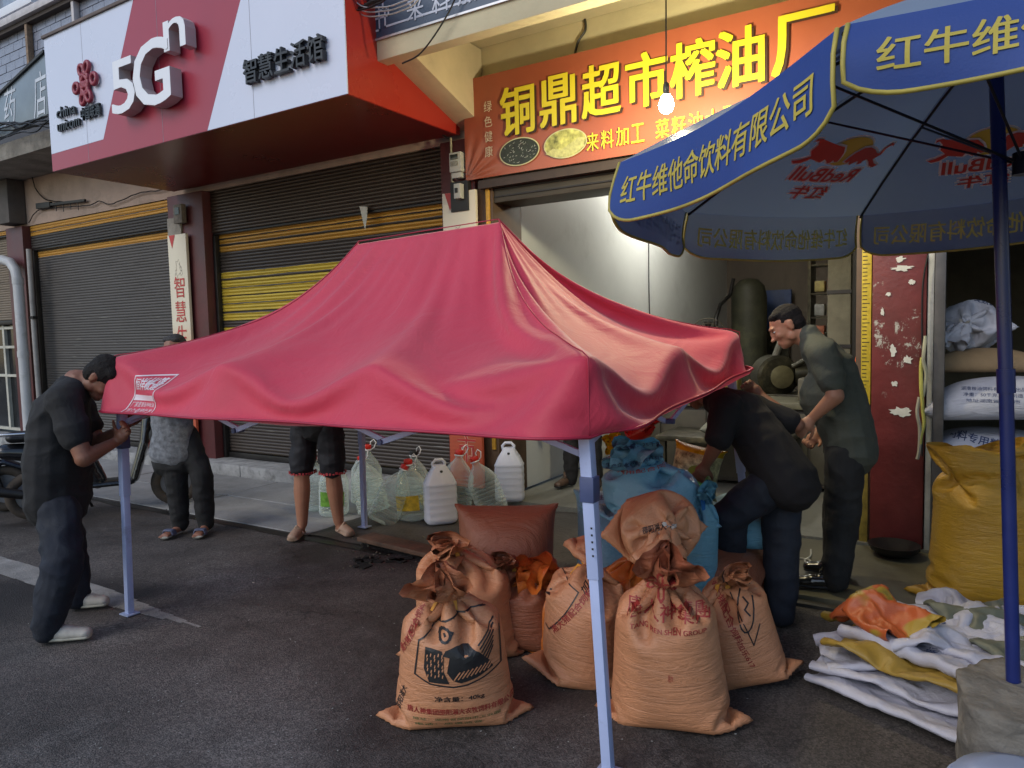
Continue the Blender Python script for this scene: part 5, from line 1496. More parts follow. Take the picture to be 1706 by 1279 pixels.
put_sack('pillow2', 'feed_sack', m_tan2, 'brown sack lying under the yellow and green printed bag', G2, (-1.05, 4.16, .045), (0, 0, 10), (1.0, .8, 1.5))
put_sack('pillow', 'feed_sack', m_blcrk, 'pale blue sack lying under the printed bag, upper of two', G2, (-1.06, 4.14, .36), (0, 0, 14), (.9, .8, 1.2))
gp = put_sack('pillow', 'plastic_bag', M('lime_plastic', (.22,.55,.08), .35), 'lime green plastic bag tucked behind the blue sacks', G3, (-1.22, 3.9, .70), (50, 0, 0), (.28, .2, .5), None, 'bag')
pk = put_sack('pillow', 'snack_packet', m_redpl, 'small red and yellow dotted packet on the platform behind the bending man', None, (-1.16, 4.75, .10), (78, 0, 5), (.22, .16, .3), None, 'packet')
pk.data.materials.append(m_yelpl)
for p in pk.data.polygons:
    if p.center.y > .02: p.material_index = 1
# yellow cloth bag behind the bottles
yb_ = put_sack('b', 'cloth_bag', m_yelpl, 'bright yellow bag slumped against the shutter behind the plastic bottles', None, (-4.0, 5.0, .0), (0, 38, -10), (.62, .5, .70), None, 'bag')
bvy = bvh_of(yb_); fry = camframe((-4.0, 4.9, 0))

# ---- right hand stack inside the next shop
G4 = 'full sacks stacked against the wall inside the right hand shop'
def wh(proto, label, loc, rot, sc, mat=m_whsack, tie=None):
    return put_sack(proto, 'grain_sack', mat, label, G4, loc, rot, sc, tie)
wh('pillow2', 'brown sack at the very bottom of the right hand stack', (.30, 5.75, .06), (0, 0, 88), (1.2, 1.0, 1.3), m_tan2)
wh('pillow', 'white sack low in the stack behind the big yellow sack', (.28, 5.75, .36), (0, 0, 92), (1.15, 1.0, 1.3))
w3 = wh('pillow2', 'white sack with dark lettering right above the big yellow sack', (.24, 5.66, .64), (4, 0, 94), (1.15, 1.02, 1.25))
w2 = wh('pillow', 'plump white printed sack in the middle of the right hand stack', (.25, 5.60, .93), (-3, 0, 88), (1.2, 1.08, 1.35))
w15 = wh('pillow2', 'brown sack squeezed between the two upper white sacks', (.14, 5.82, 1.20), (0, 4, 96), (.9, .8, 1.0), M('jute_brown', (.22,.15,.08), .8, var=.2, bump=.3, bscale=200))
w1 = wh('soft', 'top white sack with its tied round end facing the street', (.06, 6.02, 1.50), (82, 0, -8), (1.42, 1.25, 1.05), m_whsack, m_tiew)
bw2 = bvh_of(w2); frw = camframe((.2, 5.4, 0))
for k, s_ in enumerate(('湖南粮油饲料有限公司出品', '净重：50千克 中国制造', '地址湖南省邵阳市')):
    ptext(w2, bw2, frw, s_, -.02, 1.12-.035*k, .34-.03*k, .022, pr_blue, bold=0)
bw1 = bvh_of(w1); ptext(w1, bw1, camframe((.06, 5.6, 0)), '小麦麸公司', .08, 1.68, .22, .04, pr_blue, rot=-.4)
bw3 = bvh_of(w3); ptext(w3, bw3, camframe((.1, 5.4, 0)), '饲料专用粮', -.02, .80, .30, .05, pr_blue, rot=-.2)
ys_ = put_sack('big', 'yellow_sack', m_ylsack, 'huge yellow woven sack with folded open top in front of the right hand shop', None, (.14, 4.58, .045), (0, 0, 10), (1.0, .9, .90), None)

# ================================================================== EMPTY SACKS IN A HEAP
def sim_crumple(W, L, seed, N=52, R=34, squash=.86, amp=.03, thick=.006, steps=16, hmap=None):
    g = np.random.default_rng(seed); P = np.zeros((R, N, 3)); ang = 2*np.pi*np.arange(N)/N
    tri = np.where(ang <= np.pi, 1-2*ang/np.pi, -3+2*ang/np.pi)
    for j in range(R):
        v = j/(R-1); P[j, :, 0] = W/2*tri*squash; P[j, :, 1] = (v-.5)*L*squash; P[j, :, 2] = .05 + thick*np.sign(np.sin(ang+.01))*-1
    X, Y_ = P[..., 0], P[..., 1]
    for q in range(7):
        kx, ky = g.uniform(-14, 14, 2); P[..., 2] += amp*g.uniform(.3, 1)/1.4*(1-np.abs(np.sin((kx*X+ky*Y_)*.7+g.uniform(0, 6))))
    P[..., 2] += g.normal(0, .003, P[..., 2].shape); P[..., 2] += .04
    rh = np.full((R, N), 2*W/N); rv = np.full((R-1, N), L/(R-1))
    def force(P, st): a = np.zeros_like(P); a[..., 2] = -3.0; return a
    lo = np.arange(1, N//2)
    def post(P, st):
        P[..., 2] = np.maximum(P[..., 2], .002)
        hi = (N-lo) % N; P[:, hi, 2] = np.maximum(P[:, hi, 2], P[:, lo, 2]+.006); return P
    return relax_tube(P, rh, rv, steps, 8, None, force, post, damp=.9, dt=.012, bend=.12)
CR = [sim_crumple(.55, .95, 3, squash=.93, amp=.02), sim_crumple(.55, .9, 8, squash=.88, amp=.035), sim_crumple(.5, .8, 12, squash=.78, amp=.06), sim_crumple(.5, .7, 19, squash=.66, amp=.09)]
CRM = [sack_mesh('empty_sack', P) for P in CR]
for me_ in CRM:
    N_ = [v.normal.copy() for v in me_.vertices]
    for v, n_ in zip(me_.vertices, N_):
        q = v.co.copy(); q.z *= .3
        a = abs(noise.noise(q*7)); b = abs(noise.noise(q*17 + Vector((3, 3, 3))))
        v.co.z += (.030*(.5-a) + .014*(.5-b)) 
        v.co += Vector((noise.noise(q*9), noise.noise(q*9+Vector((4, 0, 0))), 0))*.012
    me_.update()
def put_crumple(k, mat, label, loc, rz, sc=(1, 1, 1), tilt=(0, 0), grp='empty woven sacks heaped by the umbrella base'):
    o = bpy.data.objects.new('empty_sack', CRM[k].copy()); COL.objects.link(o); o.data.materials.append(mat)
    o.data.transform(Matrix.Diagonal((*sc, 1)))
    o.location = loc; o.rotation_euler = (math.radians(tilt[0]), math.radians(tilt[1]), math.radians(rz)); tag(o, label, 'empty sack', grp)
    return o
E1 = put_crumple(0, m_whsheet, 'lowest white empty sack of the heap, spread nearest the street', (-.10, 3.20, .0), -24+90, (.80, .84, .55))
E2 = put_crumple(1, m_whsheet, 'white empty sack folded over the lowest one, corner turned to the left', (-.14, 3.30, .04), -14+90, (.78, .80, .55))
E3 = put_crumple(1, m_whsheet, 'white empty sack at the left tip of the heap with a pale blue patch', (-.22, 3.43, .05), 20+90, (.66, .68, .6))
E4 = put_crumple(0, m_whsheet, 'white empty sack stretching to the right behind the concrete block', (.02, 3.42, .10), -30+90, (.95, .85, 1.0))
m_orempt = M('orange_yellow_cloth', (.55,.16,.03), .42, var=.0, scale=3); 
def patch_mat():
    m = M('patched_orange_yellow', (.42,.09,.025), .42, var=.2, scale=3, bump=.25, bscale=200)
    n = m.node_tree.nodes; l = m.node_tree.links; p = n['Principled BSDF']; tc = n.new('ShaderNodeTexCoord')
    nz = n.new('ShaderNodeTexNoise'); nz.inputs['Scale'].default_value = 4.5; nz.inputs['Detail'].default_value = 1; l.new(tc.outputs['Object'], nz.inputs['Vector'])
    cr = n.new('ShaderNodeValToRGB'); cr.color_ramp.elements[0].position = .50; cr.color_ramp.elements[1].position = .53; l.new(nz.outputs['Fac'], cr.inputs['Fac'])
    src = p.inputs['Base Color'].links[0].from_socket; mx = n.new('ShaderNodeMix'); mx.data_type = 'RGBA'
    l.new(cr.outputs['Color'], mx.inputs['Factor']); l.new(src, mx.inputs['A']); mx.inputs['B'].default_value = (.33,.22,.03,1); l.new(mx.outputs['Result'], p.inputs['Base Color']); return m
E5 = put_crumple(3, patch_mat(), 'crumpled orange and yellow empty sack on top of the heap at the left', (-.30, 3.54, .10), 40, (.68, .80, .75))
E6 = put_crumple(2, M('olive_yellow_sheet', (.30,.19,.03), .5, var=.2, bump=.2, bscale=200), 'dull yellow empty sack lying under the orange one towards the block', (-.16, 3.34, .10), 70, (.8, .8, .5))
E7 = put_crumple(2, m_whsheet, 'white empty sack crumpled right of the orange one', (-.02, 3.58, .12), 120, (.95, .9, .7))
E8 = put_crumple(3, m_whsheet, 'white empty sack at the back of the heap by the yellow sack', (.08, 3.82, .04), 80, (1.1, .9, .7))
E9 = put_crumple(2, M('grey_green_sheet', (.12,.13,.10), .5, var=.3, bump=.2, bscale=200), 'dark grey green empty sack at the right of the heap behind the pole', (.18, 3.68, .14), 30, (.9, .8, .6))
E10 = put_crumple(1, m_whsheet, 'white empty sack hanging over the right edge of the heap', (.22, 3.42, .11), 60, (.8, .8, .8))
for o_, s_, x, y, w, h, mt in ((E7, '饲料', .0, .0, .14, .07, pr_blue), (E4, '湖南饲料', -.05, .05, .25, .05, pr_blue), (E9, '豆粕', 0, 0, .12, .06, pr_black), (E3, '配合', .05, 0, .12, .06, pr_blue)):
    M_ = pmat(o_); fr_ = M_ @ Matrix.Translation((x, y, 0)); fr_ = frame(fr_.translation, fr_.to_3x3() @ Vector((1, .2, 0)), fr_.to_3x3() @ Vector((-.2, 1, 0)))
    ptext(o_, bvh_of(o_), fr_, s_, 0, 0, w, h, mt)

# ================================================================== BOTTLES AND JERRYCANS
m_pet = plastic_clear('clear_bottle_plastic', (.80,.88,.84), .90)
m_capr = M('bottle_cap_red', (.55,.02,.01), .35, var=.05)
m_hdpe = M('white_jerrycan_plastic', (.62,.64,.72), .4, var=.05, scale=4)
m_loop = M('white_handle', (.7,.7,.7), .4)
def bottle(label, loc, tilt=(0, 0), rz=0, sc=1.0, label_mat=None, black=False):
    t = thing('oil_bottle', label, 'bottle', loc, 0, 'empty clear plastic oil bottles under the tent')
    t.rotation_euler = (math.radians(tilt[0]), math.radians(tilt[1]), math.radians(rz)); t.scale = (sc,)*3
    prof = [(.03,.006),(.105,0),(.118,.012)]
    z = .02
    for k in range(7): prof += [(.121, z), (.1215, z+.012), (.120, z+.022), (.1155, z+.027), (.1155, z+.029)]; z += .034
    prof += [(.121, z), (.119, z+.02), (.085, z+.085), (.05, z+.13), (.034, z+.15), (.030, z+.165), (.030, z+.19)]
    P = MB(); P.lathe(prof, 28)
    V = []
    for (x, y, zz_) in P.v:      # squarish section
        r = math.hypot(x, y)
        if r > .04:
            a = math.atan2(y, x); k = 1/((abs(math.cos(a))**4+abs(math.sin(a))**4)**.25); q = 1+(k-1)*.55*min(1, (r-.04)/.06); x *= q; y *= q
        V.append((x, y, zz_))
    P.v = V
    me = bpy.data.meshes.new('bottle_body'); me.from_pydata(P.v, [], P.f[:-1]); me.update(); smooth_me(me, 35)
    link_mesh('bottle_body', me, m_pet, t, False)
    c = MB(); c.lathe([(.034, z+.185), (.036, z+.19), (.036, z+.215), (.033, z+.22)], 18)
    me = bpy.data.meshes.new('cap'); me.from_pydata(c.v, [], c.f); me.update(); smooth_me(me, 40)
    link_mesh('cap', me, m_black if black else m_capr, t, False)
    c = MB(); zz_ = z+.178
    c.tube([(.034*math.cos(a), .034*math.sin(a), zz_) for a in [2*math.pi*i/14 for i in range(14)]], .006, 6, closed=True)
    c.tube([(.034,0,zz_),(.06,0,zz_+.02),(.075,0,zz_+.06),(.055,0,zz_+.085),(.03,0,zz_+.065),(.028,0,zz_+.03)], .005, 6)
    me = bpy.data.meshes.new('carry_loop'); me.from_pydata(c.v, [], c.f); me.update(); smooth_me(me, 60)
    link_mesh('carry_loop', me, m_loop, t, False)
    if label_mat:
        c = MB(); n = 10
        pts = []
        for zc in (.09, .21):
            for i in range(n+1):
                a = -math.pi/2 + (-.75 + 1.5*i/n); r = .126; k = 1/((abs(math.cos(a))**4+abs(math.sin(a))**4)**.25); r *= 1+(k-1)*.55
                pts.append((r*math.cos(a), r*math.sin(a), zc))
        c.add(pts, [(i, i+1, n+2+i, n+1+i) for i in range(n)])
        me = bpy.data.meshes.new('paper_label'); me.from_pydata(c.v, [], c.f); me.update(); smooth_me(me, 60)
        link_mesh('paper_label', me, label_mat, t, False)
    return t
m_lg = M('green_label', (.08,.22,.03), .45, var=.5, scale=14, tint=(.15,.35,.04)); m_ly = M('yellow_label', (.55,.36,.02), .45, var=.5, scale=16)
bottle('clear bottle leaning left against the poster board, rightmost of the bottles', (-3.33, 5.04, .03), (0, -20), 20, 1.05)
bottle('clear bottle with its cap high, behind the white jerrycan', (-3.72, 5.02, .02), (0, 6), 60, 1.08)
bottle('clear bottle with a yellow label left of the white jerrycan', (-3.86, 4.62, .02), (3, -3), 20, 1.04, m_ly)
bottle('clear bottle with a black cap behind the yellow labelled one', (-4.12, 4.92, .02), (0, 4), 0, 1.06, None, True)
bottle('clear dusty bottle leaning right, just right of the back tent leg', (-4.02, 4.40, .02), (-10, 24), 30, 1.05)
bottle('clear bottle leaning left, behind the back tent leg', (-4.30, 4.62, .02), (-4, -16), 10, 1.05)
bottle('clear bottle with a green label between the bare legs and the back tent leg', (-4.58, 4.42, .02), (2, 2), 38, 1.04, m_lg)
bottle('clear bottle with raised white carry loop behind the green labelled one', (-4.62, 4.86, .02), (0, 3), 30, 1.12)
bottle('clear bottle partly hidden behind the man in black shorts', (-4.86, 4.50, .02), (0, -4), 80, 1.0)
def jerrycan(label, loc, rz, sc=1):
    t = thing('jerrycan', label, 'jerrycan', loc, math.radians(rz), 'white plastic jerrycans'); t.scale = (sc,)*3
    w, d, h = .125, .085, .36
    def octo(w, d, c, z): return [(-w+c,-d,z),(w-c,-d,z),(w,-d+c,z),(w,d-c,z),(w-c,d,z),(-w+c,d,z),(-w,d-c,z),(-w,-d+c,z)]
    rings = [octo(w*.88,d*.85,.03,0), octo(w,d,.03,.02)]
    for k in range(5): z = .05+k*.055; rings += [octo(w,d,.03,z), octo(w*.975,d*.97,.03,z+.022), octo(w,d,.03,z+.044)]
    rings += [octo(w,d,.03,h-.05), octo(w*.80,d*.85,.025,h+.01), octo(w*.42,d*.6,.015,h+.085), octo(w*.36,d*.55,.012,h+.10)]
    mb = MB(); vs = [p for r in rings for p in r]; fs = [tuple(reversed(range(8)))]
    for k in range(len(rings)-1): fs += [(k*8+i, k*8+(i+1) % 8, (k+1)*8+(i+1) % 8, (k+1)*8+i) for i in range(8)]
    fs.append(tuple((len(rings)-1)*8+i for i in range(8))); mb.add(vs, fs)
    me = bpy.data.meshes.new('can_body'); me.from_pydata(mb.v, [], mb.f); bm = bmesh.new(); bm.from_mesh(me)
    bmesh.ops.bevel(bm, geom=[e for e in bm.edges if e.calc_face_angle(0) > .3], offset=.006, segments=2, affect='EDGES'); bm.to_mesh(me); bm.free(); smooth_me(me, 50)
    link_mesh('can_body', me, m_hdpe, t, False)
    c = MB().tube([(-.045,0,h+.07),(-.055,0,h+.115),(-.03,0,h+.14),(.02,0,h+.14),(.045,0,h+.115),(.04,0,h+.07)], .013, 8)
    me = bpy.data.meshes.new('grip'); me.from_pydata(c.v, [], c.f); me.update(); smooth_me(me, 60); link_mesh('grip', me, m_hdpe, t, False)
    c = MB().lathe([(.022, h+.0), (.022, h+.03), (.018, h+.034)], 14, Matrix.Translation((.075, 0, 0)))
    me = bpy.data.meshes.new('screw_cap'); me.from_pydata(c.v, [], c.f); me.update(); smooth_me(me, 40); link_mesh('screw_cap', me, m_hdpe, t, False)
    c = MB().lathe([(.001, 0), (.010, 0), (.012, .004), (.001, .005)], 10, frame((.0, -d*.66, h+.055), (1, 0, 0), (0, .4, 1)))
    me = bpy.data.meshes.new('hole_mark'); me.from_pydata(c.v, [], c.f); me.update(); link_mesh('hole_mark', me, m_black, t, False)
    return t
jerrycan('white jerrycan seen edge on among the clear bottles', (-3.56, 4.60, .02), 52, 1.03)
jerrycan('white jerrycan with ribbed front standing alone in the shop doorway', (-3.37, 5.36, .06), 28, 1.03)
# ================================================================== PEOPLE
m_skin = M('skin_tan', (.36,.17,.105), .5, var=.12, scale=9, bump=.12, bscale=120, spec=.4)
m_skin_d = M('skin_brown', (.24,.105,.065), .5, var=.12, scale=9, bump=.12, bscale=120, spec=.4)
m_hair = M('black_hair', (.010,.008,.008), .75, var=.4, scale=50, bump=.7, bscale=160, spec=.25)
m_hair_g = M('grey_cropped_hair', (.035,.032,.032), .7, var=.5, scale=80, bump=.8, bscale=200)
m_eye = M('eye_white', (.5,.48,.45), .2, var=.02); m_iris = M('iris_dark', (.01,.008,.006), .15)
m_lip = M('lip', (.30,.10,.075), .4, var=.1, scale=20)
def axes(fwd, up):
    f = Vector(fwd).normalized(); u = Vector(up); u = (u - f*u.dot(f)).normalized(); s = f.cross(u)   # s = right hand side
    return f, u, s
def Rm(f, u, s):
    return Matrix(((s.x, f.x, u.x), (s.y, f.y, u.y), (s.z, f.z, u.z)))   # local x=side y=fwd z=up
def head_prims(c, f, u, s, k=1.0, ears=True):
    R = Rm(f, u, s); P = lambda x, y, z: Vector(c) + (s*x + f*y + u*z)*k
    e = lambda x, y, z, a, b, d: ('e', P(x, y, z), (a*k, b*k, d*k), R)
    pr = [e(0, -.012, .035, .075, .092, .082), e(0, .020, -.010, .066, .072, .085), e(0, .040, -.070, .045, .045, .038), e(0, .062, -.088, .024, .022, .018),
          e(0, .078, .030, .055, .016, .014), e(0, .090, -.008, .011, .012, .028), e(0, .102, -.028, .0155, .014, .011),
          e(0, .080, -.056, .024, .012, .006), e(0, .079, -.066, .021, .012, .007), e(.036, .058, -.020, .024, .024, .022), e(-.036, .058, -.020, .024, .024, .022),
          e(.055, .0, -.055, .018, .035, .03), e(-.055, .0, -.055, .018, .035, .03)]
    if ears:
        for q in (1, -1): pr += [e(q*.077, -.012, .0, .009, .020, .032), e(q*.083, -.02, .012, .006, .014, .018)]
    return pr
def face_parts(root, c, f, u, s, k=1.0):
    R = Rm(f, u, s); P = lambda x, y, z: Vector(c) + (s*x + f*y + u*z)*k
    for q in (1, -1):
        blob('eye', [('e', P(q*.031, .0735, .008), (.013*k, .010*k, .006*k), R)], m_eye, root, .0025, 1)
        blob('iris', [('e', P(q*.031, .0815, .008), (.0055*k, .003*k, .0055*k), R)], m_iris, root, .0018, 1)
        blob('eyebrow', [('c', P(q*.016, .090, .027), .0035*k, P(q*.044, .078, .030), .0025*k)], m_hair, root, .0025, 1)
    blob('mouth', [('c', P(-.016, .088, -.061), .0035*k, P(.016, .088, -.061), .0035*k)], m_lip, root, .0022, 1)
def hair_prims(c, f, u, s, k=1.0, thick=.008, back=True, low=0.0):
    R = Rm(f, u, s); P = lambda x, y, z: Vector(c) + (s*x + f*y + u*z)*k
    t = thick
    e = lambda x, y, z, a, b, d: ('e', P(x, y, z), ((a+t)*k, (b+t)*k, (d+t)*k), R)
    return [e(0, -.022, .048, .075, .088, .074), e(0, -.045, .0+low, .071, .058, .068), e(.03, .022, .082, .040, .036, .022), e(-.03, .022, .082, .040, .036, .022), e(0, .032, .082, .042, .030, .020)]
def hand_prims(w, d, n, side, curl=.5, k=1.0, thumb=1, spread=.0):
    """w wrist, d direction of the fingers, n palm normal, side = +1 / -1 thumb side"""
    w, d, n = Vector(w), Vector(d).normalized(), Vector(n); n = (n - d*n.dot(d)).normalized(); s = d.cross(n)*side
    P = [('c', w, .024*k, w + d*.045*k, .030*k, s, 1.15, 1.35), ('c', w + d*.03*k, .022*k, w + d*.080*k, .016*k, s, 1.6, 2.3)]
    for i, (off, L) in enumerate(((.030, .066), (.010, .074), (-.010, .069), (-.029, .054))):
        a = w + d*.085*k + s*off*k; dd = (d + s*off*spread*8).normalized(); r = .0088*k; ang = curl*(1+.1*i)
        for seg_, fr_ in enumerate((.42, .32, .26)):
            ang2 = ang*(.55 if seg_ == 0 else 1)
            ax = s; dd = Matrix.Rotation(ang2, 3, d.cross(n)*1.0) @ dd if True else dd
            q = Matrix.Rotation(0, 3, ax)
            b = a + dd*L*fr_*k; P.append(('c', a, r, b, r*.9)); a = b; r *= .92
    a = w + d*.025*k + s*.026*k; td = (d*.65 + s*.75 + n*.35*thumb).normalized()
    for L, r in ((.036, .0125), (.030, .0105), (.022, .009)):
        b = a + td*L*k; P.append(('c', a, r*k, b, r*.92*k)); a = b; td = (td + d*.25*curl + n*.35*curl*thumb - s*.25*curl).normalized()
    return P
def shoe(root, heel, toe, up, mat, sole_mat, k=1.0, name='shoe', low=True, h=.055):
    heel, toe = Vector(heel), Vector(toe); d = (toe-heel).normalized(); u = Vector(up).normalized(); s = d.cross(u)
    L = (toe-heel).length
    pr_x = [('c', heel + d*.03 + u*.085, .016, heel + d*.012 + u*.105, .010), ('c', heel + d*L*.36 + u*.095, .016, heel + d*L*.30 + u*.118, .012, s, 1.6, 1.5)]
    up_ = pr_x + [('c', heel + d*.035 + u*.045, .036*k, heel + d*L*.55 + u*.040, .037*k, s, 1.0, 1.15), ('c', heel + d*L*.5 + u*.036, .036*k, toe - d*.045 + u*.030, .028*k, s, 1.2, 1.45),
           ('c', heel + d*.045 + u*.06, .034*k, heel + d*.07 + u*(.06+h), .036*k, s, 1.0, 1.0)]
    o = blob(name, up_, mat, root, .006, 5)
    so = [('c', heel + d*.030 + u*.016, .019, heel + d*L*.5 + u*.013, .014, s, 2.0, 2.9), ('c', heel + d*L*.45 + u*.013, .015, toe - d*.035 + u*.015, .015, s, 2.8, 2.7)]
    blob('sole', so, sole_mat, o, .006, 3)
    lc = MB()
    for i in range(4):
        c_ = heel + d*L*(.40+.07*i) + u*(.088-.009*i); lc.tube([c_ - s*.024 - u*.006, c_ + u*.001, c_ + s*.024 - u*.006], .003, 5)
    lc.build('laces', m_black if name == 'shoe' and mat.name != 'cream_trainer' else M('lace_grey', (.2,.19,.18), .8), o)
    return o
def person(label, J, skin, shirt, pants, hair, footwear, group=None, sleeve=.55, pants_to=1.0, k=1.0, headk=1.0, tint=None,
           belly=1.0, hairthick=.008, shirt_len=.06, collar=True, hands=None, face=True, shorts=False, fold=.009, girth=1.0):
    """J: joints in world space"""
    pel, chest, neck, head = [Vector(J[q]) for q in ('pelvis', 'chest', 'neck', 'head')]
    ffoot = Vector(J['root'])
    t = thing('person', label, 'person', ffoot, 0, group)
    f, u, s = axes(J['face'], J.get('hup', (0, 0, 1)))
    side = Vector(J['side']).normalized()          # points to the body's left->right axis used for the torso width
    g = girth
    # one continuous body
    pr = head_prims(head, f, u, s, headk)
    pr += [('c', neck - (head-neck).normalized()*.02, .056*g, head - u*.05*headk - f*.015, .052*g), ('c', neck, .06, chest, .10*g, side, 1.2, 1.35), ('c', chest, .095*g, pel, .085*g, side, 1.3, 1.2)]
    for q in ('L', 'R'):
        sh, el, wr, hp, kn, an = [Vector(J[x+q]) for x in ('sh', 'el', 'wr', 'hip', 'kn', 'an')]
        pr += [('c', neck, .045, sh, .050*g), ('c', sh, .052*g, el, .040*g), ('c', el, .042*g, wr, .026)]
        pr += [('c', hp, .060*g, kn, .052*g), ('c', kn, .058*g, kn.lerp(an, .35), .064*g), ('c', kn.lerp(an, .35), .064*g, an, .040)]
        hd = J.get('hand'+q)
        dflt = (wr-el).normalized()
        if hd: pr += hand_prims(wr, hd[0], hd[1], hd[2], hd[3], k*1.0)
        else: pr += hand_prims(wr, dflt, side, 1, .45)
        hl, to = Vector(J['heel'+q]), Vector(J['toe'+q])
        ft = [('c', an, .036, hl*.75+to*.25 + Vector((0, 0, .035)), .034), ('c', hl + (to-hl).normalized()*.04 + Vector((0, 0, .032)), .030, to - (to-hl).normalized()*.05 + Vector((0, 0, .022)), .018, (to-hl).cross(UZ), 1.1, 2.0)]
        pr += ft
        if footwear[0] in ('slide',):
            dd = (to-hl).normalized(); ss = dd.cross(UZ)
            for i in range(5):
                b0 = to - dd*.055 + ss*(.030-.015*i); pr.append(('c', b0 + Vector((0, 0, .02)), .010-.0008*i, b0 + dd*(.035-.004*abs(i-.5)) + Vector((0, 0, .015)), .009-.0008*i))
    me = blob_mesh(pr, .0062, 3); link_mesh('body', me, skin, t)
    if face: face_parts(t, head, f, u, s, headk)
    if hair: blob('hair', hair_prims(head, f, u, s, headk, hairthick), hair, t, .005, 3, fold=(.0016, (70, 70, 70)))
    # shirt
    low = pel + (pel-chest).normalized()*shirt_len
    sp_ = [('c', neck.lerp(chest, .30), .082*g, chest, .114*g, side, 1.35, 1.45), ('c', chest, .114*g, pel.lerp(chest, .35), .119*g*belly, side, 1.42, 1.32), ('c', pel.lerp(chest, .35), .121*g*belly, low, .128*g, side, 1.34, 1.42)]
    if collar: sp_.append(('c', neck.lerp(chest, -.02), .066*g, neck.lerp(chest, .3), .08*g))
    if J.get('belly'): sp_.append(('e', Vector(J['belly']), (.13*g, .13*g, .16*g)))
    for q in ('L', 'R'):
        sh, el = Vector(J['sh'+q]), Vector(J['el'+q])
        sp_ += [('c', neck.lerp(chest, .22), .070*g, sh, .076*g), ('c', sh, .077*g, sh.lerp(el, sleeve), .070*g), ('c', sh.lerp(chest, .35), .075*g, sh, .068*g)]
    sm = blob_mesh(sp_, .009, 5, fold=(fold, (5, 5, 9)))
    link_mesh('shirt', sm, shirt, t)
    # trousers
    tp = [('c', pel + side*.05 - UZ*.05, .108*g, pel - side*.05 - UZ*.05, .108*g), ('c', pel, .108*g, pel.lerp(chest, .18), .105*g, side, 1.15, 1.15)]
    for q in ('L', 'R'):
        hp, kn, an = [Vector(J[x+q]) for x in ('hip', 'kn', 'an')]
        if shorts:
            tp += [('c', hp, .108*g, hp.lerp(kn, .86), .098*g)]
        else:
            tp += [('c', hp.lerp(kn, .18), .098*g, kn, .084*g), ('c', kn, .088*g, kn.lerp(an, .5), .080*g), ('c', kn.lerp(an, .5), .080*g, an + (kn-an).normalized()*.02, .070*g), ('c', an + (kn-an).normalized()*.02, .068*g, an - Vector((0, 0, .03)), .064*g)]
    tm = blob_mesh(tp, .009, 5, fold=(fold*1.1, (7, 7, 10)))
    tr_ = link_mesh('shorts' if shorts else 'trousers', tm, pants, t)
    for q in ('L', 'R'):
        hl, to = Vector(J['heel'+q]), Vector(J['toe'+q])
        if footwear[0] == 'shoe': shoe(t, hl, to, (0, 0, 1), footwear[1], footwear[2])
        elif footwear[0] == 'slide':
            dd = (to-hl).normalized(); ss = dd.cross(UZ)
            so = blob('sandal', [('c', hl + dd*.03 + UZ*.010, .012, to - dd*.03 + UZ*.010, .012, ss, 2.9, 3.6)], footwear[2], t, .005, 2)
            blob('strap', [('c', hl.lerp(to, .62) + ss*q_*.045 + UZ*(.015 if abs(q_) > .8 else .050), .009, hl.lerp(to, .62) + ss*(q_+.25)*.045 + UZ*(.015 if abs(q_+.25) > .8 else .050), .009, dd, 3.4) for q_ in (-1, -.75, -.5, -.25, 0, .25, .5, .75)], footwear[1], so, .005, 2)
        elif footwear[0] == 'clog':
            dd = (to-hl).normalized(); ss = dd.cross(UZ)
            so = blob('sandal', [('c', hl + dd*.03 + UZ*.016, .018, to - dd*.04 + UZ*.016, .018, ss, 2.0, 2.6), ('c', hl.lerp(to, .5) + UZ*.045, .034, to - dd*.04 + UZ*.034, .026, ss, 1.2, 1.5)], footwear[1], t, .006, 3)
            blob('strap', [('c', hl.lerp(to, .45) + ss*.05 + UZ*.03, .008, hl.lerp(to, .5) + UZ*.092, .008), ('c', hl.lerp(to, .45) - ss*.05 + UZ*.03, .008, hl.lerp(to, .5) + UZ*.092, .008)], footwear[2], so, .004, 2)
    return t
V3 = Vector
def clothbump(m): return big_bump(m, 9, .014, .5)
# ---- man in black at the left leg
hR, tR, hL, tL = PZ(60, 1070, .012), PZ(160, 1062, .012), PZ(114, 1014, .012), PZ(188, 1008, .012)
dR, dL = depth(hR.lerp(tR, .4)), depth(hL.lerp(tL, .4)); dm = (dR+dL)/2
J = dict(root=(hR.lerp(tL, .5).x, hR.lerp(tL, .5).y, 0), pelvis=PD(98, 800, dm), chest=PD(100, 690, dm), neck=PD(132, 634, dm), head=PD(172, 632, dm),
    face=(.50, .20, -.80), hup=(.70, .43, .58), side=(-.525, .848, 0),
    shR=PD(104, 668, dm-.17), elR=PD(140, 764, dm-.20), wrR=PD(194, 736, dm-.03), shL=PD(118, 655, dm+.17), elL=PD(164, 738, dm+.2), wrL=PD(206, 714, dm+.14),
    handR=((.45, .30, .6), (.3, -.5, .3), -1, .8), handL=((.3, .1, .8), (.5, -.3, -.3), 1, .9),
    hipR=PD(98, 838, dm-.085), hipL=PD(100, 838, dm+.085), knR=PD(104, 940, dR), knL=PD(114, 925, dL),
    heelR=hR, toeR=tR, heelL=hL, toeL=tL)
for a in 'LR': J['an'+a] = J['heel'+a].lerp(J['toe'+a], .2) + V3((0, 0, .095))
m_blkT = M('black_tshirt', (.013,.013,.015), .85, var=.25, scale=6, bump=.25, bscale=220)
m_navy = M('navy_trousers', (.009,.013,.024), .8, var=.3, scale=6, bump=.25, bscale=260)
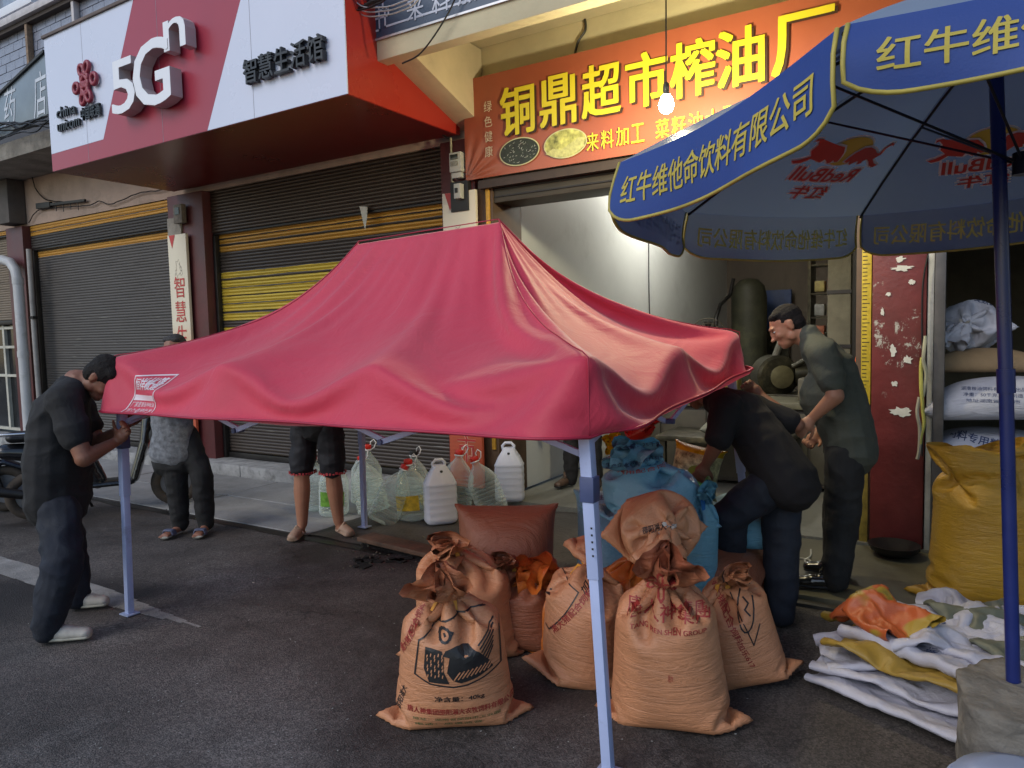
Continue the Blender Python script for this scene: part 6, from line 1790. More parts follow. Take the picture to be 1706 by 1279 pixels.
m_shoe = M('cream_trainer', (.46,.43,.38), .55, var=.2, scale=14, bump=.3, bscale=60); m_sole = M('dirty_sole', (.42,.40,.33), .6, var=.3, scale=14)
clothbump(m_blkT); clothbump(m_navy)
pA = person('man in black t-shirt and navy trousers bending to grip the left tent leg', J, m_skin_d, m_blkT, m_navy, m_hair, ('shoe', m_shoe, m_sole), hairthick=.013, sleeve=.62, belly=1.15, girth=1.12, shirt_len=.13, collar=False, fold=.010)

# ---- man in grey print t-shirt standing behind
YB = 3.42
def q(u, v, y=YB): return PY(u, v, y)
J = dict(root=(-5.2, 3.42, 0), pelvis=q(288, 762), chest=q(286, 662), neck=q(288, 614), head=q(291, 583), face=(.35, -.93, -.12), side=(.85, .52, 0),
    shR=q(253, 632, 3.38), elR=q(238, 690, 3.36), wrR=q(300, 672, 3.20), shL=q(322, 632, 3.52), elL=q(330, 690, 3.54), wrL=q(272, 676, 3.26),
    handR=((.6, -.3, -.1), (0, 1, 0), 1, .7), handL=((-.5, -.3, -.2), (0, 1, 0), -1, .7),
    hipR=q(270, 778), knR=q(270, 826, 3.40), anR=q(274, 876, 3.40), hipL=q(306, 778, 3.5), knL=q(310, 824, 3.52), anL=q(312, 868, 3.52),
    heelR=(-5.30, 3.47, .014), toeR=(-5.21, 3.22, .014), heelL=(-5.14, 3.58, .014), toeL=(-4.98, 3.36, .014))
for a in 'LR': J['an'+a].z = .11; J['kn'+a].z = .50
J['anR'].x, J['anR'].y = -5.29, 3.44; J['anL'].x, J['anL'].y = -5.12, 3.55; J['hipR'].z = J['hipL'].z = .86
J['knR'].x, J['knR'].y = -5.28, 3.42; J['knL'].x, J['knL'].y = -5.11, 3.53
m_greyT = M('grey_print_tshirt', (.17,.18,.20), .85, var=.55, scale=26, bump=.2, bscale=200)
m_blkP = M('black_trousers', (.012,.012,.013), .85, var=.25, scale=6, bump=.25, bscale=260)
clothbump(m_greyT); clothbump(m_blkP)
pB = person('man in grey print t-shirt standing behind the tent with short grey hair', J, m_skin_d, m_greyT, m_blkP, m_hair_g, ('slide', M('blue_grey_strap', (.09,.10,.16), .6, var=.5, scale=40), M('pale_sandal', (.3,.3,.26), .7)), hairthick=.002, girth=1.0, shirt_len=-.02, fold=.007)

# ---- man in black shorts behind the tent
YS = 3.86
J = dict(root=(-4.20, 3.86, 0), pelvis=(-4.20, 3.90, .92), chest=(-4.19, 3.86, 1.26), neck=(-4.18, 3.83, 1.45), head=(-4.16, 3.80, 1.58), face=(.5, -.85, -.25), side=(1, .2, 0),
    shR=(-4.40, 3.80, 1.39), elR=(-4.44, 3.76, 1.12), wrR=(-4.30, 3.68, .98), shL=(-3.98, 3.88, 1.39), elL=(-3.93, 3.84, 1.12), wrL=(-4.06, 3.70, .98),
    handR=((.75, -.2, -.35), (.1, 1, 0), 1, .8), handL=((-.75, -.3, -.3), (.1, 1, 0), -1, .8),
    hipR=(-4.30, 3.88, .86), knR=(-4.32, 3.85, .50), anR=(-4.33, 3.84, .10), hipL=(-4.09, 3.94, .86), knL=(-4.10, 3.96, .50), anL=(-4.12, 4.02, .10),
    heelR=(-4.37, 3.88, .012), toeR=(-4.24, 3.64, .012), heelL=(-4.17, 4.05, .012), toeL=(-3.92, 3.96, .012))
m_shorts = M('black_shorts', (.010,.011,.016), .75, var=.3, scale=6, bump=.2, bscale=240)
pC = person('man in black shorts with coloured hem and tan clogs, upper body behind the tent', J, m_skin, m_blkT, m_shorts, m_hair, ('clog', M('tan_clog', (.36,.24,.17), .6, var=.2, scale=14), M('tan_strap', (.40,.28,.2), .6)), shorts=True, girth=1.0, hairthick=.008)
fl = MB()
for (hx, hy) in ((-4.315, 3.856), (-4.098, 3.957)):
    for k in range(26):
        a = 2*math.pi*k/26; fl.obox(Matrix.Translation((hx+.103*math.cos(a), hy+.103*math.sin(a), .505+random.uniform(-.006, .006))) @ Matrix.Rotation(a, 4, 'Z'), .006, .016, random.uniform(.01, .02), mi=k % 3)
fo_ = fl.build('coloured_hem', [M('hem_red', (.4,.04,.05)), M('hem_blue', (.08,.15,.4)), M('hem_white', (.5,.5,.5))], pC); fo_['kind'] = 'stuff'

# ---- man in olive t-shirt leaning at the right
YO = 4.44
def q(u, v, y=YO): return PY(u, v, y)
J = dict(root=(-.72, 4.44, .045), pelvis=q(1410, 718), chest=q(1388, 618), neck=q(1348, 563), head=q(1311, 545), face=(-.80, -.28, -.50), hup=(-.42, -.05, .9), side=(-.25, 1, 0),
    shR=q(1382, 592, 4.60), elR=q(1398, 665, 4.66), wrR=q(1362, 722, 4.56), shL=q(1372, 590, 4.26), elL=q(1392, 660, 4.18), wrL=q(1352, 698, 4.20),
    handL=((-.45, -.25, -.55), (-.3, .9, -.2), 1, .95), handR=((-.4, -.45, -.6), (-.2, -.9, .1), -1, .95),
    hipL=q(1408, 742, 4.34), knL=q(1404, 850, 4.34), anL=q(1392, 955, 4.34), hipR=q(1414, 740, 4.54), knR=q(1400, 845, 4.58), anR=q(1396, 930, 4.58),
    heelL=(-.54, 4.34, .055), toeL=(-.83, 4.30, .055), heelR=(-.52, 4.62, .055), toeR=(-.81, 4.60, .055))
J['anL'].z = .14; J['anR'].z = .14
J['belly'] = q(1376, 660, 4.42)
m_oliveT = M('olive_tshirt', (.060,.066,.052), .8, var=.15, scale=6, bump=.25, bscale=240)
m_lea = M('black_leather', (.010,.010,.010), .18, var=.3, scale=10, spec=.8)
clothbump(m_oliveT)
pD = person('man in olive t-shirt and black trousers leaning forward under the umbrella', J, m_skin, m_oliveT, m_blkP, m_hair, ('shoe', m_lea, m_black), sleeve=.66, hairthick=.004, belly=1.12, girth=1.10, shirt_len=.12, headk=1.03)

# ---- man in dark clothes bending under the right corner
J = dict(root=(-.78, 3.78, 0), pelvis=PY(1296, 775, 3.86), chest=PY(1236, 690, 3.92), neck=PY(1184, 662, 3.98), head=PY(1158, 646, 4.05), face=(-.75, .1, -.65), hup=(-.6, 0, .8), side=(.1, 1, -.1),
    shL=PY(1212, 680, 3.76), elL=PY(1196, 735, 3.66), wrL=PY(1176, 775, 3.76), shR=PY(1230, 672, 4.14), elR=PY(1326, 708, 4.14), wrR=PY(1268, 660, 4.22),
    handL=((-.5, .2, -.8), (-.3, .9, 0), 1, .7), handR=((-.6, 0, .5), (0, -.9, .1), -1, .9),
    hipL=PY(1282, 808, 3.76), knL=PY(1214, 862, 3.72), anL=PY(1232, 950, 3.84), hipR=PY(1300, 808, 3.94), knR=PY(1302, 925, 3.86), anR=PY(1288, 1025, 3.80),
    heelL=(-1.04, 3.90, .012), toeL=(-1.30, 3.96, .012), heelR=(-.74, 3.80, .012), toeR=(-1.0, 3.88, .012))
J['anR'] = V3((-.76, 3.81, .10)); J['anL'] = V3((-1.06, 3.92, .10))
m_blk2 = M('faded_black_shirt', (.007,.006,.008), .9, var=.3, scale=6, bump=.2, bscale=200)
pE = person('man in faded black clothes stooping at the right rear tent leg among the sacks', J, m_skin_d, m_blk2, m_navy, m_hair, ('shoe', m_black, m_black), sleeve=.85, girth=1.08, belly=1.05, shirt_len=.12, collar=False)

# ---- person inside the doorway, seen between tent leg and jerrycan
J = dict(root=(-3.03, 6.1, .06), pelvis=(-3.02, 6.12, .98), chest=(-3.02, 6.08, 1.32), neck=(-3.02, 6.05, 1.50), head=(-3.0, 6.0, 1.63), face=(.4, -.9, -.2), side=(1, 0, 0),
    shR=(-3.22, 6.06, 1.44), elR=(-3.27, 6.02, 1.16), wrR=(-3.24, 5.94, .94), shL=(-2.82, 6.06, 1.44), elL=(-2.77, 6.02, 1.16), wrL=(-2.80, 5.94, .94),
    hipR=(-3.12, 6.12, .92), knR=(-3.13, 6.10, .54), anR=(-3.14, 6.10, .16), hipL=(-2.92, 6.12, .92), knL=(-2.90, 6.10, .54), anL=(-2.89, 6.12, .16),
    heelR=(-3.16, 6.14, .075), toeR=(-3.20, 5.88, .075), heelL=(-2.88, 6.16, .075), toeL=(-2.82, 5.90, .075))
pF = person('person in dark trousers standing in the shop doorway, mostly hidden by the tent', J, m_skin, m_blk2, m_blkP, m_hair, ('shoe', M('brown_shoe', (.10,.06,.04), .5), m_black), girth=.95)
# ================================================================== SCOOTERS
m_sblk = M('scooter_black', (.012,.013,.016), .16, var=.2, spec=.7)
m_tyre = M('dusty_tyre', (.055,.042,.032), .85, var=.35, scale=12, bump=.4, bscale=60)
m_seat = M('seat_vinyl', (.014,.014,.015), .45, var=.3, bump=.2, bscale=160)
m_chr = M('chrome', (.5,.5,.52), .12, metal=1.0, var=.05)
m_grey = M('grey_scuffed_plastic', (.13,.13,.14), .5, var=.4, scale=6)
def scooter(label, rear, front, body=m_sblk, group='motor scooters parked by the grey shutter'):
    rear, front = Vector(rear), Vector(front); d = (front-rear); L = d.length; ang = math.atan2(d.y, d.x)
    t = thing('motor_scooter', label, 'scooter', rear, ang, group); T = pmat(t)
    W = lambda x, y, z: T @ Vector((x, y, z))
    X_ = (T.to_3x3() @ Vector((1, 0, 0))); Y_ = (T.to_3x3() @ Vector((0, 1, 0)))
    R_ = .215
    for x in (0, L):
        w = thing_part('wheel', t)
        fr_ = frame(W(x, 0, R_), X_, UZ)
        MB().tube([fr_ @ Vector(((R_-.045)*math.cos(a), (R_-.045)*math.sin(a), 0)) for a in [2*math.pi*i/28 for i in range(28)]], .045, 10, closed=True).build('tyre', m_tyre, w, sm=60)
        rm = MB(); rm.lathe([(.001,-.03),(.05,-.03),(.05,-.018),(.135,-.018),(.14,-.03),(.145,-.03),(.145,.03),(.14,.03),(.135,.018),(.05,.018),(.05,.03),(.001,.03)], 24, fr_)
        rm.build('rim', m_grey, w, sm=35)
    blob('body', [('c', W(-.18, 0, .62), .07, W(.42, 0, .55), .12, Y_, 1.3, 1.1), ('c', W(.05, 0, .45), .11, W(.45, 0, .38), .10, Y_, 1.0, 1.2), ('c', W(.42, 0, .45), .10, W(.50, 0, .30), .08, Y_, 1.2, 1.3)], body, t, .014, 4)
    blob('floorboard', [('c', W(.42, 0, .27), .035, W(L-.36, 0, .27), .035, Y_, 4.2, 3.8)], body, t, .012, 3)
    blob('front_shield', [('c', W(L-.34, 0, .30), .045, W(L-.24, 0, .62), .045, Y_, 3.8, 3.6), ('c', W(L-.24, 0, .62), .045, W(L-.20, 0, .88), .05, Y_, 3.6, 2.0), ('c', W(L-.20, 0, .82), .06, W(L-.13, 0, .92), .06, Y_, 1.8, 1.8)], body, t, .012, 4)
    blob('front_mudguard', [('c', W(L-.17, 0, .42), .03, W(L, 0, .47), .03, Y_, 2.4), ('c', W(L, 0, .47), .03, W(L+.15, 0, .40), .025, Y_, 2.4, 2.0)], body, t, .01, 3)
    blob('seat', [('c', W(-.12, 0, .74), .05, W(.25, 0, .74), .055, Y_, 2.6, 2.4), ('c', W(.2, 0, .73), .055, W(.48, 0, .70), .045, Y_, 2.4, 2.0)], m_seat, t, .01, 4)
    MB().tube([W(L-.20, -.30, .98), W(L-.19, -.16, .99), W(L-.17, 0, .96), W(L-.19, .16, .99), W(L-.20, .30, .98)], .013, 8).build('handlebar', m_dkmetal, t, sm=60)
    for s_ in (-1, 1):
        MB().tube([W(L-.20, s_*.21, .985), W(L-.20, s_*.31, .985)], .021, 10).build('grip', m_black, t, sm=40)
        m_ = MB().tube([W(L-.18, s_*.17, .99), W(L-.20, s_*.22, 1.12), W(L-.21, s_*.25, 1.17)], .006, 6).build('mirror_stalk', m_dkmetal, t)
        blob('mirror', [('e', W(L-.22, s_*.27, 1.20), (.055, .02, .04), Matrix.Rotation(ang+math.pi/2, 3, 'Z'))], m_black, t, .008, 2)
    blob('headlight', [('e', W(L-.08, 0, .90), (.05, .07, .05), Matrix.Rotation(ang, 3, 'Z'))], M('lamp_glass', (.5,.52,.55), .1, spec=.8), t, .008, 2)
    MB().tube([W(L-.16, .06, .80), W(L-.02, .06, .22)], .02, 8).tube([W(L-.16, -.06, .80), W(L-.02, -.06, .22)], .02, 8).build('fork', m_dkmetal, t)
    MB().tube([W(-.28, 0, .70), W(-.30, -.10, .74), W(-.18, -.14, .78), W(.0, -.15, .78)], .012, 8).build('grab_rail', m_chr, t, sm=60)
    MB().tube([W(.35, .12, .24), W(.42, .22, .02)], .012, 6).build('side_stand', m_dkmetal, t)
    MB().tube([W(.32, -.15, .22), W(-.05, -.17, .26), W(-.28, -.17, .32)], [.025, .04, .045], 12).build('exhaust', m_dkmetal, t, sm=60)
    MB().bar(W(.05, -.13, .42), W(.42, -.13, .33), .012, .05).build('trim_strip', m_chr, t, bev=.003)
    MB().bar(W(-.30, 0, .55), W(-.32, 0, .35), .14, .012, up=(X_)).build('rear_mudguard', body, t, bev=.004)
    return t
def thing_part(name, parent):
    o = bpy.data.objects.new(name, None); COL.objects.link(o); o.parent = parent; o.matrix_parent_inverse = Matrix.Identity(4)
    return o
scooter('black scooter behind the man in black, its rear wheel brown with dust', PZ(48, 868) + Vector((0, .05, 0)), PZ(287, 842) + Vector((0, .05, 0)))
scooter('second dark scooter at the far left edge with chrome rail', PZ(-215, 872), PZ(14, 852), M('scooter_navy', (.014,.02,.035), .15, var=.2, spec=.7))

# ================================================================== PIPES, METERS, CABLES
m_pvc = M('white_pvc', (.45,.46,.48), .45, var=.15, scale=3, dirt=(.2,.2,.19), dscale=3, damt=.3)
dp = thing('drainpipe', 'white plastic drainpipe with elbow on the dark red pier at the left', 'pipe', (-12.1, 5.2, 0))
pa, pb_ = PY(28, 462, 5.22), PY(46, 690, 5.22)
xx = pb_.x
MB().tube([(xx-1.0, 5.22, pa.z+.30), (xx-.42, 5.22, pa.z+.28), (xx-.18, 5.22, pa.z+.22), (xx-.05, 5.22, pa.z+.10), (xx, 5.22, pa.z-.05), (xx, 5.22, .0)], .068, 16).build('pipe', m_pvc, dp, sm=60)
for z_ in (pa.z-.10, 1.35): MB().tube([(xx, 5.22, z_), (xx, 5.22, z_+.09)], .075, 16).build('collar', m_pvc, dp, sm=40)
d2_ = thing('thin_pipe', 'thin grey pipe beside the white drainpipe', 'pipe', (xx+.17, 5.3, 0))
MB().tube([(xx+.18, 5.31, 2.9), (xx+.17, 5.31, 1.6), (xx+.18, 5.31, .0)], .035, 10).build('pipe', M('grey_pvc', (.28,.27,.26), .6, var=.3, scale=5), d2_, sm=60)
MB().box(xx+.13, xx+.23, 5.275, 5.345, 1.9, 1.94).build('clip', m_dkmetal, d2_)
em = thing('electric_meter', 'grey electric meter on the pier beside the orange banner', 'meter', (-3.84, 5.33, 2.9))
p = PY(767, 273, 5.34); m_met = M('meter_plastic', (.40,.40,.36), .45, var=.15, scale=9)
MB().box(p.x-.062, p.x+.062, 5.255, 5.355, p.z-.085, p.z+.085).build('meter_case', m_met, em, bev=.01)
MB().box(p.x-.045, p.x+.035, 5.249, 5.2535, p.z+.02, p.z+.065).build('display', M('meter_display', (.03,.035,.03), .2), em, bev=.002)
MB().box(p.x-.045, p.x+.035, 5.25, 5.2545, p.z-.035, p.z+.008).build('nameplate', M('nameplate', (.25,.24,.2), .5, var=.5, scale=60), em, bev=.001)
MB().box(p.x-.05, p.x+.05, 5.27, 5.355, p.z-.135, p.z-.088).build('terminal_cover', m_met, em, bev=.006)
b_ = thing('breaker_box', 'small pale breaker switch below the electric meter', 'switch', (p.x+.02, 5.33, p.z-.35))
MB().box(p.x-.09, p.x+.10, 5.30, 5.357, p.z-.42, p.z-.16).build('backplate', m_black, b_, bev=.004)
MB().box(p.x-.01, p.x+.06, 5.24, 5.298, p.z-.32, p.z-.19).build('switch_body', m_met, b_, bev=.006)
MB().box(p.x+.01, p.x+.035, 5.225, 5.2385, p.z-.27, p.z-.23).build('toggle', m_black, b_, bev=.002)
cd = thing('conduit', 'thin vertical conduit left of the electric meter', 'pipe', (-3.98, 5.33, 2.8))
c0, c1 = PY(751, 230, 5.34), PY(751, 303, 5.34)
MB().tube([(c0.x, 5.34, c0.z), (c0.x, 5.34, c1.z), (c0.x+.04, 5.34, c1.z-.02)], .010, 8).build('tube', M('old_pipe', (.3,.27,.18), .5, var=.4, scale=12), cd, sm=60)
m3_ = thing('old_meter_box', 'weathered meter box high on the dark red pier left of the striped shutter', 'meter', (-7.98, 5.32, 2.85))
p = PY(301, 358, 5.3)
MB().box(p.x-.10, p.x+.06, 5.27, 5.333, p.z-.10, p.z+.12).build('case', M('rusty_box', (.14,.12,.10), .7, var=.5, scale=14), m3_, bev=.008)
MB().box(p.x-.06, p.x+.02, 5.262, 5.268, p.z+.0, p.z+.08).build('window', M('meter_display', (.03,.035,.03), .2), m3_)
def cable(label, pts, r=.006, wob=.0, mat=m_black, cat='cable', name='cable', grp=None):
    P = [Vector(a) for a in pts]; out = []
    for i in range(len(P)-1):
        p0, p1, p2, p3 = P[max(i-1, 0)], P[i], P[i+1], P[min(i+2, len(P)-1)]
        for k in range(8):
            t = k/8; a = .5*((2*p1) + (p2-p0)*t + (2*p0-5*p1+4*p2-p3)*t*t + (3*p1-p0-3*p2+p3)*t**3)
            if wob: a = a + Vector((noise.noise(a*9), 0, noise.noise(a*9+Vector((7, 1, 2)))))*wob
            out.append(a)
    out.append(P[-1]); c = sum(out, Vector())/len(out); c = Vector((c.x, c.y, min(a.z for a in out)))
    mb = MB().tube([a - c for a in out], r, 6); o = mb.build(name, mat, None, sm=60); o.location = c
    return tag(o, label, cat, grp)
cp = lambda y, *uv: [PY(a, b, y) for a, b in uv]
cable('black cable running down the pink beam into the socket strip', cp(5.43, (52, 285), (58, 312), (72, 330), (85, 335), (110, 337)), .008, .01)
cable('thin black cable looping along the beam above the grey shutter', cp(5.42, (48, 372), (62, 352), (95, 346), (150, 342), (165, 335), (185, 340), (230, 322), (262, 318), (285, 312)), .007, .012)
ss_ = thing('socket_strip', 'black socket strip with wires on the pink beam above the grey shutter', 'socket', (-11.2, 5.42, 3.5))
a, b = PY(62, 344, 5.41), PY(142, 334, 5.41)
MB().bar(a, b, .03, .035).build('strip', m_black, ss_, bev=.004); MB().bar(a, a.lerp(b, .3), .045, .08).build('plug', m_black, ss_, bev=.006)
for k in range(4): MB().tube([a.lerp(b, .4+.15*k), a.lerp(b, .42+.15*k) + Vector((0, -.01, -.10-.02*(k % 2)))], .006, 6).build('lead', m_black, ss_)
# cable bundle below the grey sign
for k in range(6):
    r1 = random.Random(k); y = 4.60 - .02*k
    pts = [PY(u_, 232 - (u_+80)*.16 + r1.uniform(-9, 9) + (k-4)*2.2, y) for u_ in (-90, -50, -20, 10, 35, 60, 84, 110)]
    pts[-1].y = pts[-2].y
    cable(('topmost', 'second', 'third', 'fourth', 'fifth', 'lowest')[k] + ' of the black cables sagging in a bundle under the grey sign', pts, r1.choice((.008, .011, .016)), .012, grp='cables bundled under the grey sign')
# cables near the blue sign
for k in range(5):
    r1 = random.Random(30+k); y = 4.25 - .03*k
    pts = [PY(u_, v_ + r1.uniform(-6, 6) + k*1.5, y) for u_, v_ in ((545, -30), (575, -4), (596, 6), (618, 2), (640, -10), (665, -30))]
    cable(('first', 'second', 'third', 'fourth', 'fifth')[k] + ' dark cable from the top in the tangle left of the blue sign', pts, r1.choice((.007, .010, .014)), .02, grp='cables tangled beside the blue sign')
for k in range(3):
    pts = [PY(u_, v_ - k*7, 4.18-.02*k) for u_, v_ in ((580, -5), (592, 16), (612, 27), (650, 24), (688, 8), (702, -12))]
    cable(('lowest', 'middle', 'highest')[k] + ' of the pale thin wires looping in front of the blue sign', pts, .005, .006, M('pale_wire', (.4,.4,.42), .5), grp='pale wires by the blue sign')
cable('thin black cable hanging diagonally across the blue sign', cp(4.28, (762, -12), (748, 20), (722, 62), (697, 92), (670, 106)), .006, .0)
cable('black cable running down the red sign side to the meter', cp(5.30, (622, 78), (640, 112), (658, 145), (690, 178), (715, 207), (748, 232)), .007, .004)
cable('second black cable on the red side of the sign', cp(5.28, (583, 105), (622, 124), (656, 146), (700, 190), (738, 226)), .004, .004)
cable('black cable bent down the cream wall above the banner', cp(5.43, (1030, 4), (1000, 14), (975, 20), (976, 50), (962, 72), (957, 100)), .010, .01)
cable('black cable on the white inner wall near the door', cp(5.9, (859, 338), (859, 370), (858, 410), (858, 440)), .006, .0)
ws = thing('wall_switch', 'small wall switch and hanging wire on the white inner wall', 'switch', (-3.48, 9.2, 1.3))
p = PX(1085, 555, -3.495)
MB().box(-3.498, -3.47, p.y-.06, p.y+.06, p.z-.05, p.z+.05).build('plate', m_white, ws, bev=.004)
p2 = PX(1084, 572, -3.495); MB().box(-3.498, -3.44, p2.y-.05, p2.y+.05, p2.z-.06, p2.z+.06).build('socket', m_black, ws, bev=.004)
cable('thin wire hanging down the white inner wall to the switch', [PX(1081, 372, -3.49), PX(1081, 460, -3.49), PX(1083, 550, -3.49)], .008, .0, M('grey_wire', (.12,.12,.12), .6))

# ================================================================== INSIDE THE OIL MILL
m_oily = M('oily_iron', (.045,.042,.028), .35, metal=.5, var=.5, scale=10, dirt=(.16,.14,.08), dscale=6, damt=.4)
op = thing('oil_press', 'greasy iron oil press with round gearbox behind the tent corner', 'machine', (-1.75, 8.0, .06))
c = PY(1291, 626, 8.0)
MB().lathe([(.001,-.16),(.20,-.16),(.22,-.14),(.22,.10),(.19,.13),(.10,.14),(.10,.20),(.001,.20)], 24, frame(c, (1, .6, 0), UZ)).build('gearbox', m_oily, op, sm=35)
MB().lathe([(.001,.0),(.11,.0),(.12,.03),(.05,.05),(.001,.05)], 20, frame(c + Vector((.10, -.18, 0)), (1, .6, 0), UZ)).build('hub_cover', M('brass_hub', (.20,.18,.10), .4, metal=.6, var=.4), op, sm=35)
MB().tube([c + Vector((.2, 0, .02)), c + Vector((1.0, .2, .06))], .13, 16).build('press_barrel', m_oily, op, sm=50)
MB().tube([c + Vector((0, 0, .2)), c + Vector((.12, 0, .52))], .035, 10).build('lever', M('pale_steel', (.3,.29,.25), .4, metal=.6), op)
MB().tube([c + Vector((.2, -.1, .1)), c + Vector((.75, -.1, .42))], .03, 10).build('feed_arm', m_oily, op)
MB().lathe([(.06,0),(.08,.05),(.24,.32),(.25,.33)], 18, Matrix.Translation(c + Vector((.72, .05, .12)))).build('hopper', m_oily, op, sm=40)
for dx, dy in ((-.15, -.15), (-.15, .25), (.95, -.1), (.95, .35)): MB().box(c.x+dx-.03, c.x+dx+.03, c.y+dy-.03, c.y+dy+.03, .06, c.z-.15).build('leg', m_oily, op, bev=.004)
MB().box(c.x-.25, c.x+1.1, c.y-.22, c.y+.45, c.z-.24, c.z-.18).build('bed_plate', m_oily, op, bev=.008)
MB().box(c.x-.1, c.x+.5, c.y-.35, c.y-.25, .45, .52).build('oil_tray', M('tray_metal', (.2,.19,.14), .35, metal=.6, var=.4), op, bev=.006)
tk_ = thing('steel_cylinder', 'tall dark rounded cylinder standing by the end of the white wall', 'cylinder', (-2.9, 11.8, .06))
p = PY(1248, 520, 11.8)
MB().lathe([(.001,0),(.30,0),(.30,1.95),(.26,2.12),(.15,2.22),(.001,2.25)], 24, Matrix.Translation((p.x, 11.8, .06)), flat=(.9,.9)).build('vessel', M('sooty_drum', (.05,.05,.03), .6, var=.5, scale=4, dirt=(.12,.12,.06), dscale=3, damt=.3), tk_, sm=40)
MB().tube([PY(1222, 464, 11.6), PY(1216, 492, 11.6), PY(1200, 508, 11.2), PY(1193, 530, 11.0), PY(1192, 555, 11.0)], .03, 8).build('bent_pipe', m_dkmetal, tk_, sm=60)
bb_ = thing('blue_board', 'blue board leaning at the back wall behind the olive shirt man', 'board', (-2.4, 12.8, .06))
a, b = PY(1266, 552, 12.7), PY(1319, 482, 12.7)
MB().box(a.x, b.x, 12.68, 12.74, a.z, b.z).build('panel', M('blue_panel', (.03,.07,.22), .5, var=.3, scale=4), bb_, bev=.015)
MB().box(a.x+.05, b.x-.05, 12.70, 12.76, .06, a.z-.003).build('stand', m_oily, bb_)
fn = thing('desk_fan', 'round wire caged fan in front of the white inner wall', 'fan', (-2.55, 8.6, .06))
p = PY(1180, 560, 8.6); fr_ = frame(p, (1, .25, 0), UZ); cg = MB()
for r_ in (.21, .15, .09): cg.tube([fr_ @ Vector((r_*math.cos(a), r_*math.sin(a), (.21-r_)*.3)) for a in [2*math.pi*i/24 for i in range(24)]], .006, 5, closed=True)
for k in range(16): a = 2*math.pi*k/16; cg.tube([fr_ @ Vector((.04*math.cos(a), .04*math.sin(a), .06)), fr_ @ Vector((.21*math.cos(a), .21*math.sin(a), 0))], .004, 4)
cg.build('cage', M('rusty_wire', (.12,.10,.07), .5, metal=.4, var=.4), fn)
bl_ = MB()
for k in range(4):
    a = math.pi/2*k; bl_.add([fr_ @ Vector((.03*math.cos(a), .03*math.sin(a), -.02)), fr_ @ Vector((.17*math.cos(a-.25), .17*math.sin(a-.25), -.04)), fr_ @ Vector((.18*math.cos(a+.3), .18*math.sin(a+.3), -.01))], [(0,1,2)])
bl_.build('blades', m_dkmetal, fn); MB().tube([p + Vector((0, .05, 0)), (p.x, p.y+.06, .10)], .025, 8).build('post', m_dkmetal, fn); MB().lathe([(.2,0),(.2,.03),(.05,.05),(.001,.05)], 20, Matrix.Translation((p.x, p.y+.06, .06))).build('foot', m_dkmetal, fn, sm=40)
# tool rack on the white wall
rk = thing('tool_rack', 'small rack of tools and rags hanging low on the white inner wall', 'rack', (-3.3, 9.6, 1.4))
for k in range(6):
    p = PX(1124 + k*7, 548 + (k % 3)*6, -3.42); MB().tube([p, p + Vector((0, .02, -.30-.08*(k % 2)))], .014, 6).build('tool', m_oily if k % 2 else M('pale_handle', (.35,.33,.28), .6), rk)
p = PX(1120, 552, -3.45); q2 = PX(1165, 556, -3.45); MB().bar(p, q2, .03, .03).build('rail', m_dkmetal, rk)
blob('rag', [('c', PX(1152, 575, -3.40), .06, PX(1150, 600, -3.40), .09)], M('pink_rag', (.40,.28,.27), .8, var=.5, scale=20), rk, .015, 3, fold=(.02, (6, 6, 6)))
# workbench and clutter across the middle of the shop
wbn = thing('work_bench', 'dark greasy work bench across the shop behind the sacks', 'bench', (-1.7, 7.0, .06))
MB().box(-3.0, -.62, 6.75, 7.35, .80, .86).build('bench_top', M('greasy_top', (.10,.095,.06), .5, var=.5, scale=5), wbn, bev=.01)
MB().box(-2.96, -.66, 6.80, 7.30, .10, .797).build('cabinet', M('dark_cabinet', (.035,.03,.022), .6, var=.5, scale=3), wbn, bev=.01)
for k in range(5): MB().box(-2.93+k*.455, -2.93+k*.455+.43, 6.785, 6.797, .14, .76).build('cabinet_door', M('cabinet_door', (.05,.045,.03), .55, var=.5, scale=3), wbn, bev=.004)
for k, (x_, w_, h_, d_, c_, l_) in enumerate(((-2.75, .22, .18, .2, (.35,.04,.03), 'red tin standing at the left end of the work bench'), (-2.35, .3, .12, .25, (.25,.24,.2), 'low grey box lying on the left half of the work bench'),
        (-1.95, .16, .26, .16, (.30,.24,.05), 'tall yellow can near the middle of the work bench'), (-1.25, .26, .2, .22, (.10,.09,.06), 'brown crate on the work bench below the oil press'), (-.92, .14, .3, .14, (.3,.3,.3), 'pale canister at the right end of the work bench'))):
    tag(local(MB().box(x_, x_+w_, 6.95, 6.95+d_, .862, .862+h_).build(('tin', 'carton', 'oil_can', 'crate', 'canister')[k], M('bench_item%d' % k, c_, .5, var=.5, scale=12), bev=.012)), l_, ('tin', 'box', 'can', 'crate', 'canister')[k])
gs1 = put_sack('pillow', 'grain_sack', M('grey_green_sack', (.16,.165,.13), .6, var=.2, bump=.2, bscale=200), 'grey green sack lying on the bench behind the rear tent leg', None, (-1.75, 6.5, .62), (0, 0, 10), (.9, .8, .9))
rtb = thing('low_table', 'low table under the grey green sack', 'table', (-1.75, 6.4, .06))
MB().box(-2.3, -1.2, 6.12, 6.74, .55, .60).build('table_top', m_oily, rtb, bev=.006)
for x_ in (-2.25, -1.25):
    for y_ in (6.17, 6.69): MB().box(x_-.03, x_+.03, y_-.03, y_+.03, .06, .548).build('leg', m_oily, rtb)
rb_ = put_sack('soft', 'plastic_bag', m_redpl, 'dark red plastic bag slumped on the low table beside the tent corner', None, (-2.35, 6.9, .86), (0, 20, 0), (.8, .6, .5), None, 'bag')
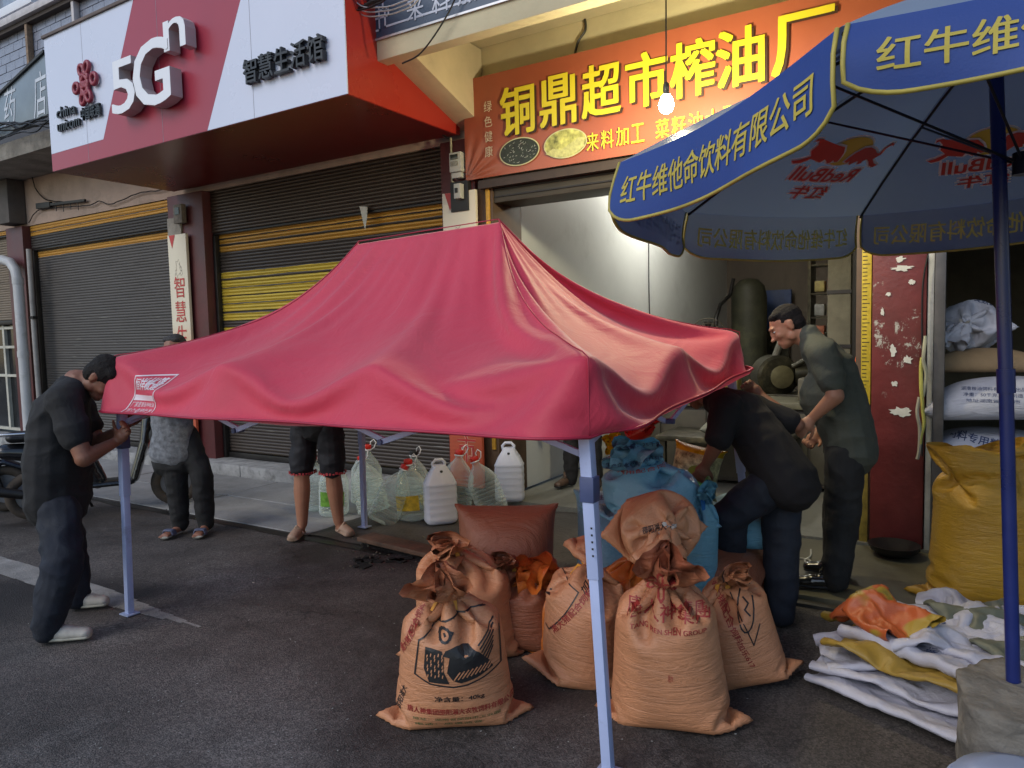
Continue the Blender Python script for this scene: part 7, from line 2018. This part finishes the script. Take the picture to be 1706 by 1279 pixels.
# shelves beyond with goods
sh_ = thing('storage_shelf', 'narrow shelf with packets and boxes seen beside the concrete post', 'shelf', (-1.5, 11.0, .06))
a, b = PY(1358, 560, 11.0), PY(1382, 400, 11.0)
for z_ in [PY(1370, v_, 11.0).z for v_ in (620, 570, 528, 488, 440)]:
    MB().box(a.x-.08, b.x+.5, 11.0, 11.4, z_-.02, z_).build('shelf_board', m_oily, sh_)
MB().box(a.x-.10, a.x-.06, 10.98, 11.42, .06, 3.2).build('upright', m_oily, sh_)
for k, v_ in enumerate((618, 568, 526, 486)):
    z_ = PY(1370, v_, 11.0).z
    for j in range(3):
        x0 = a.x-.02+j*.17; h_ = random.uniform(.12, .24)
        tag(local(MB().box(x0, x0+.13, 11.05, 11.25, z_+.004, z_+h_).build('stock_box', M('stock%d' % ((k+j) % 3), ((.30,.24,.08), (.32,.10,.05), (.25,.25,.24))[(k+j) % 3], .6, var=.4, scale=12), bev=.01)),
            'small %s box on the back shelf, row %s' % (('yellow', 'red', 'pale grey')[(k+j) % 3], ('at the bottom', 'second from the bottom', 'third from the bottom', 'at the top')[k]), 'box', 'stock on the back shelf')
# concrete post, dark curtain, bag at the right of the doorway
ps = thing('concrete_post', 'grey square post with metal bands standing inside the doorway', 'post', (-.95, 6.6, .06))
a, b = PY(1380, 500, 6.6), PY(1419, 500, 6.6)
MB().box(a.x, b.x, 6.55, 6.78, .06, 3.595).build('shaft', M('grimy_post', (.13,.12,.085), .8, var=.35, scale=4, bump=.4, bscale=30, dirt=(.05,.045,.03), dscale=3, damt=.3), ps, bev=.015)
for z_ in (2.25, 1.80, 1.35): MB().box(a.x-.004, b.x+.004, 6.54, 6.79, z_, z_+.03).build('band', m_dkmetal, ps)
ct = thing('dark_curtain', 'black curtain strip hanging between the post and the yellow edged column', 'curtain', (-.75, 6.1, .06))
a, b = PY(1422, 500, 6.0), PY(1441, 500, 6.0)
MB().grid(lambda s_, t_: (a.x-.01+(b.x+.16-a.x)*s_, 6.0+.025*math.sin(s_*26+t_*2), .25+2.6*t_), 24, 12).build('cloth', M('black_cloth', (.012,.011,.010), .9, trans=.02), ct, sm=180)
bg = thing('orange_bag', 'small orange plastic bag hanging by its handle near the yellow strip', 'bag', (-.62, 5.8, 1.3))
p = PY(1434, 590, 5.75)
blob('pouch', [('c', p + Vector((0, 0, .03)), .015, p + Vector((0, 0, -.10)), .035, (1, 0, 0), 1.3)], M('orange_plastic', (.62,.10,.02), .3, var=.2), bg, .008, 2, fold=(.01, (20, 20, 8)))
MB().tube([p + Vector((-.01, 0, .04)), p + Vector((.0, 0, .16)), p + Vector((.02, .0, .22))], .006, 6).build('handle', m_black, bg)
# rope and straps on the right edge of the red column
for k, (u_, v0, v1, mt) in enumerate(((1536, 595, 740, (.42,.38,.08)), (1531, 660, 765, (.3,.27,.2)), (1540, 560, 660, (.35,.33,.22)))):
    cable(('yellow strap', 'brown strap', 'pale rope')[k] + ' hanging on the right edge of the red column', [PY(u_, v0, 5.28), PY(u_-2, (v0*2+v1)/3, 5.27), PY(u_+2, (v0+v1*2)/3, 5.28), PY(u_-3, v1, 5.28)], .012, .012, M('strap%d' % k, mt, .7), 'strap', 'hanging_strap')
cable('black cable running down the right edge of the red column', cp(5.34, (1546, 425), (1538, 470), (1536, 540), (1538, 640), (1536, 760)), .006, .0)
cable('white loop of string lying on the platform beside the black shoes', [PZ(1325, 930, .05), PZ(1340, 931, .052), PZ(1350, 934, .056), PZ(1345, 938, .05), PZ(1341, 933, .055), PZ(1350, 927, .056), PZ(1351, 916, .05)], .005, .0, M('white_string', (.6,.6,.56), .6), 'string', 'string_loop')
# black bowl shape at the column foot
bw = tag(local(MB().lathe([(.001,.0),(.08,.0),(.14,.04),(.155,.075),(.145,.075),(.075,.02),(.001,.02)], 24, Matrix.Translation((-.34, 5.19, .047))).build('iron_pan', m_dkmetal, sm=50)), 'black iron pan lying at the foot of the red column', 'pan')
# board over the drain
a, b = PZ(628, 905, .02), PZ(712, 925, .02)
dr = tag(local(MB().obox(Matrix.Translation((a+b)/2 + Vector((0, 0, .028))) @ Matrix.Rotation(math.atan2(b.y-a.y, b.x-a.x), 4, 'Z'), (b-a).length*1.5, .16, .035).build('drain_board', M('rusty_board', (.12,.065,.04), .7, var=.5, scale=9, bump=.6, bscale=30), bev=.008)), 'rusty brown board lying over the broken drain on the road edge', 'board')
hl = MB()
for k in range(14):
    p = PZ(random.uniform(585, 700), random.uniform(928, 945), .006); hl.obox(Matrix.Translation(p) @ Matrix.Rotation(random.random()*3, 4, 'Z'), .08, .05, .008)
tag(hl.build('broken_asphalt', M('hole_black', (.012,.012,.01), .9)), 'broken dark asphalt crumbs along the drain board', 'rubble', kind='stuff')
# torn paper sticker on the striped shutter
p = PY(607, 360, 5.44)
pp = tag(local(MB().prism([(p.x-.06, 5.44, p.z+.10), (p.x+.06, 5.42, p.z+.08), (p.x+.07, 5.40, p.z-.03), (p.x+.03, 5.41, p.z-.14), (p.x-.02, 5.43, p.z-.02)], (0, .003, 0)).build('paper_scrap', M('old_paper', (.62,.60,.52)))), 'torn flap of pale paper on the yellow stripe of the shutter', 'paper')
# pale tub in the near right corner
tb = thing('plastic_tub', 'pale blue rounded tub at the very bottom right corner', 'tub', (.16, 2.42, 0))
MB().lathe([(.001,0),(.16,0),(.18,.03),(.20,.17),(.19,.232),(.12,.262),(.001,.27)], 32, Matrix.Translation((.19, 2.40, 0))).build('tub_body', M('pale_blue_plastic', (.28,.34,.50), .35, var=.15, scale=4), tb, sm=60)
MB().tube([(.19+.205*math.cos(a), 2.40+.205*math.sin(a), .20) for a in [2*math.pi*i/32 for i in range(32)]], .008, 8, closed=True).build('tub_rim', M('pale_blue_plastic', (.28,.34,.50)), tb, sm=60)
# small white sticker sheet under the umbrella at the right shop
wp = tag(local(MB().box(-.13, .12, 5.36, 5.366, 2.02, 2.12).build('white_sheet', M('dull_white_sheet', (.33,.33,.38), .6))), 'dull white sheet hanging at the top of the right hand opening', 'sheet')
print('done building')
